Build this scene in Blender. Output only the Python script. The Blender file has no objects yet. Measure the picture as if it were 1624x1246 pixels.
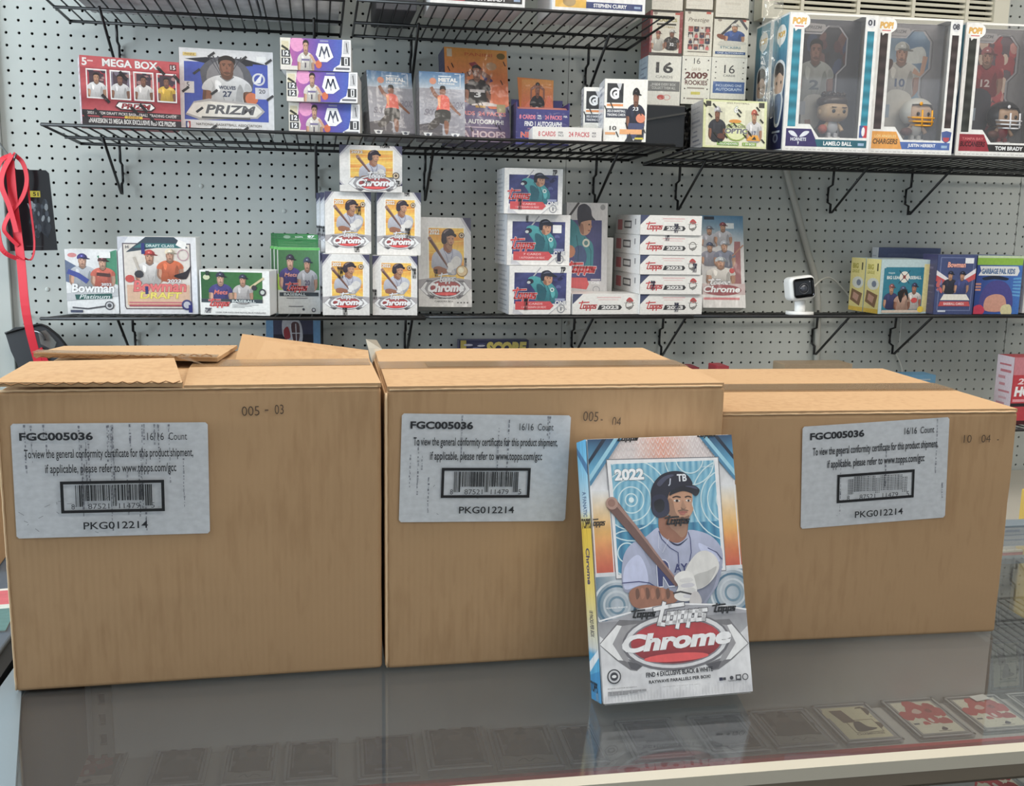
import bpy, bmesh, math, random
import numpy as np
from mathutils import Matrix, Vector
from mathutils.geometry import tessellate_polygon

R = math.radians
random.seed(7)
SC = bpy.context.scene
COL = SC.collection

# ------------------------------------------------------------------ camera
cd = bpy.data.cameras.new('camera'); cam = bpy.data.objects.new('camera', cd); COL.objects.link(cam)
cam.matrix_world = Matrix(((0.98238, 0.01391, -0.18637, 0.58255),
                           (-0.18595, 0.17270, -0.96726, -2.35798),
                           (0.01874, 0.98488, 0.17224, 1.44011),
                           (0, 0, 0, 1)))
cd.sensor_fit = 'HORIZONTAL'; cd.sensor_width = 36.0; cd.lens = 1600 / 1624 * 36
cd.clip_start = 0.02; cd.clip_end = 60
SC.camera = cam

# ------------------------------------------------------------------ world, lights, exposure
w = bpy.data.worlds.new('world'); SC.world = w; w.use_nodes = True
w.node_tree.nodes['Background'].inputs[0].default_value = (0.80, 0.90, 1.0, 1)
w.node_tree.nodes['Background'].inputs[1].default_value = 1.0
SC.view_settings.view_transform = 'Standard'; SC.view_settings.look = 'None'
SC.view_settings.gamma = 1.0; SC.view_settings.exposure = 0.0
SC.view_settings.use_curve_mapping = False
SC.cycles.max_bounces = 8; SC.cycles.transparent_max_bounces = 16
SC.cycles.caustics_reflective = False; SC.cycles.caustics_refractive = False


def area(name, loc, target, sx, sy, power, col):
    l = bpy.data.lights.new(name, 'AREA'); l.shape = 'RECTANGLE'; l.size = sx; l.size_y = sy
    l.energy = power; l.color = col
    o = bpy.data.objects.new(name, l); COL.objects.link(o); o.location = loc
    o.rotation_euler = (Vector(target) - Vector(loc)).to_track_quat('-Z', 'Y').to_euler()
    return o


area('ceiling_light', (0.5, -1.45, 2.62), (0.5, -1.2, 0), 1.2, 0.5, 16.5, (1.0, 0.95, 0.87))
area('ceiling_light', (2.1, -1.35, 2.62), (2.1, -1.0, 0), 1.2, 0.5, 22, (1.0, 0.93, 0.84))
area('ceiling_light', (1.7, -3.4, 2.62), (1.7, -3.0, 0), 1.2, 0.5, 16, (1.0, 0.94, 0.86))
area('window_light', (-1.99, -1.15, 1.75), (0.0, -1.15, 1.75), 1.6, 1.6, 92, (0.80, 0.92, 1.0))


# ------------------------------------------------------------------ materials
def lin(c):
    out = []
    for x in c[:3]:
        x = max(0.0, min(255.0, x)) / 255.0
        out.append(x / 12.92 if x <= 0.04045 else ((x + 0.055) / 1.055) ** 2.4)
    return tuple(out) + (1.0,)


MATS = {}


def mat(name, rgb, rough=0.6, metal=0.0, noise=0.0, scale=40, bump=0.0, coat=0.0, spec=0.5):
    if name in MATS: return MATS[name]
    m = bpy.data.materials.new(name); m.use_nodes = True; MATS[name] = m
    nt = m.node_tree; b = nt.nodes['Principled BSDF']
    b.inputs['Base Color'].default_value = lin(rgb)
    b.inputs['Roughness'].default_value = rough; b.inputs['Metallic'].default_value = metal
    b.inputs['Coat Weight'].default_value = coat; b.inputs['Coat Roughness'].default_value = 0.12
    b.inputs['Specular IOR Level'].default_value = spec
    if noise or bump:
        tc = nt.nodes.new('ShaderNodeTexCoord'); n = nt.nodes.new('ShaderNodeTexNoise')
        n.inputs['Scale'].default_value = scale; n.inputs['Detail'].default_value = 5
        nt.links.new(tc.outputs['Object'], n.inputs['Vector'])
        if noise:
            mx = nt.nodes.new('ShaderNodeMix'); mx.data_type = 'RGBA'
            mx.inputs['A'].default_value = lin([c * (1 - noise) for c in rgb])
            mx.inputs['B'].default_value = lin([c * (1 + noise * 0.7) for c in rgb])
            nt.links.new(n.outputs['Fac'], mx.inputs['Factor']); nt.links.new(mx.outputs['Result'], b.inputs['Base Color'])
        if bump:
            bp = nt.nodes.new('ShaderNodeBump'); bp.inputs['Strength'].default_value = bump; bp.inputs['Distance'].default_value = 0.002
            nt.links.new(n.outputs['Fac'], bp.inputs['Height']); nt.links.new(bp.outputs['Normal'], b.inputs['Normal'])
    return m


def print_mat(name, rough, coat):
    m = bpy.data.materials.new(name); m.use_nodes = True; nt = m.node_tree; b = nt.nodes['Principled BSDF']
    a = nt.nodes.new('ShaderNodeVertexColor'); a.layer_name = 'Col'
    tg = nt.nodes.new('ShaderNodeTexCoord'); g = nt.nodes.new('ShaderNodeTexNoise'); g.inputs['Scale'].default_value = 160; g.inputs['Detail'].default_value = 3
    mg = nt.nodes.new('ShaderNodeMapping'); nt.links.new(tg.outputs['Object'], mg.inputs['Vector']); nt.links.new(mg.outputs[0], g.inputs['Vector']); mg.inputs['Scale'].default_value = (0.13, 0.13, 0.13)
    mr = nt.nodes.new('ShaderNodeMapRange'); mr.inputs['From Min'].default_value = 0.3; mr.inputs['From Max'].default_value = 0.7; mr.inputs['To Min'].default_value = 0.90; mr.inputs['To Max'].default_value = 1.06
    nt.links.new(g.outputs['Fac'], mr.inputs['Value']); hs = nt.nodes.new('ShaderNodeHueSaturation'); hs.inputs['Saturation'].default_value = 0.94
    nt.links.new(mr.outputs[0], hs.inputs['Value']); nt.links.new(a.outputs['Color'], hs.inputs['Color']); nt.links.new(hs.outputs[0], b.inputs['Base Color'])
    b.inputs['Roughness'].default_value = rough; b.inputs['Coat Weight'].default_value = coat
    b.inputs['Coat Roughness'].default_value = 0.10
    tc = nt.nodes.new('ShaderNodeTexCoord'); n = nt.nodes.new('ShaderNodeTexNoise'); n.inputs['Scale'].default_value = 3.5
    n.inputs['Detail'].default_value = 2; nt.links.new(tc.outputs['Object'], n.inputs['Vector'])
    bp = nt.nodes.new('ShaderNodeBump'); bp.inputs['Strength'].default_value = 0.35; bp.inputs['Distance'].default_value = 0.01
    nt.links.new(n.outputs['Fac'], bp.inputs['Height']); nt.links.new(bp.outputs['Normal'], b.inputs['Coat Normal'])
    return m


PRINT = print_mat('printed_card_glossy', 0.42, 0.45)
PRINTM = print_mat('printed_paper_matte', 0.65, 0.0)


def clear_mat(name, tint=(1, 1, 1), ior=1.5, rough=0.0, base=0.0, basecol=(200, 205, 210), refl=1.0):
    """thin clear sheet: Fresnel share of mirror, the rest passes straight through"""
    m = bpy.data.materials.new(name); m.use_nodes = True; nt = m.node_tree; nt.nodes.clear()
    o = nt.nodes.new('ShaderNodeOutputMaterial'); fr = nt.nodes.new('ShaderNodeFresnel'); fr.inputs['IOR'].default_value = ior
    tr = nt.nodes.new('ShaderNodeBsdfTransparent'); tr.inputs[0].default_value = tuple(tint) + (1,)
    gl = nt.nodes.new('ShaderNodeBsdfGlossy'); gl.inputs['Roughness'].default_value = rough
    mx = nt.nodes.new('ShaderNodeMixShader'); src = fr.outputs[0]
    ge = nt.nodes.new('ShaderNodeNewGeometry'); im = nt.nodes.new('ShaderNodeMix'); im.data_type = 'FLOAT'   # same reflectance from both sides
    nt.links.new(ge.outputs['Backfacing'], im.inputs[0]); im.inputs[2].default_value = ior; im.inputs[3].default_value = 1 / ior
    nt.links.new(im.outputs[0], fr.inputs['IOR'])
    if refl != 1.0:
        mu = nt.nodes.new('ShaderNodeMath'); mu.operation = 'MULTIPLY'; mu.inputs[1].default_value = refl; mu.use_clamp = True
        nt.links.new(fr.outputs[0], mu.inputs[0]); src = mu.outputs[0]
    nt.links.new(src, mx.inputs[0]); nt.links.new(tr.outputs[0], mx.inputs[1]); nt.links.new(gl.outputs[0], mx.inputs[2])
    out = mx.outputs[0]
    if base:
        df = nt.nodes.new('ShaderNodeBsdfDiffuse'); df.inputs[0].default_value = lin(basecol)
        m2 = nt.nodes.new('ShaderNodeMixShader'); m2.inputs[0].default_value = base
        nt.links.new(out, m2.inputs[1]); nt.links.new(df.outputs[0], m2.inputs[2]); out = m2.outputs[0]
    nt.links.new(out, o.inputs[0])
    return m


GLASS = clear_mat('counter_glass', (0.95, 0.965, 0.96), 1.5, 0.0, 0.085, (150, 153, 158), 1.4)
PANE = clear_mat('clear_window_film', (0.93, 0.93, 0.93), 1.45, 0.03, 0.07, (190, 190, 195), 1.6)
ACRYL = clear_mat('acrylic_slab', (0.95, 0.96, 0.97), 1.45, 0.05, 0.12, (150, 154, 160))
BAG = clear_mat('clear_bag', (0.97, 0.97, 0.96), 1.5, 0.1, 0.10, (215, 213, 205), 1.4)


def cardboard_mat():
    m = bpy.data.materials.new('corrugated_cardboard'); m.use_nodes = True; nt = m.node_tree; b = nt.nodes['Principled BSDF']
    b.inputs['Roughness'].default_value = 0.85; b.inputs['Specular IOR Level'].default_value = 0.2
    tc = nt.nodes.new('ShaderNodeTexCoord'); L = nt.links.new
    mp = nt.nodes.new('ShaderNodeMapping'); mp.inputs['Scale'].default_value = (120, 120, 22); L(tc.outputs['Object'], mp.inputs['Vector'])
    n1 = nt.nodes.new('ShaderNodeTexNoise'); n1.inputs['Scale'].default_value = 1.0; n1.inputs['Detail'].default_value = 4; L(mp.outputs[0], n1.inputs['Vector'])
    n2 = nt.nodes.new('ShaderNodeTexNoise'); n2.inputs['Scale'].default_value = 5; n2.inputs['Detail'].default_value = 8; L(tc.outputs['Object'], n2.inputs['Vector'])
    ad = nt.nodes.new('ShaderNodeMath'); ad.operation = 'ADD'; L(n1.outputs['Fac'], ad.inputs[0]); L(n2.outputs['Fac'], ad.inputs[1])
    cr = nt.nodes.new('ShaderNodeValToRGB'); L(ad.outputs[0], cr.inputs[0])
    e = cr.color_ramp.elements; e[0].position = 0.70; e[0].color = lin((180, 145, 109)); e[1].position = 1.30; e[1].color = lin((191, 156, 119))
    L(cr.outputs[0], b.inputs['Base Color'])
    wv = nt.nodes.new('ShaderNodeTexWave'); wv.inputs['Scale'].default_value = 55; wv.inputs['Distortion'].default_value = 0.6; wv.bands_direction = 'X'
    L(tc.outputs['Object'], wv.inputs['Vector'])
    bp = nt.nodes.new('ShaderNodeBump'); bp.inputs['Strength'].default_value = 0.05; bp.inputs['Distance'].default_value = 0.001
    L(wv.outputs['Fac'], bp.inputs['Height']); L(bp.outputs[0], b.inputs['Normal'])
    return m


BOARD = cardboard_mat()
KRAFT_EDGE = mat('cardboard_cut_edge', (150, 112, 76), 0.9, noise=0.35, scale=300)
WALLP = mat('painted_pegboard', (185, 189, 185), 0.55, noise=0.03, scale=6)
WIRE = mat('black_coated_wire', (22, 22, 24), 0.4)
WHITE = mat('white_card', (238, 236, 232), 0.5, coat=0.3)
DARK = mat('dark_backing', (26, 26, 27), 0.9)


# ------------------------------------------------------------------ mesh helpers
def mesh_from(name, V, F, smooth=False):
    me = bpy.data.meshes.new(name); me.from_pydata([tuple(v) for v in V], [], [tuple(f) for f in F]); me.update()
    if smooth:
        for p in me.polygons: p.use_smooth = True
    return me


def add(name, me, m=None, parent=None, loc=(0, 0, 0), rot=(0, 0, 0), scale=(1, 1, 1)):
    if m is not None and not me.materials: me.materials.append(m)
    o = bpy.data.objects.new(name, me); COL.objects.link(o)
    o.location = loc; o.rotation_euler = rot; o.scale = scale
    if parent: o.parent = parent
    return o


def tag(o, label=None, cat=None, group=None, kind=None):
    if label: o['label'] = label
    if cat: o['category'] = cat
    if group: o['group'] = group
    if kind: o['kind'] = kind
    return o


def empty(name, loc=(0, 0, 0), rot=(0, 0, 0), label=None, cat=None, group=None):
    o = bpy.data.objects.new(name, None); COL.objects.link(o); o.location = loc; o.rotation_euler = rot
    o.empty_display_size = 0.05
    return tag(o, label, cat, group)


def box_me(name, x0, y0, z0, x1, y1, z1, bev=0.0, seg=2):
    bm = bmesh.new(); bmesh.ops.create_cube(bm, size=1)
    for v in bm.verts:
        v.co = Vector(((x0 + x1) / 2 + v.co.x * (x1 - x0), (y0 + y1) / 2 + v.co.y * (y1 - y0), (z0 + z1) / 2 + v.co.z * (z1 - z0)))
    if bev: bmesh.ops.bevel(bm, geom=bm.edges[:], offset=bev, segments=seg, affect='EDGES', profile=0.5)
    me = bpy.data.meshes.new(name); bm.to_mesh(me); bm.free()
    return me


def boxes_me(name, L):
    V = []; F = []
    for (x0, y0, z0, x1, y1, z1) in L:
        n = len(V)
        V += [(x0, y0, z0), (x1, y0, z0), (x1, y1, z0), (x0, y1, z0), (x0, y0, z1), (x1, y0, z1), (x1, y1, z1), (x0, y1, z1)]
        F += [(n, n + 3, n + 2, n + 1), (n + 4, n + 5, n + 6, n + 7), (n, n + 1, n + 5, n + 4), (n + 1, n + 2, n + 6, n + 5), (n + 2, n + 3, n + 7, n + 6), (n + 3, n, n + 4, n + 7)]
    return mesh_from(name, V, F)


def tube_me(name, pts, r, n=8, closed=False):
    """round wire along a polyline"""
    P = [Vector(p) for p in pts]; V = []; F = []; N = len(P)
    up = Vector((0.13, 0.21, 0.97)).normalized()
    for i, p in enumerate(P):
        if closed: d = P[(i + 1) % N] - P[i - 1]
        else: d = P[min(i + 1, N - 1)] - P[max(i - 1, 0)]
        d.normalize(); u = d.cross(up)
        if u.length < 1e-3: u = d.cross(Vector((1, 0, 0)))
        u.normalize(); v = d.cross(u)
        for k in range(n):
            a = 2 * math.pi * k / n; V.append(p + u * math.cos(a) * r + v * math.sin(a) * r)
    for i in range(N if closed else N - 1):
        j = (i + 1) % N
        for k in range(n): F.append((i * n + k, i * n + (k + 1) % n, j * n + (k + 1) % n, j * n + k))
    if not closed: F += [tuple(range(n))[::-1], tuple((N - 1) * n + k for k in range(n))]
    return mesh_from(name, V, F, True)


def spline(pts, k=6, closed=False):
    """Catmull-Rom through the points, any dimension"""
    P = [np.array(p, float) for p in pts]; N = len(P); out = []
    for i in range(N if closed else N - 1):
        p0, p1, p2, p3 = (P[(i - 1) % N], P[i], P[(i + 1) % N], P[(i + 2) % N]) if closed else (P[max(i - 1, 0)], P[i], P[i + 1], P[min(i + 2, N - 1)])
        for s in range(k):
            t = s / k
            out.append(tuple(0.5 * (2 * p1 + (p2 - p0) * t + (2 * p0 - 5 * p1 + 4 * p2 - p3) * t * t + (3 * p1 - p0 - 3 * p2 + p3) * t ** 3)))
    if not closed: out.append(tuple(P[-1]))
    return out


def ball_me(name, r, seg=16, ring=10, scale=(1, 1, 1), sq=1.0, loc=(0, 0, 0)):
    bm = bmesh.new(); bmesh.ops.create_uvsphere(bm, u_segments=seg, v_segments=ring, radius=1)
    for v in bm.verts:
        c = [math.copysign(abs(x) ** sq, x) for x in v.co]
        v.co = Vector([c[i] * r * scale[i] + loc[i] for i in range(3)])
    me = bpy.data.meshes.new(name); bm.to_mesh(me); bm.free()
    for p in me.polygons: p.use_smooth = True
    return me


def prism_me(name, poly, y0, y1, holes=()):
    """polygon in x-z (with holes) extruded along y"""
    loops = [[Vector((p[0], p[1], 0)) for p in poly]] + [[Vector((p[0], p[1], 0)) for p in h] for h in holes]
    flat = [p for l in loops for p in l]; tris = tessellate_polygon(loops); n = len(flat)
    V = [(p.x, y0, p.y) for p in flat] + [(p.x, y1, p.y) for p in flat]
    F = [tuple(t) for t in tris] + [tuple(i + n for i in reversed(t)) for t in tris]
    k = 0
    for l in loops:
        m = len(l)
        for i in range(m): F.append((k + i, k + (i + 1) % m, k + (i + 1) % m + n, k + i + n))
        k += m
    me = mesh_from(name, V, F); bm = bmesh.new(); bm.from_mesh(me); bmesh.ops.recalc_face_normals(bm, faces=bm.faces[:]); bm.to_mesh(me); bm.free()
    return me


# ------------------------------------------------------------------ flat print: coloured vector artwork laid on a face
_TX = {}


def glyphs(s, off, shear):
    off = min(off, 0.07)
    if any(ch in 'MWNAKm' for ch in s): off = min(off, 0.034 if off <= 0.05 else 0.05)
    k = (s, round(off, 3), shear)
    if k not in _TX:
        c = bpy.data.curves.new('t', 'FONT'); c.body = s; c.offset = off; c.shear = shear; c.resolution_u = 3
        o = bpy.data.objects.new('t', c); m = bpy.data.meshes.new_from_object(o); m.calc_loop_triangles()
        V = [(v.co.x, v.co.y) for v in m.vertices]; T = [tuple(t.vertices) for t in m.loop_triangles]
        bpy.data.objects.remove(o); bpy.data.curves.remove(c); bpy.data.meshes.remove(m)
        _TX[k] = (V, T)
    return _TX[k]


def mixc(a, b, t): return tuple(a[i] * (1 - t) + b[i] * t for i in range(3))


class Art:
    EPS = 0.000014

    def __init__(s, A=1.0):
        s.A = A                      # height / width of the face
        s.V = []; s.C = []; s.n = 0
        s.T = (0, 0, 1, 1); s.clip = (0, 0, 1, 1)

    def P(s, x, y): return (s.T[0] + x * s.T[2], s.T[1] + y * s.T[3])

    def _tri(s, p, c):
        x0, y0, x1, y1 = s.clip
        if all(x0 <= q[0] <= x1 and y0 <= q[1] <= y1 for q in p): poly = [(q, k) for q, k in zip(p, c)]
        else:
            poly = [(q, k) for q, k in zip(p, c)]
            for ax, lim, sg in ((0, x0, 1), (0, x1, -1), (1, y0, 1), (1, y1, -1)):
                new = []
                for i in range(len(poly)):
                    (a, ca), (b, cb) = poly[i], poly[(i + 1) % len(poly)]
                    da, db = sg * (a[ax] - lim), sg * (b[ax] - lim)
                    if da >= 0: new.append((a, ca))
                    if (da > 0 > db) or (da < 0 < db):
                        t = da / (da - db); new.append(((a[0] + (b[0] - a[0]) * t, a[1] + (b[1] - a[1]) * t), mixc(ca, cb, t)))
                poly = new
                if len(poly) < 3: return
        for i in range(1, len(poly) - 1):
            for q, k in (poly[0], poly[i], poly[i + 1]): s.V.append((q[0], -s.n * s.EPS, q[1])); s.C.append(k)

    def poly(s, pts, col):
        s.n += 1
        L = [s.P(*p) for p in pts]; cs = [col(*p) if callable(col) else col for p in pts]
        for t in tessellate_polygon([[Vector((p[0], p[1], 0)) for p in L]]):
            a, b, c = t
            ar = (L[b][0] - L[a][0]) * (L[c][1] - L[a][1]) - (L[b][1] - L[a][1]) * (L[c][0] - L[a][0])
            if ar < 0: b, c = c, b
            s._tri([L[a], L[b], L[c]], [cs[a], cs[b], cs[c]])

    def sm(s, pts, col, k=4): s.poly(spline(pts, k, True), col)

    def rect(s, x0, y0, x1, y1, col, top=None):
        f = col if top is None else (lambda x, y: mixc(col, top, (y - y0) / (y1 - y0)))
        s.poly([(x0, y0), (x1, y0), (x1, y1), (x0, y1)], f)

    def grid(s, x0, y0, x1, y1, nx, ny, f):
        s.n += 1
        for i in range(nx):
            for j in range(ny):
                q = [(x0 + (x1 - x0) * (i + a) / nx, y0 + (y1 - y0) * (j + b) / ny) for a, b in ((0, 0), (1, 0), (1, 1), (0, 1))]
                c = [f(*p) for p in q]; L = [s.P(*p) for p in q]
                s._tri([L[0], L[1], L[2]], [c[0], c[1], c[2]]); s._tri([L[0], L[2], L[3]], [c[0], c[2], c[3]])

    def ell(s, cx, cy, rx, ry, col, n=20, rot=0):
        c, d = math.cos(rot), math.sin(rot)
        s.poly([(cx + rx * math.cos(2 * math.pi * i / n) * c - ry * math.sin(2 * math.pi * i / n) * d, cy + rx * math.cos(2 * math.pi * i / n) * d + ry * math.sin(2 * math.pi * i / n) * c) for i in range(n)], col)

    def circ(s, cx, cy, r, col, n=20): s.ell(cx, cy, r, r / s.A * (s.T[2] / s.T[3]), col, n)

    def ring(s, cx, cy, rx, ry, t, col, n=28, a0=0, a1=2 * math.pi):
        s.n += 1
        for i in range(n):
            a, b = a0 + (a1 - a0) * i / n, a0 + (a1 - a0) * (i + 1) / n
            q = [s.P(cx + rr * math.cos(g), cy + rr * ry / rx * math.sin(g)) for rr, g in ((rx - t / 2, a), (rx + t / 2, a), (rx + t / 2, b), (rx - t / 2, b))]
            s._tri([q[0], q[1], q[2]], [col] * 3); s._tri([q[0], q[2], q[3]], [col] * 3)

    def line(s, pts, w, col, w2=None):
        s.n += 1; A = s.A * s.T[3] / s.T[2]; N = len(pts); w2 = w if w2 is None else w2; O = []
        for i in range(N):
            a = pts[max(i - 1, 0)]; b = pts[min(i + 1, N - 1)]; dx, dy = b[0] - a[0], (b[1] - a[1]) * A; l = math.hypot(dx, dy) or 1
            ww = (w + (w2 - w) * i / max(N - 1, 1)) / 2; nx, ny = -dy / l * ww, dx / l * ww / A
            O.append((s.P(pts[i][0] + nx, pts[i][1] + ny), s.P(pts[i][0] - nx, pts[i][1] - ny)))
        for i in range(N - 1):
            q = [O[i][1], O[i + 1][1], O[i + 1][0], O[i][0]]
            s._tri([q[0], q[1], q[2]], [col] * 3); s._tri([q[0], q[2], q[3]], [col] * 3)

    def stroke(s, pts, w, col):
        s.n += 1; A = s.A * s.T[3] / s.T[2]
        for (ax, ay), (bx, by) in zip(pts, pts[1:]):
            dx, dy = bx - ax, (by - ay) * A; l = math.hypot(dx, dy) or 1; ux, uy = dx / l * w / 2, dy / l * w / 2
            q = [s.P(ax - ux + uy, ay + (-uy - ux) / A), s.P(bx + ux + uy, by + (uy - ux) / A), s.P(bx + ux - uy, by + (uy + ux) / A), s.P(ax - ux - uy, ay + (-uy + ux) / A)]
            s._tri([q[0], q[1], q[2]], [col] * 3); s._tri([q[0], q[2], q[3]], [col] * 3)

    def topps(s, x0, y0, x1, y1, col, out=None, ow=0.05, slope=0.0):
        W, H = x1 - x0, y1 - y0; k = 0.066; ow *= 0.5
        L = [[(.17, 1.0), (.12, .22), (.21, .18)], [(.0, .82), (.30, .88), (.56, .90)], [(.29, .22), (.30, .58), (.44, .58), (.43, .22), (.29, .22)], [(.51, .02), (.53, .58), (.66, .58), (.65, .24), (.54, .24)], [(.73, .02), (.75, .58), (.88, .58), (.87, .24), (.76, .24)], [(1.07, .58), (.96, .58), (.96, .42), (1.05, .38), (1.04, .22), (.93, .22)]]
        f = lambda p: (x0 + (p[0] + 0.10 * (p[1] - 0.4)) / 1.1 * W, y0 + p[1] * H + slope * p[0])
        if out:
            for l in L: s.stroke([f(p) for p in l], (k + ow) * W, out)
        for l in L: s.stroke([f(p) for p in l], k * W, col)

    def frame(s, x0, y0, x1, y1, t, col):
        ty = t / (s.A * s.T[3] / s.T[2])
        s.rect(x0, y0, x1, y0 + ty, col); s.rect(x0, y1 - ty, x1, y1, col); s.rect(x0, y0, x0 + t, y1, col); s.rect(x1 - t, y0, x1, y1, col)

    def text(s, t, x0, y0, x1, y1, col, bold=0.015, shear=0, out=None, ow=0.035, slope=0.0):
        V, T = glyphs(t, bold, shear); xs = [v[0] for v in V]; ys = [v[1] for v in V]
        ax, bx, ay, by = min(xs), max(xs), min(ys), max(ys)
        f = lambda v: s.P(x0 + (v[0] - ax) / (bx - ax) * (x1 - x0), y0 + (v[1] - ay) / (by - ay) * (y1 - y0) + slope * (v[0] - ax) / (bx - ax))
        if out:
            s.n += 1; V2, T2 = glyphs(t, bold + ow, shear)
            for tr in T2: s._tri([f(V2[i]) for i in tr], [out] * 3)
        s.n += 1
        for tr in T: s._tri([f(V[i]) for i in tr], [col] * 3)

    def blobs(s, x0, y0, x1, y1, n, cols, r=0.05, seed=1):
        rnd = random.Random(seed)
        for _ in range(n):
            rr = r * rnd.uniform(0.5, 1.3)
            s.ell(rnd.uniform(x0, x1), rnd.uniform(y0, y1), rr, rr * rnd.uniform(0.5, 1.2), rnd.choice(cols), 8, rnd.uniform(0, 3))

    def mesh(s, name='print'):
        me = bpy.data.meshes.new(name); n = len(s.V)
        me.from_pydata(s.V, [], [(i, i + 1, i + 2) for i in range(0, n, 3)])
        ca = me.color_attributes.new('Col', 'FLOAT_COLOR', 'POINT')
        c = np.clip(np.array(s.C, np.float32) / 255.0, 0, 1); c = np.where(c <= 0.04045, c / 12.92, ((c + 0.055) / 1.055) ** 2.4)
        ca.data.foreach_set('color', np.concatenate([c, np.ones((n, 1), np.float32)], 1).astype(np.float32).ravel())
        me.update(); return me


def lay(name, me, parent, W, H, loc=(0, -0.0004, 0), rot=(0, 0, 0), m=None):
    return add(name, me, m or PRINT, parent, loc, rot, (W, 1, H))


# ------------------------------------------------------------------ artwork
SKIN = (196, 146, 116); SKIND = (140, 92, 70); WHT = (236, 236, 238); BLK = (28, 28, 32); RED = (196, 52, 48)


def hmap(px, py):
    u, v = 0.5, 0.5
    for _ in range(5):
        top = 62 - 20 * u; bot = 1198 - 46 * u; v = (py - top) / (bot - top); u = (px - 80 - 68 * v) / (628 + 24 * v)
    return u, 1 - v


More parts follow.
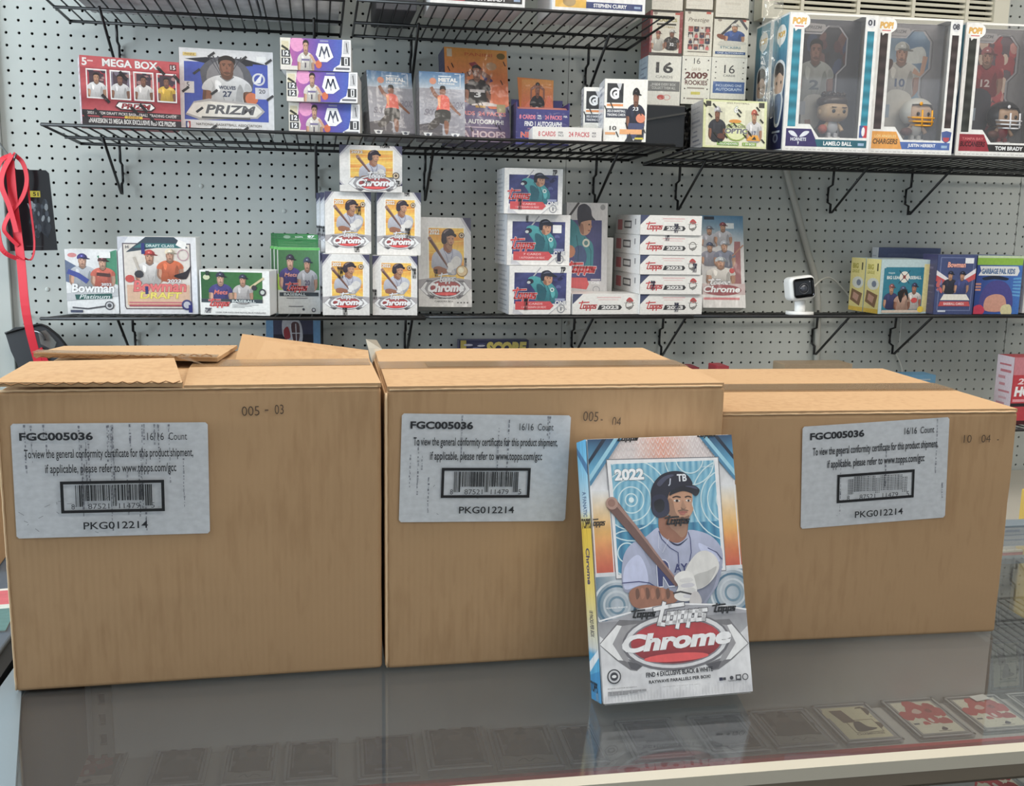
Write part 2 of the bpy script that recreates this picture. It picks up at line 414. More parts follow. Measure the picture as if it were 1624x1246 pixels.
def batter(a, f, hat=((30, 32, 52), (70, 74, 100)), jer=(184, 190, 220), detail=True, slv=(222, 220, 218)):
    """batting player print: helmet, face, jersey, bat and gloves"""
    S = lambda pts, c, k=4: a.sm([f(*p) for p in pts], c, k)
    Pg = lambda pts, c: a.poly([f(*p) for p in pts], c)
    Ln = lambda pts, w, c, w2=None: a.line([f(*p) for p in pts], w * abs(f(500, 500)[0] - f(400, 500)[0]) / 100, c, w2 and w2 * abs(f(500, 500)[0] - f(400, 500)[0]) / 100)
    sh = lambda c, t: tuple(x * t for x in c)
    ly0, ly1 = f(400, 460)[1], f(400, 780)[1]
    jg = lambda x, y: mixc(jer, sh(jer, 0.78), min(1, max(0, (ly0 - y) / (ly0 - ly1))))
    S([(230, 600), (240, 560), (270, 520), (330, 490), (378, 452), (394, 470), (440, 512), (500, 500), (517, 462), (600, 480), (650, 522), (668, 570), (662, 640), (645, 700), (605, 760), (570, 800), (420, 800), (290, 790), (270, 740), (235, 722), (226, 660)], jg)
    if detail:
        S([(235, 640), (262, 590), (300, 570), (330, 620), (340, 690), (300, 700), (240, 716)], sh(jer, 1.07))
        S([(335, 500), (360, 560), (380, 640), (384, 700), (366, 690), (350, 620), (322, 550)], sh(jer, 0.84))
        S([(560, 520), (600, 535), (640, 560), (655, 600), (620, 585), (575, 560)], sh(jer, 1.08))
        S([(545, 690), (600, 680), (640, 640), (632, 700), (600, 752), (560, 790)], sh(jer, 0.72))
        S([(400, 520), (430, 560), (436, 640), (420, 650), (404, 590)], sh(jer, 0.9))
    # neck and undershirt
    S([(430, 506), (470, 524), (512, 498), (500, 512), (476, 530), (450, 526)], (30, 40, 80))
    S([(385, 415), (400, 400), (440, 400), (508, 410), (512, 470), (498, 502), (468, 518), (432, 508), (392, 474)], sh(SKIND, 1.08))
    S([(430, 420), (500, 425), (508, 470), (488, 495), (460, 470), (436, 450)], sh(SKIN, 0.86))
    # face
    S([(424, 310), (450, 292), (500, 288), (528, 298), (534, 326), (531, 350), (537, 372), (524, 400), (508, 418), (472, 424), (440, 408), (426, 380)], SKIN)
    S([(424, 330), (446, 330), (458, 380), (480, 420), (448, 412), (428, 384)], sh(SKIN, 0.80))
    S([(462, 402), (490, 408), (520, 398), (508, 419), (474, 424)], sh(SKIN, 0.68))
    if detail:
        S([(446, 318), (462, 312), (480, 316), (480, 322), (462, 319), (448, 323)], (60, 42, 36))
        S([(500, 316), (515, 312), (528, 317), (527, 322), (514, 318), (502, 322)], (60, 42, 36))
        S([(450, 334), (464, 328), (480, 335), (465, 340)], (225, 215, 208)); S([(460, 330), (470, 330), (471, 339), (461, 339)], (48, 34, 30))
        S([(503, 333), (515, 328), (527, 334), (516, 339)], (225, 215, 208)); S([(512, 330), (520, 330), (520, 338), (513, 338)], (48, 34, 30))
        S([(490, 330), (498, 350), (504, 362), (496, 368), (482, 366), (486, 350)], sh(SKIN, 0.88)); S([(484, 364), (495, 369), (506, 364), (497, 372), (486, 371)], sh(SKIN, 0.66))
        S([(472, 386), (490, 379), (512, 383), (502, 388), (484, 389)], (160, 92, 80)); S([(478, 389), (502, 388), (496, 396), (484, 396)], (178, 106, 94))
        S([(470, 377), (490, 372), (512, 375), (514, 379), (490, 377), (472, 381)], sh(SKIN, 0.6)); S([(482, 406), (496, 406), (494, 418), (484, 418)], sh(SKIN, 0.5))
    # helmet
    S([(352, 330), (352, 290), (368, 250), (400, 218), (445, 204), (490, 208), (520, 232), (532, 266), (480, 276), (442, 290), (430, 305), (424, 335), (433, 375), (420, 400), (385, 409), (362, 392), (352, 360)], hat[0])
    S([(440, 292), (475, 272), (530, 264), (562, 282), (562, 300), (548, 314), (525, 300), (490, 292), (455, 302), (432, 312)], sh(hat[0], 0.75))
    S([(378, 258), (405, 230), (440, 218), (450, 224), (420, 240), (392, 270)], hat[1])
    if detail:
        S([(358, 320), (398, 306), (424, 326), (432, 372), (416, 400), (382, 406), (362, 388)], sh(hat[0], 1.35))
        S([(366, 340), (392, 326), (410, 340), (408, 372), (388, 386), (370, 372)], sh(hat[0], 0.6))
        S([(500, 270), (540, 270), (556, 284), (530, 278)], hat[1])
        a.T = (0, 0, 1, 1)
        q0, q1 = f(466, 250), f(506, 216)
        a.text('TB', q0[0], q0[1], q1[0], q1[1], (232, 236, 245), 0.03)
        a.line([f(436, 236), f(434, 262), f(428, 268)], 0.008, (190, 196, 214))
        # jersey lettering and piping
        q0, q1 = f(384, 706), f(446, 590); a.text('R', q0[0], q0[1], q1[0], q1[1], (44, 52, 110), 0.04, 0, (220, 224, 240))
        q0, q1 = f(452, 648), f(530, 604); a.text('AYS', q0[0], q0[1], q1[0], q1[1], (44, 52, 110), 0.04, 0, (220, 224, 240))
        Ln([(386, 466), (398, 500), (436, 540), (470, 560), (474, 620)], 3.5, (44, 52, 110)); Ln([(514, 470), (524, 500), (528, 560), (520, 600)], 3, (44, 52, 110))
        Ln([(228, 690), (300, 684), (345, 690), (380, 712)], 4, (44, 52, 110)); Ln([(600, 540), (640, 560), (664, 590)], 3.5, (44, 52, 110))
        Ln([(384, 470), (385, 540), (402, 560), (430, 500)], 1.6, (220, 222, 235))
    # arms and gloves
    S([(262, 722), (330, 698), (400, 712), (455, 732), (468, 765), (400, 795), (300, 798), (264, 774)], sh(SKIND, 1.12))
    if detail:
        for k in range(7): S([(285 + k * 22, 722 - (k % 3) * 4), (297 + k * 22, 714), (303 + k * 22, 744), (290 + k * 22, 760)], sh(SKIND, 0.78 + 0.5 * (k % 2)))
    S([(500, 640), (545, 570), (590, 552), (636, 578), (650, 630), (610, 690), (560, 718), (510, 712)], slv)
    if detail: S([(540, 660), (600, 640), (640, 622), (608, 688), (560, 716), (520, 712)], sh(slv, 0.86))
    # bat
    Ln([(182, 344), (270, 455), (360, 570), (468, 700)], 52, (112, 80, 74), 22)
    Ln([(196, 338), (284, 444), (372, 562), (472, 690)], 14, (160, 124, 114), 6)
    a.circ(*f(184, 344), 26 * abs(f(500, 500)[0] - f(400, 500)[0]) / 100, (176, 140, 128)); a.circ(*f(182, 343), 16 * abs(f(500, 500)[0] - f(400, 500)[0]) / 100, (150, 112, 100))
    S([(452, 668), (486, 640), (530, 648), (546, 690), (552, 735), (528, 764), (480, 768), (452, 748), (470, 706)], (232, 230, 228))
    if detail:
        for k, (x, y) in enumerate(((478, 676), (484, 698), (490, 720), (494, 742))): S([(x, y), (x + 40, y - 8), (x + 58, y + 2), (x + 40, y + 12), (x + 4, y + 12)], (214 - 8 * (k % 2), 212 - 8 * (k % 2), 212))
        Ln([(448, 735), (480, 728), (540, 742)], 7, (60, 56, 60))
    S([(530, 735), (556, 730), (574, 770), (556, 792), (520, 780)], (205, 200, 200))


def chrome_logo(a, f, red=(190, 40, 48), small=False):
    """silver winged emblem with red oval and the two words"""
    Pg = lambda pts, c: a.poly([f(*p) for p in pts], c)
    q = lambda x0, y0, x1, y1: f(x0, y1) + f(x1, y0)
    sc = abs(f(500, 500)[0] - f(400, 500)[0]) / 100; sy = abs(f(400, 500)[1] - f(400, 600)[1]) / 100
    for s_, cx in ((1, 0), (-1, 910)):
        X = lambda x: cx + s_ * x
        Pg([(X(128), 950), (X(215), 846), (X(340), 852), (X(250), 905), (X(225), 950), (X(250), 1010), (X(322), 1036), (X(290), 1062), (X(262), 1058), (X(200), 1015)], (120, 118, 122))
        Pg([(X(132), 950), (X(205), 868), (X(225), 872), (X(186), 948), (X(232), 1018), (X(210), 1016)], (238, 238, 240))
        Pg([(X(186), 948), (X(225), 872), (X(300), 862), (X(226), 950), (X(262), 1030), (X(230), 1016)], (160, 158, 162))
        Pg([(X(250), 1022), (X(318), 1036), (X(288), 1058), (X(264), 1052)], (88, 86, 92))
    a.ell(*f(462, 940), 232 * sc, 122 * sy, (112, 110, 116), 30); a.ell(*f(462, 938), 222 * sc, 113 * sy, (222, 222, 226), 30)
    a.ell(*f(462, 940), 204 * sc, 98 * sy, (128, 122, 130), 30); a.ell(*f(462, 940), 196 * sc, 92 * sy, lambda x, y: mixc(red, (110, 18, 30), min(1, abs(y - f(462, 900)[1]) / (150 * sy))), 30)
    a.ell(*f(462, 1006), 140 * sc, 18 * sy, (232, 70, 70), 20)
    x0, y0, x1, y1 = q(366, 770, 590, 890)
    a.topps(x0, y0, x1, y1, (240, 240, 244), (96, 94, 100), 0.05, slope=8 * sy)
    x0, y0, x1, y1 = q(228, 884, 700, 990)
    a.text('Chrome', x0, y0, x1, y1, (243, 243, 246), 0.065, 0.22, (84, 82, 88), 0.05, slope=10 * sy)


def wrapmarks(a, L, col=BLK, h=0.032, w=0.11):
    for x, y in L: a.text('TOPPS', x, y, x + w, y + h, col, 0.03)


def hero_front():
    a = Art(1.66); f = hmap; rnd = random.Random(3)
    sy = abs(f(400, 500)[1] - f(400, 600)[1]) / 100; sx = 0.00156
    a.grid(0, 0, 1, 1, 6, 14, lambda x, y: mixc((206, 207, 214), (236, 236, 240), 0.5 + 0.5 * math.sin(x * 7 + y * 9)))
    a.rect(0.12, 0.90, 0.88, 1, (226, 214, 214)); a.grid(0.3, 0.905, 0.72, 1, 6, 2, lambda x, y: mixc((232, 168, 148), (226, 214, 214), min(1, abs(x - 0.51) / 0.2)))
    for k in range(22):
        x = 0.14 + k * 0.034
        for j in range(4): a.line([(x, 0.905 + j * 0.024), (x + 0.017, 0.929 + j * 0.024), (x + 0.034, 0.905 + j * 0.024)], 0.004, (246, 240, 240))
    # corner wedges
    for mir in (0, 1):
        X = (lambda x: x) if not mir else (lambda x: 1 - x)
        a.poly([(X(0), 1), (X(0.18), 1), (X(0), 0.86)], lambda x, y: mixc((30, 70, 110), (92, 178, 220), (1 - y) * 7))
        a.poly([(X(0.18), 1), (X(0.21), 1), (X(0), 0.835), (X(0), 0.86)], (150, 205, 228)); a.poly([(X(0.21), 1), (X(0.235), 1), (X(0), 0.815), (X(0), 0.835)], (62, 130, 170))
        a.poly([(X(0.10), 1), (X(0.13), 1), (X(0), 0.90), (X(0), 0.92)], (16, 36, 62))
    # side columns pale blue to orange to red
    for x0, x1 in ((0.0, 0.135), (0.865, 1.0)):
        def g(x, y):
            t = (0.80 - y) / 0.32
            return mixc((226, 228, 232), (236, 178, 92), t / 0.5) if t < 0.5 else mixc((236, 178, 92), (196, 72, 44), (t - 0.5) / 0.5)
        a.grid(x0, 0.48, x1, 0.80, 1, 10, g)
        a.line([(x0 + 0.005, 0.48), (x0 + 0.005, 0.82)], 0.006, (240, 240, 244)); a.line([(x1 - 0.01, 0.48), (x1 - 0.01, 0.82)], 0.006, (240, 240, 244))
    a.poly([(0, 0.42), (0.14, 0.46), (0.14, 0.485), (0, 0.485)], (214, 216, 222)); a.poly([(1, 0.42), (0.86, 0.46), (0.86, 0.485), (1, 0.485)], (214, 216, 222))
    # lower ring ornaments
    a.grid(0, 0.30, 1, 0.47, 8, 3, lambda x, y: mixc((96, 128, 148), (188, 196, 206), abs(math.sin(x * 9))))
    for cx, cy in ((0.13, 0.36), (0.92, 0.38)):
        for r, c in ((0.15, (205, 212, 220)), (0.12, (70, 112, 140)), (0.085, (196, 204, 212)), (0.05, (110, 140, 160))): a.ring(cx, cy, r, r / 1.66, 0.014, c)
    # card window
    a.poly([f(160, 150), f(649, 140), f(684, 641), f(202, 674)], (120, 122, 130)); a.poly([f(163, 154), f(646, 144), f(681, 637), f(205, 670)], (236, 236, 240))
    W = [f(180, 172), f(630, 162), f(662, 622), f(220, 652)]
    a.poly(W, (98, 172, 204))
    cl = a.clip; a.clip = (W[0][0] + 0.004, W[3][1], W[1][0], W[0][1])
    a.grid(W[0][0], 0.60, W[1][0], W[0][1], 34, 5, lambda x, y: mixc((70, 150, 190), (160, 208, 226), 0.5 + 0.5 * math.sin(x * 150 + math.sin(y * 30))))
    a.grid(W[0][0], W[3][1], W[1][0], 0.66, 20, 4, lambda x, y: mixc((26, 106, 150), (74, 160, 196), 0.5 + 0.5 * math.sin(x * 90)))
    for (cx, cy), rs in (((268, 330), (26, 54, 86, 124, 168)), ((700, 330), (60, 100, 130, 170)), ((520, 150), (60, 110)), ((250, 560), (40, 90))):
        for r in rs: a.ring(*f(cx, cy), r * sx, r * sx / 1.66, 0.008, (206, 230, 238), 36)
    a.circ(*f(268, 330), 0.018, (220, 238, 244))
    a.clip = cl
    a.text('2022', *f(197, 246), *f(320, 190), (244, 246, 250), 0.05, 0, (70, 84, 100), 0.045)
    a.text('GALARAI', *f(572, 188), *f(622, 180), (224, 236, 240), 0.01)
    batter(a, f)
    # lower banner
    a.grid(0, 0, 1, 0.285, 8, 6, lambda x, y: mixc((210, 210, 215), (238, 238, 241), 0.5 + 0.5 * math.sin(x * 11 + y * 30)))
    a.poly([(0, 0.30), (0.12, 0.31), (0.28, 0.335), (0.5, 0.35), (0.8, 0.335), (1, 0.31), (1, 0.26), (0, 0.26)], (168, 168, 176))
    a.line([(0, 0.305), (0.28, 0.338), (0.5, 0.352), (0.8, 0.338), (1, 0.312)], 0.01, (240, 240, 244))
    a.poly([(0, 0.25), (0.1, 0.2), (0.25, 0.1), (0.4, 0.13), (0.6, 0.13), (0.78, 0.12), (0.9, 0.2), (1, 0.25), (1, 0.30), (0, 0.30)], lambda x, y: mixc((226, 226, 230), (146, 146, 152), (y - 0.1) / 0.2))
    chrome_logo(a, f)
    a.text('FIND 4 EXCLUSIVE BLACK & WHITE', *f(330, 1090), *f(620, 1050), (38, 38, 44), 0.025, slope=0.004)
    a.text('RAYWAVE PARALLELS PER BOX!', *f(342, 1116), *f(610, 1084), (38, 38, 44), 0.025, slope=0.004)
    a.text('see package for details and odds', *f(400, 1128), *f(560, 1120), (120, 120, 124), 0.0)
    a.circ(*f(192, 1084), 0.045, (34, 34, 40)); a.circ(*f(192, 1084), 0.038, (205, 205, 210)); a.circ(*f(192, 1084), 0.026, (52, 52, 60)); a.ell(*f(192, 1084), 0.016, 0.006, (235, 235, 238), 8)
    a.text('MAJOR LEAGUE BASEBALL', *f(165, 1138), *f(290, 1126), (50, 50, 56), 0.01)
    for k in range(3): a.rect(*f(166, 1148 + k * 7), *f(330 - k * 40, 1145 + k * 7), (150, 150, 154))
    a.rect(*f(650, 1106), *f(664, 1092), (30, 30, 60)); a.rect(*f(666, 1104), *f(678, 1092), (60, 60, 66))
    a.circ(*f(704, 1094), 0.012, (60, 60, 66)); a.text('PLAYERS', *f(688, 1110), *f(722, 1103), (60, 60, 66)); a.rect(*f(724, 1106), *f(745, 1080), (60, 60, 66)); a.rect(*f(728, 1098), *f(741, 1085), (200, 200, 204))
    a.ring(*f(765, 1090), 0.018, 0.011, 0.005, (60, 60, 66))
    a.text('WANDER FRANCO', *f(158, 800), *f(250, 788), (236, 238, 242), 0.03)
    # black marks printed on the shrink wrap
    for x0, y0, x1, y1 in ((412, 445, 516, 400), (266, 845, 368, 800), (620, 824, 720, 778)):
        a.topps(*f(x0, y1 + 45), *f(x1, y1 - 2), BLK)
    a.topps(*f(88, 450), *f(152, 408), BLK)
    a.topps(0.19, 0.985, 0.34, 1.012, BLK); a.topps(0.74, 0.99, 0.88, 1.02, BLK)
    # crimped film at the bottom
    for k in range(46):
        x = 0.012 + k * 0.0215; a.line([(x, 0.004), (x + 0.003, 0.028 + 0.01 * (k % 3))], 0.003, (206, 206, 210))
    return a.mesh()


def hero_side():
    a = Art(7.0)
    def g(x, y):
        t = 1 - y
        if t < 0.28: return mixc((60, 170, 220), (214, 226, 234), t / 0.28)
        if t < 0.34: return mixc((214, 226, 234), (238, 196, 40), (t - 0.28) / 0.06)
        if t < 0.58: return mixc((238, 196, 40), (240, 214, 110), (t - 0.34) / 0.24)
        if t < 0.82: return mixc((240, 214, 110), (214, 218, 224), (t - 0.58) / 0.24)
        return (74, 170, 216)
    a.grid(0, 0, 1, 1, 2, 40, g)
    a.poly([(0, 0.98), (1, 0.9), (1, 0.86), (0, 0.95)], (40, 110, 160)); a.poly([(0, 0.14), (1, 0.20), (1, 0.17), (0, 0.1)], (236, 240, 244)); a.poly([(0, 0.09), (1, 0.12), (1, 0.0), (0, 0.0)], (40, 140, 196))
    a.T = (0, 0, 1, 1)
    for y0, t, c in ((0.70, 'A FANATIC', (70, 110, 150)), (0.44, 'Chrome', (70, 66, 110)), (0.24, '18 PACKS PER BOX', (90, 90, 96))):
        # upright lettering runs up the side: build rotated by swapping axes
        V, T = glyphs(t, 0.03, 0.0); xs = [v[0] for v in V]; ys = [v[1] for v in V]; a.n += 1
        w_, h_ = (0.10 if t != 'Chrome' else 0.14), 0.4
        fx = lambda v: (0.3 + (max(ys) - v[1]) / (max(ys) - min(ys)) * -h_ + h_, y0 + (max(xs) - v[0]) / (max(xs) - min(xs)) * w_)
        for tr in T:
            q = [fx(V[i]) for i in tr]
            ar = (q[1][0] - q[0][0]) * (q[2][1] - q[0][1]) - (q[1][1] - q[0][1]) * (q[2][0] - q[0][0])
            if ar < 0: q = [q[0], q[2], q[1]]
            a._tri(q, [c] * 3)
    a.text('TOPPS', 0.05, 0.655, 0.98, 0.695, BLK, 0.04); a.text('TOPPS', 0.0, 0.03, 0.7, 0.07, BLK, 0.04)
    return a.mesh()


def sub(f0, x0, y0, w, h):
    return lambda px, py: (x0 + f0(px, py)[0] * w, y0 + f0(px, py)[1] * h)


def chrome_small(tan=False, wide=False, marks=()):
    """silver bordered box with orange player card, dark wedge corners and winged wordmark"""
    a = Art(0.73 if wide else (1.72 if tan else 1.32))
    base = (226, 224, 222); a.grid(0, 0, 1, 1, 4, 4, lambda x, y: mixc(base, (240, 239, 238), 0.5 + 0.5 * math.sin(x * 9 + y * 5)))
    cs = (0.16, 0.16) if not wide else (0.13, 0.2)
    for sx_, sy_ in ((0, 1), (1, 1)) + (((0, 0), (1, 0)) if wide else ()):
        X = (lambda x: x) if not sx_ else (lambda x: 1 - x); Y = (lambda y: y) if not sy_ else (lambda y: 1 - y)
        if tan and not sx_: continue
        a.poly([(X(0), Y(0)), (X(cs[0]), Y(0)), (X(0), Y(cs[1]))], (66, 66, 96)); a.poly([(X(cs[0]), Y(0)), (X(cs[0] + 0.05), Y(0)), (X(0), Y(cs[1] + 0.05)), (X(0), Y(cs[1]))], (196, 194, 200))
    if wide: x0, x1, y0, y1 = 0.17, 0.85, 0.30, 0.90
    else: x0, x1, y0, y1 = 0.20, 0.86, 0.30, 0.88
    a.rect(x0 - 0.02, y0 - 0.01, x1 + 0.02, y1 + 0.01, (248, 246, 240)); a.grid(x0, y0, x1, y1, 3, 10, lambda x, y: mixc((226, 128, 40), (248, 204, 84), min(1, abs(math.sin(y * 11 + x * 1.5)) + 0.1)))
    for k in range(5): a.line([(x0, y0 + 0.1 + k * 0.1), (x1, y0 + 0.14 + k * 0.1)], 0.012, (250, 216, 110))
    a.clip = (0, 0.0, 1, 1)
    fb = sub(hmap, 0.08, 0.0, 0.90, 1.0) if not wide else (lambda px, py: (0.20 + hmap(px, py)[0] * 0.62, -0.20 + hmap(px, py)[1] * 1.28))
    if not wide: fb = (lambda px, py: (0.10 + hmap(px, py)[0] * 0.84, 0.03 + hmap(px, py)[1] * 0.98))
    batter(a, fb, ((52, 44, 58), (140, 120, 120)), (206, 208, 222), False)
    a.line([fb(384, 470), fb(430, 540), fb(470, 640)], 0.008, (110, 112, 150))
    a.line([fb(515, 465), fb(520, 540), fb(505, 600)], 0.008, (110, 112, 150))
    a.ell(*fb(470, 360), 0.0, 0.0, SKIN, 3)
    for px in (462, 512): a.ell(*fb(px, 334), 0.012, 0.006, (60, 42, 40), 8)
    a.ell(*fb(494, 386), 0.022, 0.006, (150, 84, 76), 8)
    a.text('2022', x0 + 0.01, y1 - 0.075, x0 + 0.2, y1 - 0.015, (248, 246, 240), 0.03, 0, (170, 110, 40), 0.03)
    ox, oy = (0.90, 0.36) if wide else (0.82, 0.80)
    a.circ(ox, oy, 0.055, (60, 50, 50)); a.circ(ox, oy, 0.042, (220, 200, 170)); a.circ(ox, oy, 0.022, (90, 70, 60))
    a.rect(0, 0, 1, 0.20 if not wide else 0.14, (226, 224, 222)); a.poly([(0, 0.3), (0.5, 0.34), (1, 0.3), (1, 0.2), (0, 0.2)], (176, 172, 176)) if not wide else None
    if wide: g = lambda px, py: (0.26 + (px - 226) / 480 * 0.62, 0.10 + (1000 - py) / 230 * 0.34)
    else: g = lambda px, py: (0.03 + (px - 130) / 650 * 0.94, 0.15 + (1000 - py) / 230 * 0.22)
    chrome_logo(a, g, (176, 84, 84), True)
    if tan:
        a.text('4 CHROME AUTOGRAPH', 0.2, 0.085, 0.75, 0.105, (90, 86, 86), 0.02); a.text('CARDS PER BOX', 0.3, 0.05, 0.65, 0.07, (90, 86, 86), 0.02)
        a.circ(0.82, 0.40, 0.11, (176, 140, 90)); a.circ(0.82, 0.40, 0.095, (232, 206, 160)); a.circ(0.80, 0.41, 0.055, (252, 244, 214))
        for k in range(4): a.rect(0.72 + k * 0.06, 0.04, 0.75 + k * 0.06, 0.055, (110, 106, 106))
    for m in marks: a.text('TOPPS', *m, BLK, 0.04)
    return a.mesh()


def person(a, cx, y0, w, h, jer, skin=SKIN, hat=None, num=None, ncol=(40, 40, 60), arms=True, brim=1, hair=(40, 30, 28)):
    """half-length player print: shoulders, sleeves, arms, neck, shaded face, cap or hair"""
    X = lambda x: cx + x * w; Y = lambda y: y0 + y * h; sh = lambda c, t: tuple(k * t for k in c)
    S = lambda pts, c: a.sm([(X(x), Y(y)) for x, y in pts], c, 3)
    if arms:
        S([(-0.40, 0.44), (-0.29, 0.48), (-0.27, 0.30), (-0.22, 0.16), (-0.06, 0.10), (-0.08, 0.0), (-0.30, 0.02), (-0.42, 0.16)], skin); S([(-0.40, 0.40), (-0.36, 0.34), (-0.37, 0.16), (-0.24, 0.03), (-0.34, 0.03), (-0.43, 0.16)], sh(skin, 0.75))
        S([(0.40, 0.44), (0.29, 0.48), (0.27, 0.30), (0.22, 0.14), (0.08, 0.06), (0.12, -0.02), (0.30, 0.0), (0.42, 0.16)], sh(skin, 0.85)); S([(0.30, 0.40), (0.28, 0.28), (0.24, 0.14), (0.20, 0.10), (0.30, 0.12)], sh(skin, 0.62))
    S([(-0.27, -0.02), (0.27, -0.02), (0.27, 0.25), (0.29, 0.36), (0.42, 0.38), (0.40, 0.50), (0.28, 0.60), (0.12, 0.65), (-0.12, 0.65), (-0.28, 0.60), (-0.40, 0.50), (-0.43, 0.38), (-0.29, 0.36), (-0.27, 0.25)], lambda x, y: mixc(sh(jer, 0.74), jer, min(1, max(0, (y - y0) / h * 1.5))))
    S([(0.10, 0.0), (0.26, 0.0), (0.26, 0.25), (0.28, 0.38), (0.22, 0.50), (0.16, 0.36), (0.14, 0.2)], sh(jer, 0.72)); S([(-0.27, 0.36), (-0.24, 0.46), (-0.28, 0.56), (-0.22, 0.44), (-0.22, 0.2), (-0.26, 0.14)], sh(jer, 0.80))
    S([(0.30, 0.38), (0.41, 0.39), (0.39, 0.48), (0.32, 0.52)], sh(jer, 0.82)); S([(-0.20, 0.56), (-0.10, 0.50), (-0.14, 0.34), (-0.20, 0.40)], tuple(min(255, c * 1.08) for c in jer))
    a.line([(X(-0.04), Y(0.10)), (X(-0.07), Y(0.26))], 0.012 * w, sh(jer, 0.66)); a.line([(X(0.06), Y(0.08)), (X(0.10), Y(0.22))], 0.012 * w, sh(jer, 0.64))
    S([(-0.12, 0.64), (0.12, 0.64), (0.06, 0.57), (0.0, 0.54), (-0.06, 0.57)], sh(jer, 0.55)); S([(-0.09, 0.62), (0.0, 0.565), (0.09, 0.62), (0.095, 0.74), (-0.095, 0.74)], sh(skin, 0.72))
    S([(-0.125, 0.84), (-0.118, 0.74), (-0.05, 0.665), (0.03, 0.655), (0.10, 0.71), (0.125, 0.83), (0.10, 0.94), (0.0, 0.97), (-0.10, 0.94)], skin)
    S([(0.05, 0.665), (0.105, 0.715), (0.125, 0.83), (0.10, 0.93), (0.075, 0.84), (0.07, 0.74)], sh(skin, 0.74)); S([(-0.125, 0.84), (-0.115, 0.75), (-0.05, 0.67), (-0.085, 0.76), (-0.10, 0.86)], sh(skin, 0.80))
    S([(-0.06, 0.70), (0.0, 0.665), (0.06, 0.69), (0.03, 0.715), (-0.03, 0.715)], sh(skin, 0.70))
    for ex in (-0.052, 0.052): a.poly([(X(ex - 0.032), Y(0.865)), (X(ex + 0.032), Y(0.87)), (X(ex + 0.03), Y(0.852)), (X(ex - 0.028), Y(0.85))], sh(skin, 0.45)); a.ell(X(ex), Y(0.832), w * 0.018, h * 0.010, (44, 30, 28), 7)
    a.poly([(X(-0.005), Y(0.83)), (X(0.022), Y(0.765)), (X(-0.014), Y(0.762))], sh(skin, 0.76)); a.ell(X(0.004), Y(0.728), w * 0.036, h * 0.009, (132, 70, 62), 8)
    if hat:
        S([(-0.148, 0.86), (-0.145, 0.96), (-0.05, 1.03), (0.05, 1.03), (0.145, 0.96), (0.148, 0.86), (0.0, 0.90)], hat); S([(0.05, 1.02), (0.145, 0.95), (0.148, 0.86), (0.08, 0.89), (0.08, 0.96)], sh(hat, 0.72))
        S([(-0.10 * brim, 0.90), (0.10 * brim, 0.91), (0.24 * brim, 0.875), (0.20 * brim, 0.855), (0.02 * brim, 0.87)], sh(hat, 0.62)); a.ell(X(-0.01), Y(0.955), w * 0.03, h * 0.018, tuple(min(255, c * 1.7 + 40) for c in hat), 8)
    else: S([(-0.135, 0.84), (-0.14, 0.95), (-0.05, 1.01), (0.05, 1.01), (0.14, 0.95), (0.135, 0.84), (0.10, 0.91), (0.0, 0.935), (-0.10, 0.91)], hair)
    if num: a.text(num, X(-0.11), Y(0.18), X(0.11), Y(0.34), ncol, 0.03)


def slashes(a, n, seed, col=(24, 24, 28), s=0.06):
    rnd = random.Random(seed)
    for k in range(n):
        x, y = (k + rnd.uniform(0.1, 0.9)) / n, rnd.uniform(0.06, 0.92); a.line([(x - s / 3, y + s / 2), (x + s / 3, y - s / 2)], s * 0.28, col)


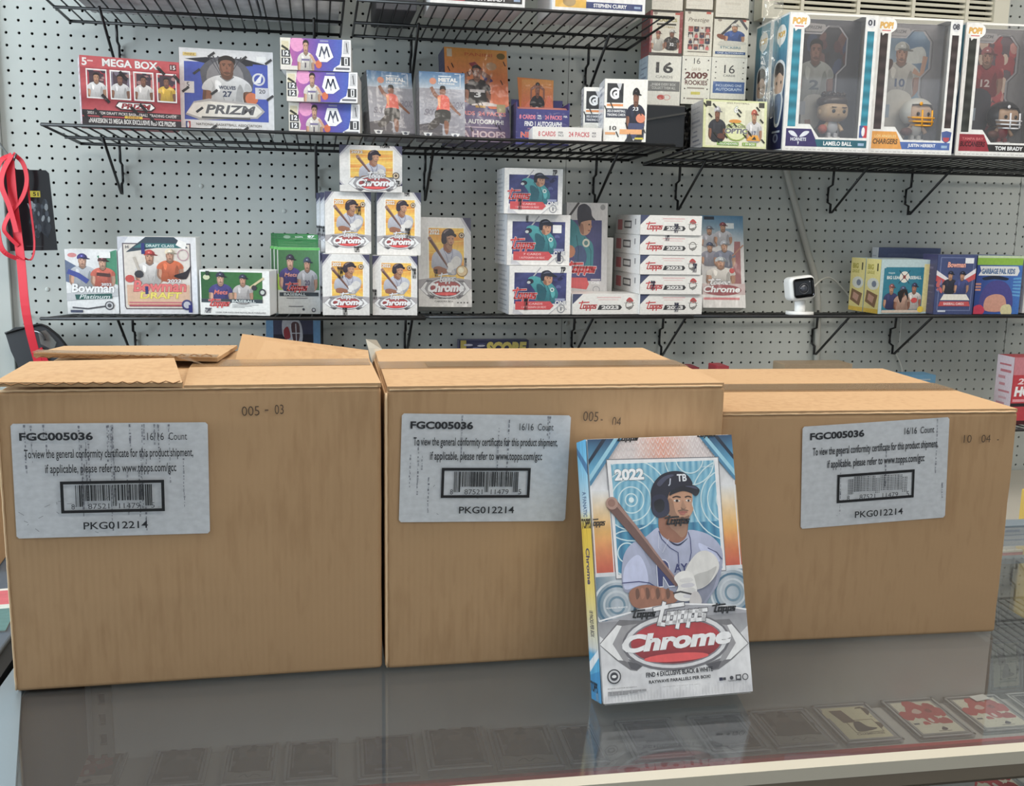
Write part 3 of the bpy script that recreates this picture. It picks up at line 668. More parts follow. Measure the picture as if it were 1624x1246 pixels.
def art_mega():
    a = Art(0.72); a.grid(0, 0, 1, 1, 4, 5, lambda x, y: mixc((150, 30, 46), (206, 84, 92), 0.5 + 0.5 * math.sin(y * 12)))
    a.rect(0, 0.84, 1, 1, (196, 72, 80)); a.text('5', 0.02, 0.86, 0.07, 0.97, WHT, 0.03); a.rect(0.075, 0.92, 0.13, 0.94, (236, 200, 200))
    a.text('MEGA BOX', 0.22, 0.865, 0.78, 0.975, WHT, 0.05, 0, (110, 20, 30), 0.03); a.rect(0.90, 0.87, 0.97, 0.96, (90, 20, 30)); a.text('15', 0.91, 0.885, 0.96, 0.945, WHT, 0.02)
    js = ((236, 236, 240), (226, 226, 230), (232, 228, 228), (230, 186, 50)); bg = ((170, 40, 60), (120, 110, 130), (190, 110, 110), (180, 60, 70))
    for k in range(4):
        x = 0.055 + k * 0.235; a.rect(x, 0.40, x + 0.205, 0.82, (236, 236, 238)); a.rect(x + 0.012, 0.42, x + 0.193, 0.80, bg[k]); a.rect(x + 0.03, 0.45, x + 0.175, 0.79, (70, 50, 62))
        a.clip = (x + 0.012, 0.42, x + 0.193, 0.80); a.blobs(x, 0.45, x + 0.2, 0.8, 10, [bg[k], (60, 44, 60), (160, 120, 120)], 0.03, k); person(a, x + 0.10, 0.40, 0.22, 0.36, js[k], SKIND if k != 0 else SKIN, None, None); a.clip = (0, 0, 1, 1)
    a.poly([(0.33, 0.30), (0.38, 0.255), (0.70, 0.255), (0.74, 0.31), (0.70, 0.375), (0.36, 0.375)], (60, 22, 30)); a.poly([(0.34, 0.31), (0.39, 0.27), (0.69, 0.27), (0.73, 0.31), (0.69, 0.36), (0.37, 0.36)], (238, 236, 236))
    a.text('PRIZM', 0.39, 0.275, 0.69, 0.35, (150, 30, 44), 0.04, 0.2, (40, 20, 26), 0.02)
    a.rect(0, 0.0, 1, 0.235, (44, 34, 40)); a.rect(0, 0.135, 1, 0.155, (170, 50, 60)); a.text('2021 PRIZM DRAFT PICKS BASKETBALL TRADING CARDS', 0.05, 0.175, 0.95, 0.215, (214, 206, 206), 0.02)
    a.rect(0.42, 0.135, 0.60, 0.17, (226, 190, 50)); a.text('PANINI', 0.45, 0.14, 0.57, 0.165, (150, 40, 40), 0.02)
    a.text('SNAKESKIN 23 MEGA BOX EXCLUSIVE RED ICE PRIZMS', 0.06, 0.05, 0.94, 0.12, (224, 222, 222), 0.03)
    slashes(a, 9, 4, (30, 22, 26), 0.11); return a.mesh()


def art_side(base, seed=1, text=None, dark=(90, 100, 130)):
    a = Art(2.0); a.rect(0, 0, 1, 1, base); rnd = random.Random(seed)
    for k in range(9):
        y = 0.06 + k * 0.1; x0 = rnd.uniform(0.08, 0.3); a.rect(x0, y, rnd.uniform(0.55, 0.92), y + rnd.uniform(0.008, 0.05), mixc(base, dark, rnd.uniform(0.2, 0.7)))
    if text: a.text(text, 0.15, 0.40, 0.85, 0.56, dark, 0.03)
    return a.mesh()


def art_prizm():
    a = Art(0.90); a.rect(0, 0, 1, 1, (226, 226, 228)); a.poly([(0.05, 0.84), (0.94, 0.84), (0.94, 0.14), (0.04, 0.14)], (60, 84, 178))
    a.poly([(0.06, 0.87), (0.28, 0.90), (0.70, 0.90), (0.93, 0.84), (0.60, 0.80), (0.40, 0.80)], (30, 32, 44)); a.ell(0.48, 0.60, 0.30, 0.32, (92, 92, 100), 24); a.ell(0.48, 0.66, 0.20, 0.22, (136, 134, 138), 20)
    for k in range(8): a.poly([(0.48, 0.60), (0.30 + k * 0.05, 0.92), (0.315 + k * 0.05, 0.92)], (70, 70, 78))
    a.poly([(0.08, 0.84), (0.20, 0.84), (0.26, 0.40), (0.10, 0.40)], (56, 78, 176)); a.poly([(0.78, 0.84), (0.93, 0.84), (0.93, 0.36), (0.80, 0.36)], (56, 78, 176))
    person(a, 0.50, 0.26, 0.62, 0.66, (228, 228, 230), SKIND, None, None); a.text('WOLVES', 0.41, 0.52, 0.59, 0.565, (50, 60, 90), 0.03); a.text('27', 0.45, 0.43, 0.55, 0.50, (50, 60, 90), 0.03)
    a.ell(0.76, 0.42, 0.07, 0.075, (206, 108, 62), 16); a.rect(0.04, 0.46, 0.15, 0.60, (216, 214, 214)); a.text('5', 0.07, 0.53, 0.10, 0.59, (70, 70, 80)); a.rect(0.80, 0.42, 0.94, 0.56, (206, 206, 212)); a.text('20', 0.84, 0.49, 0.91, 0.54, (70, 70, 80))
    a.ring(0.84, 0.66, 0.06, 0.066, 0.02, (210, 212, 220)); a.poly([(0.78, 0.60), (0.88, 0.74), (0.86, 0.62)], (232, 232, 236))
    a.poly([(0.05, 0.20), (0.14, 0.36), (0.30, 0.40), (0.82, 0.36), (0.90, 0.27), (0.82, 0.18), (0.2, 0.14)], (180, 176, 176)); a.poly([(0.06, 0.22), (0.14, 0.34), (0.30, 0.37), (0.80, 0.34), (0.87, 0.27), (0.80, 0.20), (0.2, 0.17)], (234, 230, 222))
    a.text('PRIZM', 0.26, 0.22, 0.80, 0.33, (96, 96, 100), 0.05, 0.2, (240, 240, 240), 0.02); a.rect(0.22, 0.16, 0.74, 0.185, (90, 90, 92))
    a.rect(0.04, 0.905, 0.18, 0.945, (226, 200, 120)); a.text('PANINI', 0.06, 0.912, 0.16, 0.938, (150, 110, 40)); a.rect(0.82, 0.87, 0.93, 0.94, (240, 240, 240))
    a.rect(0.05, 0.03, 0.10, 0.12, (60, 80, 150)); a.rect(0.075, 0.03, 0.10, 0.12, (180, 60, 60)); a.ell(0.075, 0.075, 0.012, 0.035, WHT, 8)
    a.text('NATIONAL BASKETBALL ASSOCIATION', 0.16, 0.075, 0.86, 0.105, (130, 124, 118), 0.01); a.text('TRADING CARDS', 0.36, 0.03, 0.64, 0.055, (130, 124, 118), 0.01)
    for x, y in ((0.34, 0.93), (0.68, 0.90), (0.18, 0.72), (0.95, 0.88), (0.06, 0.50), (0.20, 0.26), (0.96, 0.44), (0.34, 0.05), (0.68, 0.04), (0.36, 0.48)): a.line([(x - 0.035, y - 0.03), (x + 0.035, y + 0.03)], 0.026, (54, 54, 58))
    return a.mesh()


def art_mosaic():
    a = Art(0.43); a.grid(0, 0, 1, 1, 12, 3, lambda x, y: mixc((206, 96, 160), (92, 72, 170), min(1, x * 1.7)) if x < 0.55 else mixc((92, 72, 170), (62, 92, 186), min(1, (x - 0.55) * 3)))
    a.ell(0.24, 0.82, 0.1, 0.25, (226, 150, 196), 12)
    a.poly([(0, 1), (0.15, 1), (0.13, 0.6), (0.17, 0.3), (0.14, 0), (0, 0)], (222, 218, 208)); a.rect(0.02, 0.62, 0.12, 0.9, (214, 204, 172)); a.rect(0.015, 0.40, 0.14, 0.62, (66, 66, 70)); a.text('12', 0.04, 0.44, 0.12, 0.60, WHT, 0.04); a.rect(0.015, 0.16, 0.14, 0.37, (66, 66, 70)); a.text('12', 0.04, 0.19, 0.12, 0.35, WHT, 0.04); a.rect(0, 0, 0.42, 0.13, (222, 216, 210))
    a.line([(0.02, 0.75), (0.11, 0.62)], 0.03, (50, 50, 40)); person(a, 0.36, -0.14, 0.28, 1.08, (228, 222, 216), (206, 160, 132)); a.line([(0.42, 0.5), (0.50, 0.22)], 0.035, (206, 160, 132)); a.ell(0.54, 0.20, 0.045, 0.13, (210, 104, 62), 14)
    a.rect(0.30, 0.30, 0.41, 0.36, (120, 110, 150)); a.text('1', 0.345, 0.08, 0.36, 0.24, (70, 60, 80))
    a.poly([(0.54, 0.86), (0.68, 0.86), (0.75, 0.44), (0.66, 0.28), (0.56, 0.28), (0.50, 0.5)], (240, 240, 242)); a.stroke([(0.555, 0.46), (0.585, 0.74), (0.62, 0.52), (0.655, 0.74), (0.69, 0.46)], 0.022, (70, 74, 96)); a.stroke([(0.62, 0.52), (0.625, 0.40)], 0.014, (150, 150, 170)); a.rect(0.56, 0.91, 0.68, 0.96, (150, 150, 190))
    a.poly([(0.88, 1), (1, 1), (1, 0), (0.74, 0), (0.76, 0.10), (0.84, 0.22), (0.87, 0.55)], (238, 238, 240)); a.poly([(0.9, 0.96), (0.98, 0.96), (0.98, 0.55), (0.89, 0.55)], (196, 196, 200)); a.line([(0.935, 0.9), (0.95, 0.6)], 0.012, (60, 60, 64))
    a.rect(0.86, 0.18, 0.985, 0.46, (58, 58, 62)); a.rect(0.905, 0.2, 0.955, 0.44, (236, 236, 238)); a.text('1', 0.92, 0.23, 0.94, 0.41, (50, 50, 56), 0.03); a.rect(0.78, 0.05, 0.98, 0.12, (110, 110, 116)); return a.mesh()


def art_metal():
    a = Art(1.45); a.grid(0, 0, 1, 1, 4, 8, lambda x, y: mixc((148, 146, 156), (176, 178, 190), 0.5 + 0.5 * math.sin(x * 5 + y * 4)))
    a.grid(0, 0.75, 1, 1, 4, 4, lambda x, y: mixc((188, 200, 214), (58, 110, 160), (y - 0.75) * 4)); a.poly([(0, 0), (0, 0.2), (0.3, 0.24), (0.5, 0.2), (0.5, 0)], (96, 92, 98)); a.rect(0, 0, 1, 0.05, (90, 90, 96))
    for k, t in enumerate('SKY'): a.text(t, 0.10 + k * 0.07, 0.34, 0.20 + k * 0.07, 0.44, (132, 130, 142), 0.04, 0.2)
    a.text('BOX', 0.72, 0.46, 0.98, 0.56, (134, 132, 146), 0.04, 0.2)
    a.text('METAL', 0.42, 0.855, 0.84, 0.915, WHT, 0.06); a.text('UNIVERSE', 0.42, 0.815, 0.78, 0.84, WHT, 0.04); a.rect(0.42, 0.93, 0.7, 0.945, (220, 230, 240)); a.line([(0.80, 0.78), (0.9, 0.78), (0.9, 0.98), (0.78, 0.98)], 0.012, WHT)
    a.ell(0.30, 0.86, 0.075, 0.05, (214, 140, 110), 14); S = a.sm
    a.line([(0.26, 0.77), (0.34, 0.66), (0.46, 0.60)], 0.07, SKIND, 0.10); a.line([(0.62, 0.56), (0.74, 0.46), (0.90, 0.36)], 0.08, SKIND, 0.04)
    S([(0.46, 0.76), (0.56, 0.76), (0.57, 0.67), (0.50, 0.64), (0.45, 0.68)], SKIND); S([(0.45, 0.73), (0.47, 0.79), (0.56, 0.79), (0.58, 0.73), (0.52, 0.75)], (36, 28, 28))
    S([(0.40, 0.63), (0.52, 0.66), (0.64, 0.62), (0.66, 0.52), (0.64, 0.40), (0.38, 0.40), (0.42, 0.54)], (226, 96, 78)); a.poly([(0.40, 0.62), (0.47, 0.64), (0.45, 0.44), (0.41, 0.5)], (240, 160, 110))
    S([(0.36, 0.42), (0.66, 0.42), (0.66, 0.26), (0.50, 0.22), (0.36, 0.28)], (62, 60, 58)); S([(0.18, 0.18), (0.38, 0.32), (0.44, 0.22), (0.26, 0.12)], (74, 68, 66)); S([(0.54, 0.26), (0.64, 0.24), (0.62, 0.08), (0.56, 0.08)], SKIND)
    for x in (0.18, 0.78): a.poly([(x - 0.10, 0.08), (x + 0.10, 0.08), (x + 0.06, 0.02), (x - 0.06, 0.02)], (230, 232, 236)); a.ell(x, 0.05, 0.04, 0.02, (90, 96, 110), 8)
    return a.mesh()


def art_hoops_tall():
    a = Art(1.43); a.grid(0, 0.40, 1, 1, 3, 6, lambda x, y: mixc((222, 96, 66), (222, 148, 52), (y - 0.4) / 0.6)); a.grid(0, 0, 1, 0.42, 3, 4, lambda x, y: mixc((122, 104, 134), (90, 84, 134), y * 2.2))
    a.sm([(0.65, 0.45), (0.78, 0.62), (1, 0.52), (1, 0.40), (0.7, 0.36)], (236, 120, 70)); a.text('PANINI', 0.32, 0.92, 0.76, 0.955, (208, 100, 40), 0.02)
    a.rect(0.04, 0.90, 0.12, 0.985, (216, 196, 170)); a.ell(0.90, 0.935, 0.07, 0.035, (120, 96, 44), 10); a.ell(0.74, 0.82, 0.09, 0.045, (196, 150, 110), 8)
    a.poly([(0.38, 0.84), (0.48, 0.86), (0.60, 0.78), (0.48, 0.76)], (150, 52, 60)); a.poly([(0.52, 0.78), (0.66, 0.74), (0.76, 0.66), (0.66, 0.63)], (74, 62, 120))
    person(a, 0.50, 0.40, 0.50, 0.42, (40, 36, 42), (170, 110, 84), None, '3', WHT, True); a.rect(0.38, 0.53, 0.62, 0.56, (220, 214, 214))
    a.line([(0.34, 0.62), (0.30, 0.70), (0.46, 0.76)], 0.07, (170, 110, 84)); a.line([(0.66, 0.62), (0.70, 0.70), (0.54, 0.76)], 0.07, (150, 96, 74))
    a.poly([(0.4, 0.40), (0.64, 0.43), (0.9, 0.40), (0.9, 0.385), (0.4, 0.385)], (226, 214, 210)); a.rect(0.46, 0.365, 0.62, 0.39, (196, 150, 60)); a.rect(0.80, 0.32, 0.94, 0.41, (176, 164, 120))
    a.text('8 CARDS  24 PACKS', 0.04, 0.28, 0.94, 0.325, (226, 130, 136), 0.03); a.text('FIND 1 AUTOGRAPH!', 0.04, 0.19, 0.90, 0.24, WHT, 0.04); a.rect(0.2, 0.145, 0.8, 0.16, (190, 170, 190))
    a.text('NBA HOOPS', 0.02, 0.04, 0.92, 0.115, (212, 196, 206), 0.05, 0, (190, 80, 90), 0.02); slashes(a, 12, 6, (36, 30, 34), 0.05); slashes(a, 10, 9, (36, 30, 34), 0.05); return a.mesh()


def art_hoops_body():
    a = Art(0.75); a.rect(0, 0, 1, 1, (58, 56, 122)); a.rect(0, 0, 1, 0.2, (70, 70, 140)); a.text('8 CARDS', 0.06, 0.72, 0.36, 0.84, (226, 120, 140), 0.04); a.text('24 PACKS', 0.54, 0.72, 0.86, 0.84, (226, 120, 140), 0.04)
    a.text('PER', 0.40, 0.79, 0.47, 0.84, WHT); a.text('PACK', 0.40, 0.72, 0.48, 0.77, WHT); a.text('PER', 0.89, 0.79, 0.96, 0.84, WHT)
    a.text('FIND 1 AUTOGRAPH!', 0.16, 0.52, 0.86, 0.66, WHT, 0.04); a.text('PER BOX, ON AVERAGE', 0.22, 0.42, 0.82, 0.47, (190, 140, 170), 0.02)
    a.text('NBA', 0.09, 0.20, 0.40, 0.36, (226, 90, 80), 0.05, 0, WHT, 0.05); a.text('HOOPS', 0.42, 0.22, 0.95, 0.36, (70, 60, 130), 0.05, 0, (240, 226, 226), 0.06); return a.mesh()


def art_hoops_header():
    a = Art(0.7); a.grid(0, 0, 1, 1, 2, 4, lambda x, y: mixc((222, 84, 56), (226, 150, 50), y)); a.sm([(0.0, 0.1), (0.3, 0.5), (0.3, 0.0)], (236, 120, 80)); a.sm([(0.7, 0.1), (0.85, 0.6), (1, 0.3), (0.9, 0)], (236, 120, 80))
    person(a, 0.5, 0.0, 0.55, 0.92, (40, 36, 42), (160, 100, 78), None, '3', WHT); a.line([(0.3, 0.5), (0.3, 0.75), (0.45, 0.85)], 0.06, (160, 100, 78)); a.line([(0.7, 0.5), (0.7, 0.75), (0.55, 0.85)], 0.06, (150, 92, 72))
    return a.mesh()


def art_packs():
    a = Art(0.19); a.rect(0, 0, 1, 1, (226, 222, 218)); a.text('8 CARDS', 0.08, 0.28, 0.33, 0.66, (196, 90, 96), 0.03); a.text('24 PACKS', 0.52, 0.28, 0.82, 0.66, (196, 90, 96), 0.03); a.text('PER', 0.37, 0.5, 0.44, 0.66, (80, 80, 90)); a.text('PACK', 0.37, 0.28, 0.45, 0.44, (80, 80, 90)); a.text('PER', 0.86, 0.5, 0.92, 0.66, (80, 80, 90)); a.text('BOX', 0.86, 0.28, 0.92, 0.44, (80, 80, 90)); return a.mesh()


def art_donruss():
    a = Art(1.42); a.rect(0, 0, 1, 1, (236, 234, 228)); a.rect(0.06, 0.62, 0.44, 0.93, (52, 52, 54)); a.ring(0.25, 0.77, 0.10, 0.075, 0.045, (236, 236, 236), 20, 0.6, 5.6); a.poly([(0.28, 0.93), (0.40, 0.93), (0.36, 0.80)], (200, 200, 204)); a.text('d', 0.2, 0.71, 0.34, 0.84, WHT, 0.05)
    a.rect(0.06, 0.565, 0.44, 0.60, (226, 140, 70)); a.rect(0.04, 0.38, 0.54, 0.53, (62, 66, 80)); a.text('2022-23 BASKETBALL', 0.07, 0.47, 0.50, 0.51, WHT, 0.02); a.text('TRADING CARDS', 0.07, 0.41, 0.50, 0.45, WHT, 0.02)
    person(a, 0.74, 0.16, 0.52, 0.68, (44, 46, 66), SKIND, (28, 24, 26)); a.text('23', 0.67, 0.50, 0.80, 0.56, WHT, 0.02); a.ell(0.86, 0.38, 0.11, 0.075, (222, 130, 96), 14); a.poly([(0.55, 0.05), (0.95, 0.05), (0.95, 0.30), (0.58, 0.30)], (70, 76, 110)); a.poly([(0.7, 0.0), (0.86, 0.2), (0.96, 0.2), (0.9, 0)], (50, 50, 54))
    a.text('10', 0.14, 0.18, 0.30, 0.25, (60, 56, 56), 0.02); a.rect(0.04, 0.11, 0.28, 0.15, (220, 160, 110)); a.rect(0.38, 0.12, 0.90, 0.20, (232, 168, 110)); a.poly([(0.5, 0.0), (0.62, 0.14), (0.72, 0.0)], (50, 50, 54)); a.rect(0.74, 0.04, 0.94, 0.07, (214, 196, 60))
    slashes(a, 8, 3, (40, 40, 44), 0.09); return a.mesh()


def art_optic():
    a = Art(0.70); a.rect(0, 0, 1, 1, (222, 228, 176)); a.rect(0.04, 0.04, 0.96, 0.96, (232, 232, 206)); a.rect(0.04, 0.86, 0.12, 0.97, (60, 60, 52)); a.rect(0.87, 0.86, 0.96, 0.97, (70, 70, 60)); a.text('2022 FOOTBALL', 0.36, 0.925, 0.72, 0.955, (120, 120, 90))
    a.rect(0.08, 0.30, 0.34, 0.84, (214, 214, 190)); a.rect(0.66, 0.30, 0.92, 0.80, (214, 214, 190)); a.text('6', 0.48, 0.74, 0.55, 0.88, WHT, 0.04, 0, (70, 130, 60), 0.06)
    person(a, 0.22, 0.14, 0.32, 0.70, (54, 56, 66), SKIND, (200, 200, 206)); person(a, 0.80, 0.14, 0.30, 0.66, (226, 226, 228), SKIN, (190, 90, 70), '17', (90, 100, 130)); a.ell(0.28, 0.24, 0.07, 0.06, (100, 60, 50), 10)
    a.ell(0.52, 0.34, 0.17, 0.20, (150, 170, 80), 20); a.ell(0.52, 0.34, 0.15, 0.17, (226, 232, 180), 20); a.text('CONTENDERS', 0.36, 0.42, 0.66, 0.48, (100, 110, 60), 0.04, 0, WHT, 0.02); a.text('OPTIC', 0.34, 0.30, 0.70, 0.41, (110, 112, 120), 0.05, 0.1, WHT, 0.05); a.ell(0.50, 0.56, 0.10, 0.04, (226, 150, 50), 10)
    a.rect(0.22, 0.05, 0.56, 0.12, (120, 170, 60)); a.text('TOUCHDOWN', 0.24, 0.06, 0.54, 0.105, WHT, 0.02); a.rect(0.62, 0.05, 0.84, 0.12, (140, 180, 70)); a.text('1 IN BOX', 0.64, 0.06, 0.82, 0.105, WHT, 0.02)
    a.poly([(0.68, 0.16), (0.90, 0.16), (0.86, 0.28), (0.74, 0.28)], (232, 160, 40)); a.poly([(0.76, 0.18), (0.84, 0.18), (0.81, 0.26)], (60, 60, 50)); slashes(a, 11, 8, (44, 46, 40), 0.08); slashes(a, 5, 2, (44, 46, 40), 0.08); return a.mesh()


def art_platinum():
    a = Art(1.3); a.grid(0, 0, 1, 1, 3, 5, lambda x, y: mixc((206, 208, 210), (232, 232, 234), abs(math.sin(x * 4 + y * 5)))); a.poly([(0.62, 0.9), (1, 1), (1, 0.45), (0.86, 0.5)], (70, 140, 110)); a.poly([(0, 0.84), (0.3, 0.7), (0.2, 0.45), (0, 0.5)], (96, 110, 140)); a.ell(0.14, 0.91, 0.09, 0.035, (206, 130, 130), 12)
    person(a, 0.33, 0.42, 0.62, 0.50, (196, 200, 208), (206, 160, 136), (66, 62, 130)); a.line([(0.04, 0.66), (0.24, 0.60), (0.42, 0.50)], 0.10, (60, 74, 150)); person(a, 0.72, 0.42, 0.56, 0.46, (214, 104, 84), (206, 160, 136), (90, 48, 52)); a.line([(0.60, 0.62), (0.86, 0.60)], 0.07, (80, 50, 48)); a.rect(0.66, 0.87, 0.88, 0.96, (236, 236, 236))
    a.poly([(0, 0.32), (1, 0.40), (1, 0.28), (0, 0.2)], (190, 192, 196)); a.text('2022', 0.68, 0.44, 0.88, 0.48, WHT, 0.03, 0, (60, 60, 66), 0.03); a.text('Bowman', 0.10, 0.33, 0.93, 0.47, WHT, 0.04, 0.1, (60, 66, 76), 0.05)
    a.poly([(0.18, 0.22), (0.88, 0.24), (0.88, 0.32), (0.16, 0.30)], (44, 90, 86)); a.text('Platinum', 0.24, 0.235, 0.84, 0.30, (214, 222, 222), 0.01, 0.3); a.circ(0.82, 0.13, 0.09, (70, 70, 76)); a.circ(0.82, 0.13, 0.07, (190, 190, 194)); a.circ(0.82, 0.13, 0.04, (80, 80, 86)); a.line([(0.1, 0.10), (0.4, 0.08), (0.74, 0.12)], 0.03, (86, 86, 92)); a.rect(0.06, 0.02, 0.3, 0.06, (70, 76, 100)); return a.mesh()


def art_draft():
    a = Art(1.0); a.rect(0, 0, 1, 1, (226, 226, 230)); a.poly([(0, 1), (0.14, 1), (0, 0.8)], (200, 202, 212)); a.poly([(0.06, 0.92), (0.93, 0.92), (0.93, 0.12), (0.86, 0.06), (0.08, 0.06), (0.06, 0.1)], (98, 88, 96)); a.poly([(0.075, 0.905), (0.915, 0.905), (0.915, 0.125), (0.85, 0.075), (0.09, 0.075), (0.075, 0.1)], (222, 214, 206))
    a.poly([(0.10, 0.80), (0.36, 1), (0.72, 1), (0.90, 0.86), (0.5, 0.86)], (56, 70, 84)); a.poly([(0.20, 0.86), (0.30, 0.92), (0.76, 0.92), (0.84, 0.86)], (52, 112, 116)); a.text('DRAFT CLASS', 0.36, 0.87, 0.72, 0.905, (210, 226, 226), 0.02); a.poly([(0.74, 0.90), (0.86, 0.84), (0.88, 0.93), (0.78, 0.97)], (242, 240, 238))
    person(a, 0.40, 0.40, 0.44, 0.42, (232, 228, 226), (200, 150, 124), (200, 60, 56)); person(a, 0.66, 0.44, 0.40, 0.40, (222, 108, 62), (200, 150, 124), (236, 222, 196)); a.line([(0.20, 0.74), (0.27, 0.54)], 0.03, (190, 180, 170)); a.ell(0.26, 0.52, 0.06, 0.05, (60, 60, 66), 10); a.ell(0.14, 0.46, 0.06, 0.05, (196, 70, 64), 10); a.sm([(0.70, 0.50), (0.86, 0.56), (0.93, 0.64), (0.86, 0.46)], (44, 38, 44)); a.ring(0.83, 0.77, 0.07, 0.07, 0.012, (190, 150, 160))
    a.grid(0.1, 0.12, 0.9, 0.38, 3, 2, lambda x, y: mixc((222, 186, 150), (200, 150, 150), y)); a.text('2022', 0.62, 0.41, 0.80, 0.455, WHT, 0.03, 0, (120, 60, 60), 0.03); a.text('Bowman', 0.18, 0.29, 0.86, 0.44, (226, 106, 106), 0.05, 0.12, (96, 34, 44), 0.05); a.text('DRAFT', 0.26, 0.20, 0.80, 0.285, (232, 214, 96), 0.05, 0.1, (120, 90, 40), 0.04)
    a.rect(0.12, 0.14, 0.88, 0.16, (200, 110, 120)); a.rect(0.12, 0.10, 0.84, 0.125, (180, 80, 90)); a.circ(0.86, 0.12, 0.07, (64, 64, 120)); a.circ(0.86, 0.12, 0.045, (196, 196, 206)); a.text('H', 0.10, 0.85, 0.14, 0.89, (70, 70, 80)); a.rect(0.30, 0.78, 0.345, 0.92, (40, 46, 120)); a.rect(0.33, 0.26, 0.37, 0.36, (50, 50, 110)); a.rect(0.88, 0.02, 0.93, 0.12, (40, 44, 120)); return a.mesh()


def art_topps_wide():
    a = Art(0.62); a.rect(0, 0, 1, 1, (232, 232, 230)); a.grid(0.02, 0.36, 0.90, 0.96, 4, 3, lambda x, y: mixc((44, 92, 52), (60, 120, 62), x)); person(a, 0.30, 0.24, 0.40, 0.70, (72, 66, 132), (206, 160, 136), (58, 58, 76)); a.text('Mets', 0.20, 0.46, 0.40, 0.56, (216, 110, 100), 0.02, 0.2); person(a, 0.62, 0.28, 0.34, 0.62, (196, 190, 190), (200, 150, 124), (60, 62, 80)); a.line([(0.72, 0.62), (0.92, 0.84)], 0.03, (206, 190, 150)); a.ell(0.78, 0.62, 0.04, 0.06, (60, 56, 66), 8); a.ell(0.10, 0.84, 0.05, 0.06, (200, 206, 170), 10)
    a.poly([(0.02, 0.36), (0.90, 0.36), (0.90, 0.28), (0.02, 0.28)], (56, 66, 74)); a.text('BASEBALL', 0.46, 0.285, 0.80, 0.345, (214, 220, 220), 0.02); a.topps(0.12, 0.17, 0.42, 0.36, (206, 60, 62), (236, 220, 220), 0.03); a.circ(0.90, 0.52, 0.05, (60, 60, 70)); a.circ(0.90, 0.52, 0.03, (190, 196, 190))
    for k in range(3): a.rect(0.46, 0.235 - k * 0.03, 0.84 - k * 0.1, 0.245 - k * 0.03, (150, 150, 152))
    a.text('LOOK FOR EXCLUSIVE ROYAL BLUE PARALLELS', 0.22, 0.045, 0.94, 0.075, (90, 90, 96), 0.01); a.text('TOPPS', 0.06, 0.04, 0.16, 0.16, (60, 60, 76), 0.03, 0.8); a.rect(0.09, 0.88, 0.14, 0.98, (40, 56, 50)); return a.mesh()


def art_hanger():
    a = Art(1.6); a.rect(0, 0, 1, 1, (206, 208, 206)); a.rect(0, 0.96, 1, 1, (96, 186, 92)); a.grid(0.02, 0.36, 0.98, 0.96, 3, 4, lambda x, y: mixc((56, 104, 60), (80, 130, 84), x)); a.poly([(0, 0.36), (0.3, 0.36), (0.06, 0.6), (0, 0.6)], (150, 190, 60)); person(a, 0.30, 0.36, 0.62, 0.52, (76, 66, 132), (206, 160, 136), (56, 50, 66)); a.text('Mets', 0.16, 0.56, 0.46, 0.62, (216, 150, 140), 0.02, 0.2); person(a, 0.70, 0.34, 0.56, 0.50, (190, 188, 192), (200, 150, 124), (70, 80, 100), '20', (90, 80, 110))
    a.topps(0.18, 0.33, 0.70, 0.47, (200, 56, 60), (232, 220, 222), 0.03); a.rect(0.04, 0.27, 0.96, 0.325, (46, 56, 64)); a.text('BASEBALL', 0.14, 0.275, 0.66, 0.315, (200, 208, 210), 0.02); a.rect(0.2, 0.235, 0.7, 0.245, (130, 130, 134)); a.rect(0.25, 0.11, 0.6, 0.12, (120, 120, 124)); a.circ(0.84, 0.06, 0.05, (70, 70, 78)); a.circ(0.84, 0.06, 0.03, (200, 200, 204)); a.circ(0.60, 0.07, 0.03, (60, 60, 70)); return a.mesh()


def art_header():
    a = Art(0.3); a.grid(0, 0, 1, 1, 3, 1, lambda x, y: mixc((30, 104, 58), (56, 138, 70), x)); a.circ(0.22, 0.5, 0.09, (130, 160, 140)); a.text('TOPPS', 0.42, 0.4, 0.62, 0.62, WHT, 0.02); a.text('87', 0.74, 0.40, 0.92, 0.85, WHT, 0.05); a.text('CARDS', 0.74, 0.16, 0.94, 0.32, WHT, 0.01); return a.mesh()


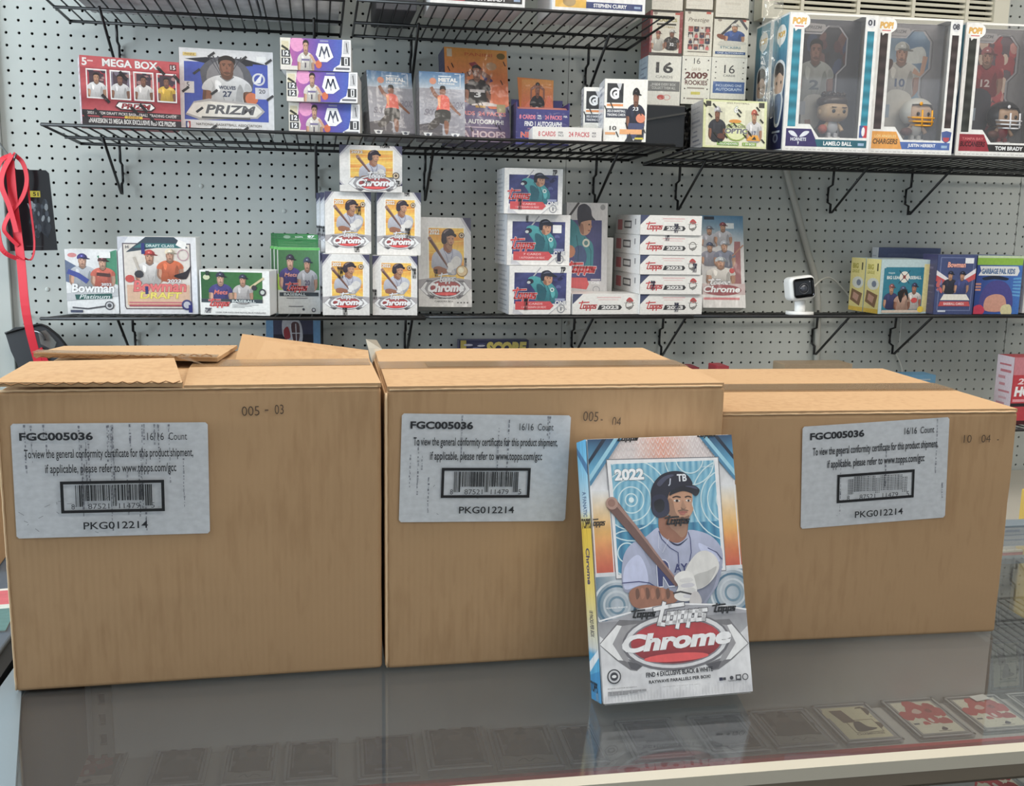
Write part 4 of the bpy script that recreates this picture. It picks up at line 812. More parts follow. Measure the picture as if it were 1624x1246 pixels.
def art_series(mark):
    a = Art(0.76); a.rect(0, 0, 1, 1, (238, 236, 234)); a.grid(0.08, 0.22, 0.92, 0.86, 4, 4, lambda x, y: mixc((42, 44, 84), (70, 76, 138), abs(math.sin(x * 6 + y * 3))))
    a.line([(0.32, 0.68), (0.50, 0.97)], 0.020, (186, 184, 188)); a.blobs(0.72, 0.5, 0.9, 0.84, 8, [(56, 60, 120), (90, 96, 150), (40, 40, 80)], 0.04, 5)
    a.sm([(0.30, 0.74), (0.40, 0.79), (0.54, 0.73), (0.66, 0.66), (0.77, 0.50), (0.78, 0.36), (0.70, 0.23), (0.44, 0.23), (0.42, 0.46), (0.35, 0.60)], lambda x, y: mixc((34, 104, 116), (74, 160, 166), min(1, max(0, (y - 0.25) * 2.2))))
    a.sm([(0.44, 0.62), (0.53, 0.60), (0.60, 0.46), (0.56, 0.28), (0.46, 0.28), (0.45, 0.44)], (36, 92, 106)); a.sm([(0.62, 0.58), (0.70, 0.54), (0.74, 0.42), (0.70, 0.34), (0.66, 0.46)], (84, 172, 176)); a.line([(0.50, 0.70), (0.56, 0.60), (0.60, 0.46)], 0.008, (24, 60, 80)); a.line([(0.60, 0.62), (0.66, 0.46), (0.66, 0.30)], 0.008, (24, 70, 84))
    a.ell(0.335, 0.68, 0.055, 0.055, (44, 48, 66), 10); a.ell(0.31, 0.66, 0.03, 0.03, (200, 206, 206), 8)
    a.sm([(0.535, 0.76), (0.55, 0.64), (0.61, 0.60), (0.67, 0.64), (0.69, 0.70), (0.68, 0.79), (0.60, 0.82)], SKIN); a.sm([(0.54, 0.72), (0.555, 0.63), (0.60, 0.61), (0.59, 0.70)], (150, 104, 84)); a.ell(0.655, 0.745, 0.010, 0.010, (44, 30, 28), 6); a.ell(0.61, 0.748, 0.010, 0.010, (44, 30, 28), 6); a.ell(0.645, 0.668, 0.022, 0.009, (140, 78, 70), 7); a.line([(0.59, 0.775), (0.67, 0.772)], 0.008, (70, 44, 40))
    a.sm([(0.50, 0.78), (0.525, 0.88), (0.62, 0.91), (0.70, 0.84), (0.77, 0.775), (0.66, 0.78), (0.57, 0.785), (0.555, 0.70), (0.51, 0.70)], (34, 38, 54)); a.sm([(0.54, 0.84), (0.60, 0.885), (0.66, 0.86), (0.60, 0.85)], (96, 100, 120)); a.ell(0.69, 0.51, 0.035, 0.045, (214, 220, 218), 10); a.ell(0.69, 0.51, 0.018, 0.024, (70, 120, 126), 8)
    a.poly([(0.06, 0.02), (0.20, 0.0), (0.24, 0.0), (0.08, 0.16), (0.08, 0.22)], (206, 206, 212)); a.topps(0.05, 0.28, 0.44, 0.54, (206, 56, 62), (240, 236, 236), 0.04); a.poly([(0.10, 0.10), (0.66, 0.10), (0.72, 0.18), (0.66, 0.27), (0.10, 0.27)], (206, 66, 72)); a.text('7 CARDS', 0.26, 0.20, 0.54, 0.24, (240, 190, 190), 0.02); a.text('1 AUTOGRAPH OR RELIC', 0.20, 0.13, 0.60, 0.17, (240, 190, 190), 0.02)
    a.rect(0.74, 0.28, 0.90, 0.33, (150, 156, 190)); a.text('ONE', 0.74, 0.20, 0.93, 0.28, WHT, 0.04, 0, (50, 52, 84), 0.03); a.ring(0.84, 0.12, 0.06, 0.08, 0.014, (150, 152, 158)); a.text('1', 0.83, 0.08, 0.85, 0.16, (120, 122, 130)); a.line([(0.64, 0.0), (0.80, 0.18), (0.94, 0.10)], 0.012, (190, 190, 196))
    if mark == 1: a.rect(0.72, 0.64, 0.86, 0.80, (244, 244, 244)); a.text('MARK', 0.29, 0.84, 0.33, 0.98, BLK, 0.04); a.rect(0.80, 0.08, 0.86, 0.26, (40, 40, 70))
    else: a.text('TP', 0.82, 0.84, 0.90, 0.98, BLK, 0.04, 0.4); a.text('TOPPS', 0.24, 0.08, 0.30, 0.34, BLK, 0.05, 0.3)
    return a.mesh()


def art_tall():
    a = Art(2.3); a.rect(0, 0, 1, 1, (206, 204, 204)); a.grid(0.0, 0.28, 0.86, 0.84, 3, 6, lambda x, y: mixc((90, 82, 132), (52, 54, 104), x)); a.line([(0.0, 0.84), (0.3, 1)], 0.05, (70, 66, 66)); a.sm([(0.0, 0.84), (0.2, 0.82), (0.44, 0.70), (0.64, 0.62), (0.66, 0.48), (0.6, 0.36), (0.24, 0.40), (0.20, 0.5), (0.0, 0.6)], (56, 130, 140)); a.sm([(0.2, 0.58), (0.4, 0.6), (0.5, 0.5), (0.4, 0.40), (0.24, 0.44)], (66, 84, 124)); a.ell(0.08, 0.55, 0.14, 0.06, (196, 130, 96), 12)
    a.sm([(0.30, 0.84), (0.34, 0.72), (0.46, 0.70), (0.58, 0.74), (0.60, 0.84), (0.5, 0.90)], SKIN); a.sm([(0.30, 0.80), (0.34, 0.73), (0.42, 0.71), (0.40, 0.80)], (150, 104, 84)); a.ell(0.55, 0.80, 0.02, 0.008, (44, 30, 28), 6); a.ell(0.55, 0.745, 0.03, 0.006, (140, 78, 70), 7); a.sm([(0.58, 0.81), (0.62, 0.78), (0.58, 0.77)], (176, 126, 100)); a.line([(0.24, 0.70), (0.30, 0.56), (0.28, 0.42)], 0.012, (24, 70, 84)); a.line([(0.44, 0.68), (0.60, 0.56), (0.60, 0.42)], 0.012, (24, 70, 84)); a.sm([(0.26, 0.86), (0.28, 0.96), (0.44, 0.99), (0.58, 0.95), (0.62, 0.88), (0.70, 0.84), (0.56, 0.84), (0.36, 0.82), (0.32, 0.78)], (52, 50, 62)); a.circ(0.48, 0.63, 0.09, (206, 206, 190)); a.circ(0.48, 0.63, 0.05, (90, 130, 130)); a.circ(0.88, 0.96, 0.06, (150, 150, 150))
    a.topps(-0.02, 0.34, 0.72, 0.45, (208, 60, 62), (238, 228, 228), 0.05); a.poly([(0, 0.22), (0.5, 0.20), (0.56, 0.25), (0.5, 0.31), (0, 0.31)], (206, 78, 80)); a.text('ONE', 0.62, 0.25, 0.82, 0.28, WHT, 0.04); a.rect(0.6, 0.285, 0.84, 0.30, (190, 180, 190)); a.ring(0.74, 0.2, 0.08, 0.03, 0.02, (160, 160, 164)); return a.mesh()


def art_2023(k):
    a = Art(0.31); a.rect(0, 0, 1, 1, (236, 234, 230)); a.poly([(0.0, 1), (0.15, 1), (0.0, 0.5)], (66, 72, 104)); a.rect(0.36, 0.80, 0.72, 0.86, (226, 190, 190)); a.rect(0.38, 0.70, 0.68, 0.74, (230, 200, 200))
    a.topps(0.09, 0.20, 0.36, 0.64, (200, 56, 60)); a.poly([(0.37, 0.22), (0.40, 0.46), (0.71, 0.46), (0.74, 0.34), (0.71, 0.22)], (58, 56, 58)); a.text('2023', 0.43, 0.25, 0.69, 0.43, (226, 224, 222), 0.05)
    if k != 2: a.sm([(0.80, 0.66), (0.85, 0.84), (0.91, 0.66), (0.86, 0.58)], (190, 70, 70))
    a.ring(0.85, 0.46, 0.055, 0.2, 0.012, (120, 116, 112)); a.poly([(0.80, 0.36), (0.90, 0.36), (0.85, 0.2)], (130, 128, 124)); a.line([(0.77, 0.56), (0.93, 0.56)], 0.008, (150, 146, 142)); a.line([(0.80, 0.3), (0.92, 0.44)], 0.01, (120, 116, 112))
    m = ((0.17, 0.2), (0.86, 0.1), (0.40, 0.7), (0.55, 0.1), (0, 0))[k % 5]
    if k % 5 != 4: a.text('TOPPS', m[0], m[1], m[0] + 0.07, m[1] + 0.5, (30, 32, 60), 0.05, 0.4)
    return a.mesh()


def art_2023side():
    a = Art(0.25); a.rect(0, 0, 1, 1, (226, 224, 222)); a.rect(0.08, 0.2, 0.28, 0.75, (206, 110, 116)); a.rect(0.36, 0.3, 0.66, 0.7, (80, 80, 84)); a.rect(0.39, 0.38, 0.63, 0.62, (214, 212, 210)); a.rect(0.80, 0.5, 0.84, 0.8, (120, 120, 124)); return a.mesh()


def art_chblue():
    a = Art(2.1); a.grid(0, 0, 1, 1, 3, 8, lambda x, y: mixc((206, 204, 204), (60, 120, 160), max(0, min(1, (y - 0.72) * 3 + x * 0.2)))); a.poly([(0.70, 0.1), (0.92, 0.1), (0.92, 0.72), (0.78, 0.72)], (150, 92, 96)); a.rect(0.08, 0.955, 0.32, 0.99, (24, 40, 60)); a.rect(0.58, 0.86, 0.78, 0.92, (226, 232, 234))
    person(a, 0.20, 0.66, 0.5, 0.22, (196, 196, 206), SKIN, (120, 130, 150)); person(a, 0.52, 0.68, 0.5, 0.24, (200, 200, 208), SKIN, (130, 60, 70)); person(a, 0.20, 0.46, 0.5, 0.24, (150, 150, 166), SKIN, (70, 80, 110)); person(a, 0.54, 0.44, 0.6, 0.28, (130, 136, 158), SKIN, (190, 196, 206)); person(a, 0.44, 0.24, 0.8, 0.30, (232, 228, 222), SKIN, (190, 200, 206)); a.circ(0.70, 0.40, 0.06, (190, 60, 60))
    a.rect(0, 0.0, 1, 0.16, (222, 220, 218)); a.rect(0, 0.14, 1, 0.26, (196, 176, 176)); a.topps(0.14, 0.235, 0.64, 0.31, WHT, (100, 90, 100), 0.04); a.ell(0.46, 0.19, 0.45, 0.06, (150, 70, 76), 20); a.text('Chrome', 0.02, 0.165, 0.88, 0.235, WHT, 0.05, 0.2, (90, 60, 66), 0.04); a.rect(0.02, 0.085, 0.86, 0.11, (206, 120, 124)); a.line([(0.72, 0.56), (0.98, 0.68)], 0.03, (170, 120, 96)); return a.mesh()


def art_big():
    a = Art(0.85); a.rect(0, 0, 1, 1, (186, 208, 212)); a.rect(0.80, 0.03, 0.90, 0.92, (226, 214, 150)); a.rect(0.90, 0.0, 1, 0.7, (90, 160, 176)); a.rect(0.90, 0.7, 1, 1, (206, 214, 206)); a.poly(spline([(0.06, 0.05), (0.06, 0.80), (0.10, 0.86), (0.80, 0.86), (0.80, 0.05)], 1, True), (36, 122, 146)); a.rect(0.06, 0.05, 0.80, 0.84, (36, 122, 146))
    a.text('BIG LEAGUE BASEBALL', 0.12, 0.64, 0.76, 0.70, (224, 230, 228), 0.03, 0, (40, 60, 80), 0.02); a.circ(0.44, 0.68, 0.09, (230, 226, 216)); a.circ(0.44, 0.68, 0.03, (200, 90, 60)); a.text('topps', 0.14, 0.73, 0.26, 0.77, (200, 220, 226)); a.line([(0.34, 0.56), (0.54, 0.80)], 0.012, (26, 60, 80)); a.line([(0.54, 0.56), (0.34, 0.80)], 0.012, (26, 60, 80))
    person(a, 0.22, 0.10, 0.32, 0.44, (60, 62, 110), SKIN, (150, 90, 90)); person(a, 0.64, 0.10, 0.34, 0.46, (222, 216, 212), (180, 120, 96), (60, 60, 90)); person(a, 0.43, 0.06, 0.36, 0.44, (200, 160, 140), (150, 100, 80), (80, 90, 120)); a.sm([(0.34, 0.40), (0.40, 0.20), (0.46, 0.40), (0.54, 0.24), (0.5, 0.44)], (34, 28, 30)); a.ell(0.65, 0.25, 0.06, 0.05, (200, 60, 60), 10)
    a.rect(0.06, 0.02, 0.78, 0.07, (206, 190, 176)); a.ell(0.78, 0.08, 0.06, 0.06, (226, 196, 60), 10); return a.mesh()


def art_bigside():
    a = Art(2.6); a.rect(0, 0, 1, 1, (232, 218, 140)); a.rect(0, 0, 1, 0.08, (226, 190, 60)); a.text('BIG', 0.12, 0.80, 0.52, 0.90, (176, 164, 60), 0.05); a.text('LEAGUE', 0.1, 0.72, 0.6, 0.78, (176, 164, 60), 0.04); a.rect(0.75, 0.78, 0.84, 0.92, (80, 76, 50)); a.ell(0.55, 0.54, 0.40, 0.11, (222, 224, 214), 18); a.ell(0.62, 0.54, 0.16, 0.06, (120, 130, 150), 12)
    a.poly([(0.16, 0.42), (0.92, 0.34), (0.76, 0.10), (0.08, 0.20)], (134, 100, 70)); a.poly([(0.30, 0.36), (0.70, 0.30), (0.60, 0.18), (0.24, 0.24)], (196, 150, 130)); return a.mesh()


def art_bowblue():
    a = Art(1.5); a.rect(0, 0, 1, 1, (62, 74, 120)); a.frame(0.08, 0.06, 0.94, 0.96, 0.02, (110, 120, 160)); a.poly([(0, 0.74), (0.42, 0.56), (0.42, 0.48), (0, 0.62)], (226, 222, 226)); a.poly([(0, 0.66), (0.4, 0.52), (0.4, 0.46), (0, 0.56)], (190, 66, 72)); a.poly([(1, 0.78), (0.62, 0.60), (0.62, 0.52), (1, 0.66)], (226, 222, 226)); a.poly([(1, 0.70), (0.64, 0.55), (0.64, 0.48), (1, 0.6)], (190, 66, 72))
    person(a, 0.36, 0.36, 0.44, 0.36, (50, 50, 66), SKIN, (40, 44, 66)); person(a, 0.66, 0.36, 0.44, 0.36, (70, 80, 140), SKIN, (40, 44, 66)); a.text('Bowman', 0.26, 0.79, 0.72, 0.88, (236, 168, 150), 0.05, 0.1, (160, 80, 76), 0.03); a.rect(0.70, 0.86, 0.92, 0.95, (232, 234, 238))
    a.poly([(0.14, 0.24), (0.22, 0.34), (0.80, 0.34), (0.90, 0.24)], (226, 222, 212)); a.poly([(0.10, 0.14), (0.92, 0.14), (0.88, 0.22), (0.14, 0.22)], (190, 70, 74)); a.text('BASEBALL CARDS', 0.24, 0.16, 0.76, 0.20, (236, 214, 214), 0.02); a.rect(0.1, 0.04, 0.3, 0.07, (200, 206, 220)); a.blobs(0.02, 0.4, 0.14, 0.56, 6, [(190, 90, 90), (120, 120, 160)], 0.05, 2); return a.mesh()


def art_gpk():
    a = Art(1.15); a.grid(0, 0, 1, 1, 4, 5, lambda x, y: mixc((30, 62, 140), (52, 110, 190), x)); a.rect(0, 0.84, 1, 1, (140, 186, 60)); a.rect(0, 0.96, 1, 1, (196, 214, 176)); a.poly([(0.04, 0.66), (0.9, 0.66), (0.94, 0.74), (0.9, 0.82), (0.06, 0.82), (0.10, 0.74)], (226, 228, 230)); a.text('GARBAGE PAIL KIDS', 0.11, 0.69, 0.84, 0.78, (70, 110, 160), 0.04, 0, (30, 40, 70), 0.015)
    a.sm([(0.14, 0.62), (0.4, 0.66), (0.7, 0.62), (0.66, 0.58), (0.4, 0.60), (0.2, 0.58)], (26, 34, 56))
    for k in range(6): a.poly([(1, 0.30 + k * 0.06), (0.82, 0.32 + k * 0.055), (0.82, 0.345 + k * 0.055), (1, 0.335 + k * 0.06)], (90, 160, 214))
    for k in range(3): a.rect(-0.02, 0.40 + k * 0.05, 0.12, 0.43 + k * 0.05, (200, 140, 120))
    a.sm([(0.18, 0.06), (0.12, 0.30), (0.26, 0.52), (0.5, 0.58), (0.72, 0.50), (0.84, 0.28), (0.78, 0.06)], (70, 66, 140)); a.sm([(0.26, 0.06), (0.24, 0.26), (0.42, 0.34), (0.62, 0.32), (0.70, 0.22), (0.68, 0.06)], (206, 150, 130)); a.sm([(0.0, 0.0), (0.0, 0.12), (0.14, 0.16), (0.24, 0.08), (0.2, 0.0)], (200, 40, 80)); a.sm([(0.62, 0.0), (0.62, 0.14), (0.80, 0.16), (0.84, 0.0)], (214, 206, 160)); return a.mesh()


def pop_front(band, badge, badgetxt, nametxt, num, league, bandname):
    a = Art(1.46); C = (232, 232, 230)
    W0, W1 = 0.17, 0.86
    def R_(x0, y0, x1, y1, c): a.rect(x0, y0, x1, y1, c)
    R_(0, 0, W0, 1, C); R_(W1, 0, 1, 1, C); R_(W0, 0, W1, 0.105, C)
    a.poly([(W0, 0.105), (0.41, 0.105), (0.30, 0.20), (W0, 0.20)], C)
    g = lambda x, y: mixc(band, tuple(min(255, c * 1.25 + 8) for c in band), 0.5 + 0.5 * math.sin(y * 70))
    a.grid(0.045, 0.18, 0.135, 0.885, 1, 60, g); a.grid(0.885, 0.20, 0.965, 0.885, 1, 60, g)
    a.poly([(0.035, 0.035), (0.42, 0.035), (0.32, 0.165), (0.035, 0.165)], badge); a.poly([(0.40, 0.035), (0.97, 0.035), (0.97, 0.09), (0.37, 0.09)], bandname)
    a.text(nametxt, 0.47, 0.047, 0.80, 0.078, (236, 238, 240), 0.04); a.rect(0.87, 0.05, 0.94, 0.07, (150, 180, 210))
    if badgetxt == 'HORNETS':
        a.sm([(0.06, 0.145), (0.10, 0.115), (0.17, 0.105), (0.12, 0.145)], (222, 226, 236)); a.sm([(0.30, 0.145), (0.26, 0.115), (0.19, 0.105), (0.24, 0.145)], (222, 226, 236)); a.text(badgetxt, 0.09, 0.075, 0.27, 0.10, (222, 226, 236), 0.04); a.poly([(0.17, 0.07), (0.19, 0.07), (0.18, 0.045)], (222, 226, 236))
    else: a.text('LOS ANGELES' if badgetxt == 'CHARGERS' else 'TAMPA BAY', 0.07, 0.12, 0.32, 0.14, (236, 214, 150) if badgetxt == 'CHARGERS' else (210, 120, 120), 0.01); a.text(badgetxt, 0.05, 0.07, 0.345, 0.11, (96, 70, 40) if badgetxt == 'CHARGERS' else (60, 16, 26), 0.05, 0.15)
    a.circ(0.925, 0.945, 0.05, (214, 216, 220)); a.text(num, 0.885, 0.925, 0.965, 0.968, (50, 52, 66), 0.04)
    # speech bubble badge
    a.sm([(0.0, 0.93), (0.03, 0.985), (0.12, 0.995), (0.21, 0.975), (0.225, 0.92), (0.16, 0.885), (0.08, 0.885)], (242, 242, 240)); a.poly([(0.05, 0.90), (0.07, 0.865), (0.12, 0.895)], (242, 242, 240)); a.text('POP!', 0.03, 0.915, 0.19, 0.965, (226, 176, 80), 0.08, 0.1, (120, 84, 60), 0.05); a.rect(0.06, 0.898, 0.16, 0.905, (206, 90, 80))
    if league == 'nba': a.rect(0.875, 0.11, 0.965, 0.20, (60, 86, 150)); a.rect(0.92, 0.11, 0.965, 0.20, (196, 50, 62)); a.ell(0.92, 0.155, 0.02, 0.035, WHT, 10)
    else: a.poly([(0.86, 0.17), (0.92, 0.18), (0.98, 0.17), (0.97, 0.11), (0.92, 0.085), (0.87, 0.11)], (70, 90, 150)); a.poly([(0.88, 0.13), (0.96, 0.13), (0.95, 0.105), (0.92, 0.095), (0.89, 0.105)], (180, 66, 76))
    for k in range(18): a.rect(0.04 + k * 0.052, 0.012, 0.075 + k * 0.052, 0.016, (186, 186, 186))
    return a.mesh()


def pop_card(kind):
    a = Art(1.46)
    if kind == 0:
        a.grid(0, 0, 1, 1, 3, 5, lambda x, y: (64, 62, 68)); a.blobs(0.3, 0.4, 0.9, 0.85, 26, [(96, 60, 62), (60, 50, 56), (120, 84, 78), (70, 80, 110)], 0.08, 4); person(a, 0.40, 0.34, 0.62, 0.50, (176, 178, 172), (150, 104, 84), None, '2', (84, 92, 100)); a.sm([(0.26, 0.10), (0.28, 0.36), (0.54, 0.38), (0.56, 0.26), (0.44, 0.10)], (170, 168, 160)); a.line([(0.34, 0.18), (0.38, -0.02)], 0.08, (150, 108, 88)); bg = (92, 92, 98)
    elif kind == 1:
        a.grid(0, 0, 1, 1, 4, 6, lambda x, y: mixc((84, 116, 150), (166, 184, 196), 0.5 + 0.5 * math.sin(x * 6 + y * 9))); a.sm([(0.4, 0.75), (0.7, 0.82), (0.76, 0.70), (0.5, 0.68)], (206, 208, 204)); person(a, 0.42, 0.40, 0.66, 0.44, (212, 208, 200), (190, 142, 118), (206, 206, 200), '10', (70, 84, 120)); a.line([(0.60, 0.62), (0.72, 0.58), (0.76, 0.74)], 0.07, (196, 150, 124)); a.sm([(0.26, 0.0), (0.24, 0.42), (0.58, 0.42), (0.60, 0.2), (0.5, 0.0)], (206, 202, 192)); a.ell(0.24, 0.66, 0.07, 0.045, (90, 60, 50), 12, 0.5); bg = (142, 140, 144)
    else:
        a.grid(0, 0, 1, 1, 4, 6, lambda x, y: (110, 92, 98)); a.blobs(0.25, 0.2, 0.95, 0.98, 70, [(196, 80, 82), (214, 150, 140), (170, 60, 66), (226, 200, 180)], 0.06, 5); person(a, 0.40, 0.44, 0.60, 0.40, (168, 52, 60), (190, 142, 118), (190, 110, 110), '12', (226, 206, 200)); a.sm([(0.2, 0.0), (0.2, 0.46), (0.5, 0.44), (0.44, 0.1)], (66, 64, 74)); bg = (140, 138, 140)
    # die-cut silver border and nameplate
    B = [(0.78, -0.02), (0.78, 0.34), (0.70, 0.42), (0.70, 0.56), (0.82, 0.64), (0.82, 0.86), (0.70, 0.95), (0.54, 0.95), (0.46, 0.89), (0.1, 0.89), (0.1, 1.02), (1.02, 1.02), (1.02, -0.02)]
    a.poly(B, bg); a.line(B[:10], 0.020, (176, 174, 178)); a.line([(x + 0.03, y) for x, y in B[:9]], 0.008, (70, 70, 74)); a.poly([(0.18, 0.955), (0.24, 0.905), (0.46, 0.905), (0.52, 0.94), (0.50, 0.965), (0.22, 0.975)], (176, 172, 172)); a.text('PRIZM', 0.26, 0.925, 0.46, 0.952, (120, 118, 122), 0.03, 0.2)
    a.rect(0.16, 0.22, 0.30, 0.33, (160, 176, 190) if kind else (150, 154, 160)); return a.mesh()


def pop_side():
    a = Art(2.8); a.grid(0, 0, 1, 1, 1, 30, lambda x, y: mixc((26, 30, 76), (34, 128, 160), min(1, max(0, (y - 0.12) * 1.5))) if y < 0.75 else (44, 136, 164)); a.frame(0.0, 0.0, 1, 1, 0.04, (226, 230, 234))
    a.ell(0.55, 0.86, 0.30, 0.075, (236, 236, 232), 16); a.text('POP!', 0.34, 0.84, 0.78, 0.885, (226, 180, 80), 0.08, 0.1, (120, 84, 60), 0.04); a.poly([(0.4, 0.80), (0.5, 0.77), (0.6, 0.8)], (236, 236, 232))
    a.sm([(0.20, 0.52), (0.24, 0.64), (0.55, 0.68), (0.88, 0.63), (0.90, 0.50), (0.82, 0.42), (0.88, 0.36), (0.72, 0.20), (0.42, 0.20), (0.34, 0.36), (0.24, 0.42)], (226, 230, 234)); a.sm([(0.27, 0.51), (0.34, 0.44), (0.76, 0.44), (0.84, 0.52), (0.80, 0.58), (0.34, 0.58)], (206, 172, 150)); a.sm([(0.28, 0.55), (0.30, 0.64), (0.55, 0.66), (0.80, 0.62), (0.82, 0.55), (0.56, 0.585)], (44, 38, 44)); a.ell(0.42, 0.51, 0.04, 0.014, (30, 26, 30), 8); a.ell(0.70, 0.51, 0.04, 0.014, (30, 26, 30), 8)
    a.sm([(0.40, 0.42), (0.72, 0.42), (0.78, 0.34), (0.66, 0.22), (0.46, 0.22), (0.38, 0.34)], (110, 130, 160)); a.rect(0.30, 0.14, 0.80, 0.155, (170, 180, 200)); a.ell(0.55, 0.10, 0.16, 0.035, (120, 130, 160), 12); a.ell(0.55, 0.10, 0.09, 0.02, (50, 50, 90), 12); return a.mesh()


def art_cello(kind):
    a = Art(2.0); base = (222, 218, 204); a.rect(0, 0, 1, 1, base); a.rect(0, 0.965, 1, 1, (60, 56, 50)); a.circ(0.16, 0.94, 0.06, (150, 140, 130)); a.rect(0.76, 0.92, 0.92, 0.97, (190, 80, 60))
    if kind == 0:
        a.rect(0, 0, 0.07, 1, (140, 44, 50)); a.rect(0.90, 0, 1, 1, (150, 60, 60)); a.text('CLASSICS', 0.16, 0.76, 0.82, 0.84, (170, 160, 90), 0.03, 0, (96, 84, 60), 0.02); a.rect(0.2, 0.68, 0.8, 0.72, (60, 54, 40)); a.text('FOOTBALL', 0.24, 0.62, 0.78, 0.66, (170, 150, 90), 0.02); person(a, 0.26, 0.12, 0.5, 0.42, (210, 206, 196), SKIN, (130, 60, 50)); person(a, 0.68, 0.14, 0.56, 0.44, (60, 54, 52), SKIND, (200, 196, 190), '32', WHT); a.rect(0, 0.0, 1, 0.06, (70, 62, 56))
    elif kind == 1:
        a.text('Prestige', 0.12, 0.72, 0.86, 0.83, (120, 110, 100), 0.01, 0.3)
        for i in range(4):
            for j in range(4): x = 0.14 + i * 0.20; y = 0.14 + j * 0.13; a.rect(x, y, x + 0.18, y + 0.115, ((90, 60, 66), (200, 190, 180), (60, 50, 60), (160, 90, 80))[(i * 3 + j * 5) % 4]); a.sm([(x + 0.03, y), (x + 0.15, y), (x + 0.13, y + 0.07), (x + 0.05, y + 0.07)], ((196, 90, 90), (60, 60, 80), (210, 206, 200))[(i + j) % 3]); a.ell(x + 0.09, y + 0.08, 0.035, 0.022, SKIND, 7)
        a.rect(0.14, 0.08, 0.86, 0.10, (120, 112, 100))
    else:
        a.poly([(0.1, 0.5), (0.6, 0.96), (0.7, 0.96), (0.2, 0.5)], (60, 60, 66)); a.poly([(0.7, 0.98), (0.95, 0.7), (0.98, 0.76), (0.8, 0.98)], (90, 90, 96)); person(a, 0.60, 0.36, 0.7, 0.50, (66, 94, 160), SKIN, (210, 206, 200)); a.ell(0.22, 0.52, 0.14, 0.06, (130, 74, 50), 14, -0.3); a.sm([(0.14, 0.36), (0.3, 0.42), (0.9, 0.40), (0.86, 0.32), (0.2, 0.30)], (200, 198, 188)); a.text('STICKERS', 0.2, 0.22, 0.8, 0.28, (120, 150, 160), 0.02); a.rect(0.06, 0.07, 0.94, 0.14, (50, 80, 130)); a.text('ONE AUTOGRAPH', 0.12, 0.085, 0.88, 0.125, (200, 210, 226), 0.02)
    return a.mesh()


def art_cellolow(kind):
    a = Art(1.6); a.rect(0, 0, 1, 1, (226, 224, 214)); dk = (60, 58, 58)
    if kind == 0: a.text('16', 0.24, 0.66, 0.76, 0.88, dk, 0.03); a.text('CARDS', 0.24, 0.56, 0.76, 0.61, (150, 148, 142), 0.02); a.rect(0.02, 0.30, 0.98, 0.50, (120, 120, 118)); a.text('INSIDE EVERY BOX', 0.14, 0.41, 0.86, 0.46, (200, 200, 196), 0.02); a.text('COLLECT THEM ALL', 0.14, 0.34, 0.86, 0.39, (200, 200, 196), 0.02); a.ell(0.42, 0.18, 0.12, 0.05, (190, 70, 60), 14); a.ring(0.6, 0.18, 0.1, 0.05, 0.02, (206, 130, 120))
    elif kind == 1:
        a.text('16', 0.40, 0.84, 0.62, 0.96, dk, 0.0); a.text('Look for', 0.34, 0.70, 0.66, 0.77, (150, 130, 110), 0.0, 0.3); a.text('2009', 0.12, 0.53, 0.90, 0.67, (100, 50, 44), 0.04); a.text('ROOKIES', 0.12, 0.40, 0.90, 0.50, (100, 60, 54), 0.03); a.rect(0.2, 0.32, 0.8, 0.35, (150, 140, 130)); a.rect(0.34, 0.20, 0.66, 0.26, (206, 196, 90)); a.rect(0.2, 0.1, 0.8, 0.13, (150, 140, 130))
        for k in range(5): a.circ(0.12, 0.12 + k * 0.2, 0.025, (70, 60, 56)); a.circ(0.90, 0.12 + k * 0.2, 0.025, (70, 60, 56))
    else:
        a.text('16', 0.36, 0.62, 0.66, 0.82, dk, 0.0); a.text('CARDS', 0.34, 0.54, 0.68, 0.59, (120, 120, 116), 0.02); a.rect(0.06, 0.14, 0.96, 0.42, (66, 98, 156)); a.text('INCLUDING ONE', 0.14, 0.30, 0.88, 0.36, (190, 206, 230), 0.02); a.text('AUTOGRAPH', 0.14, 0.20, 0.88, 0.27, (190, 206, 230), 0.02)
        for k in range(4): a.circ(0.12, 0.5 + k * 0.13, 0.022, (70, 66, 62)); a.circ(0.90, 0.5 + k * 0.13, 0.022, (70, 66, 62))
    return a.mesh()


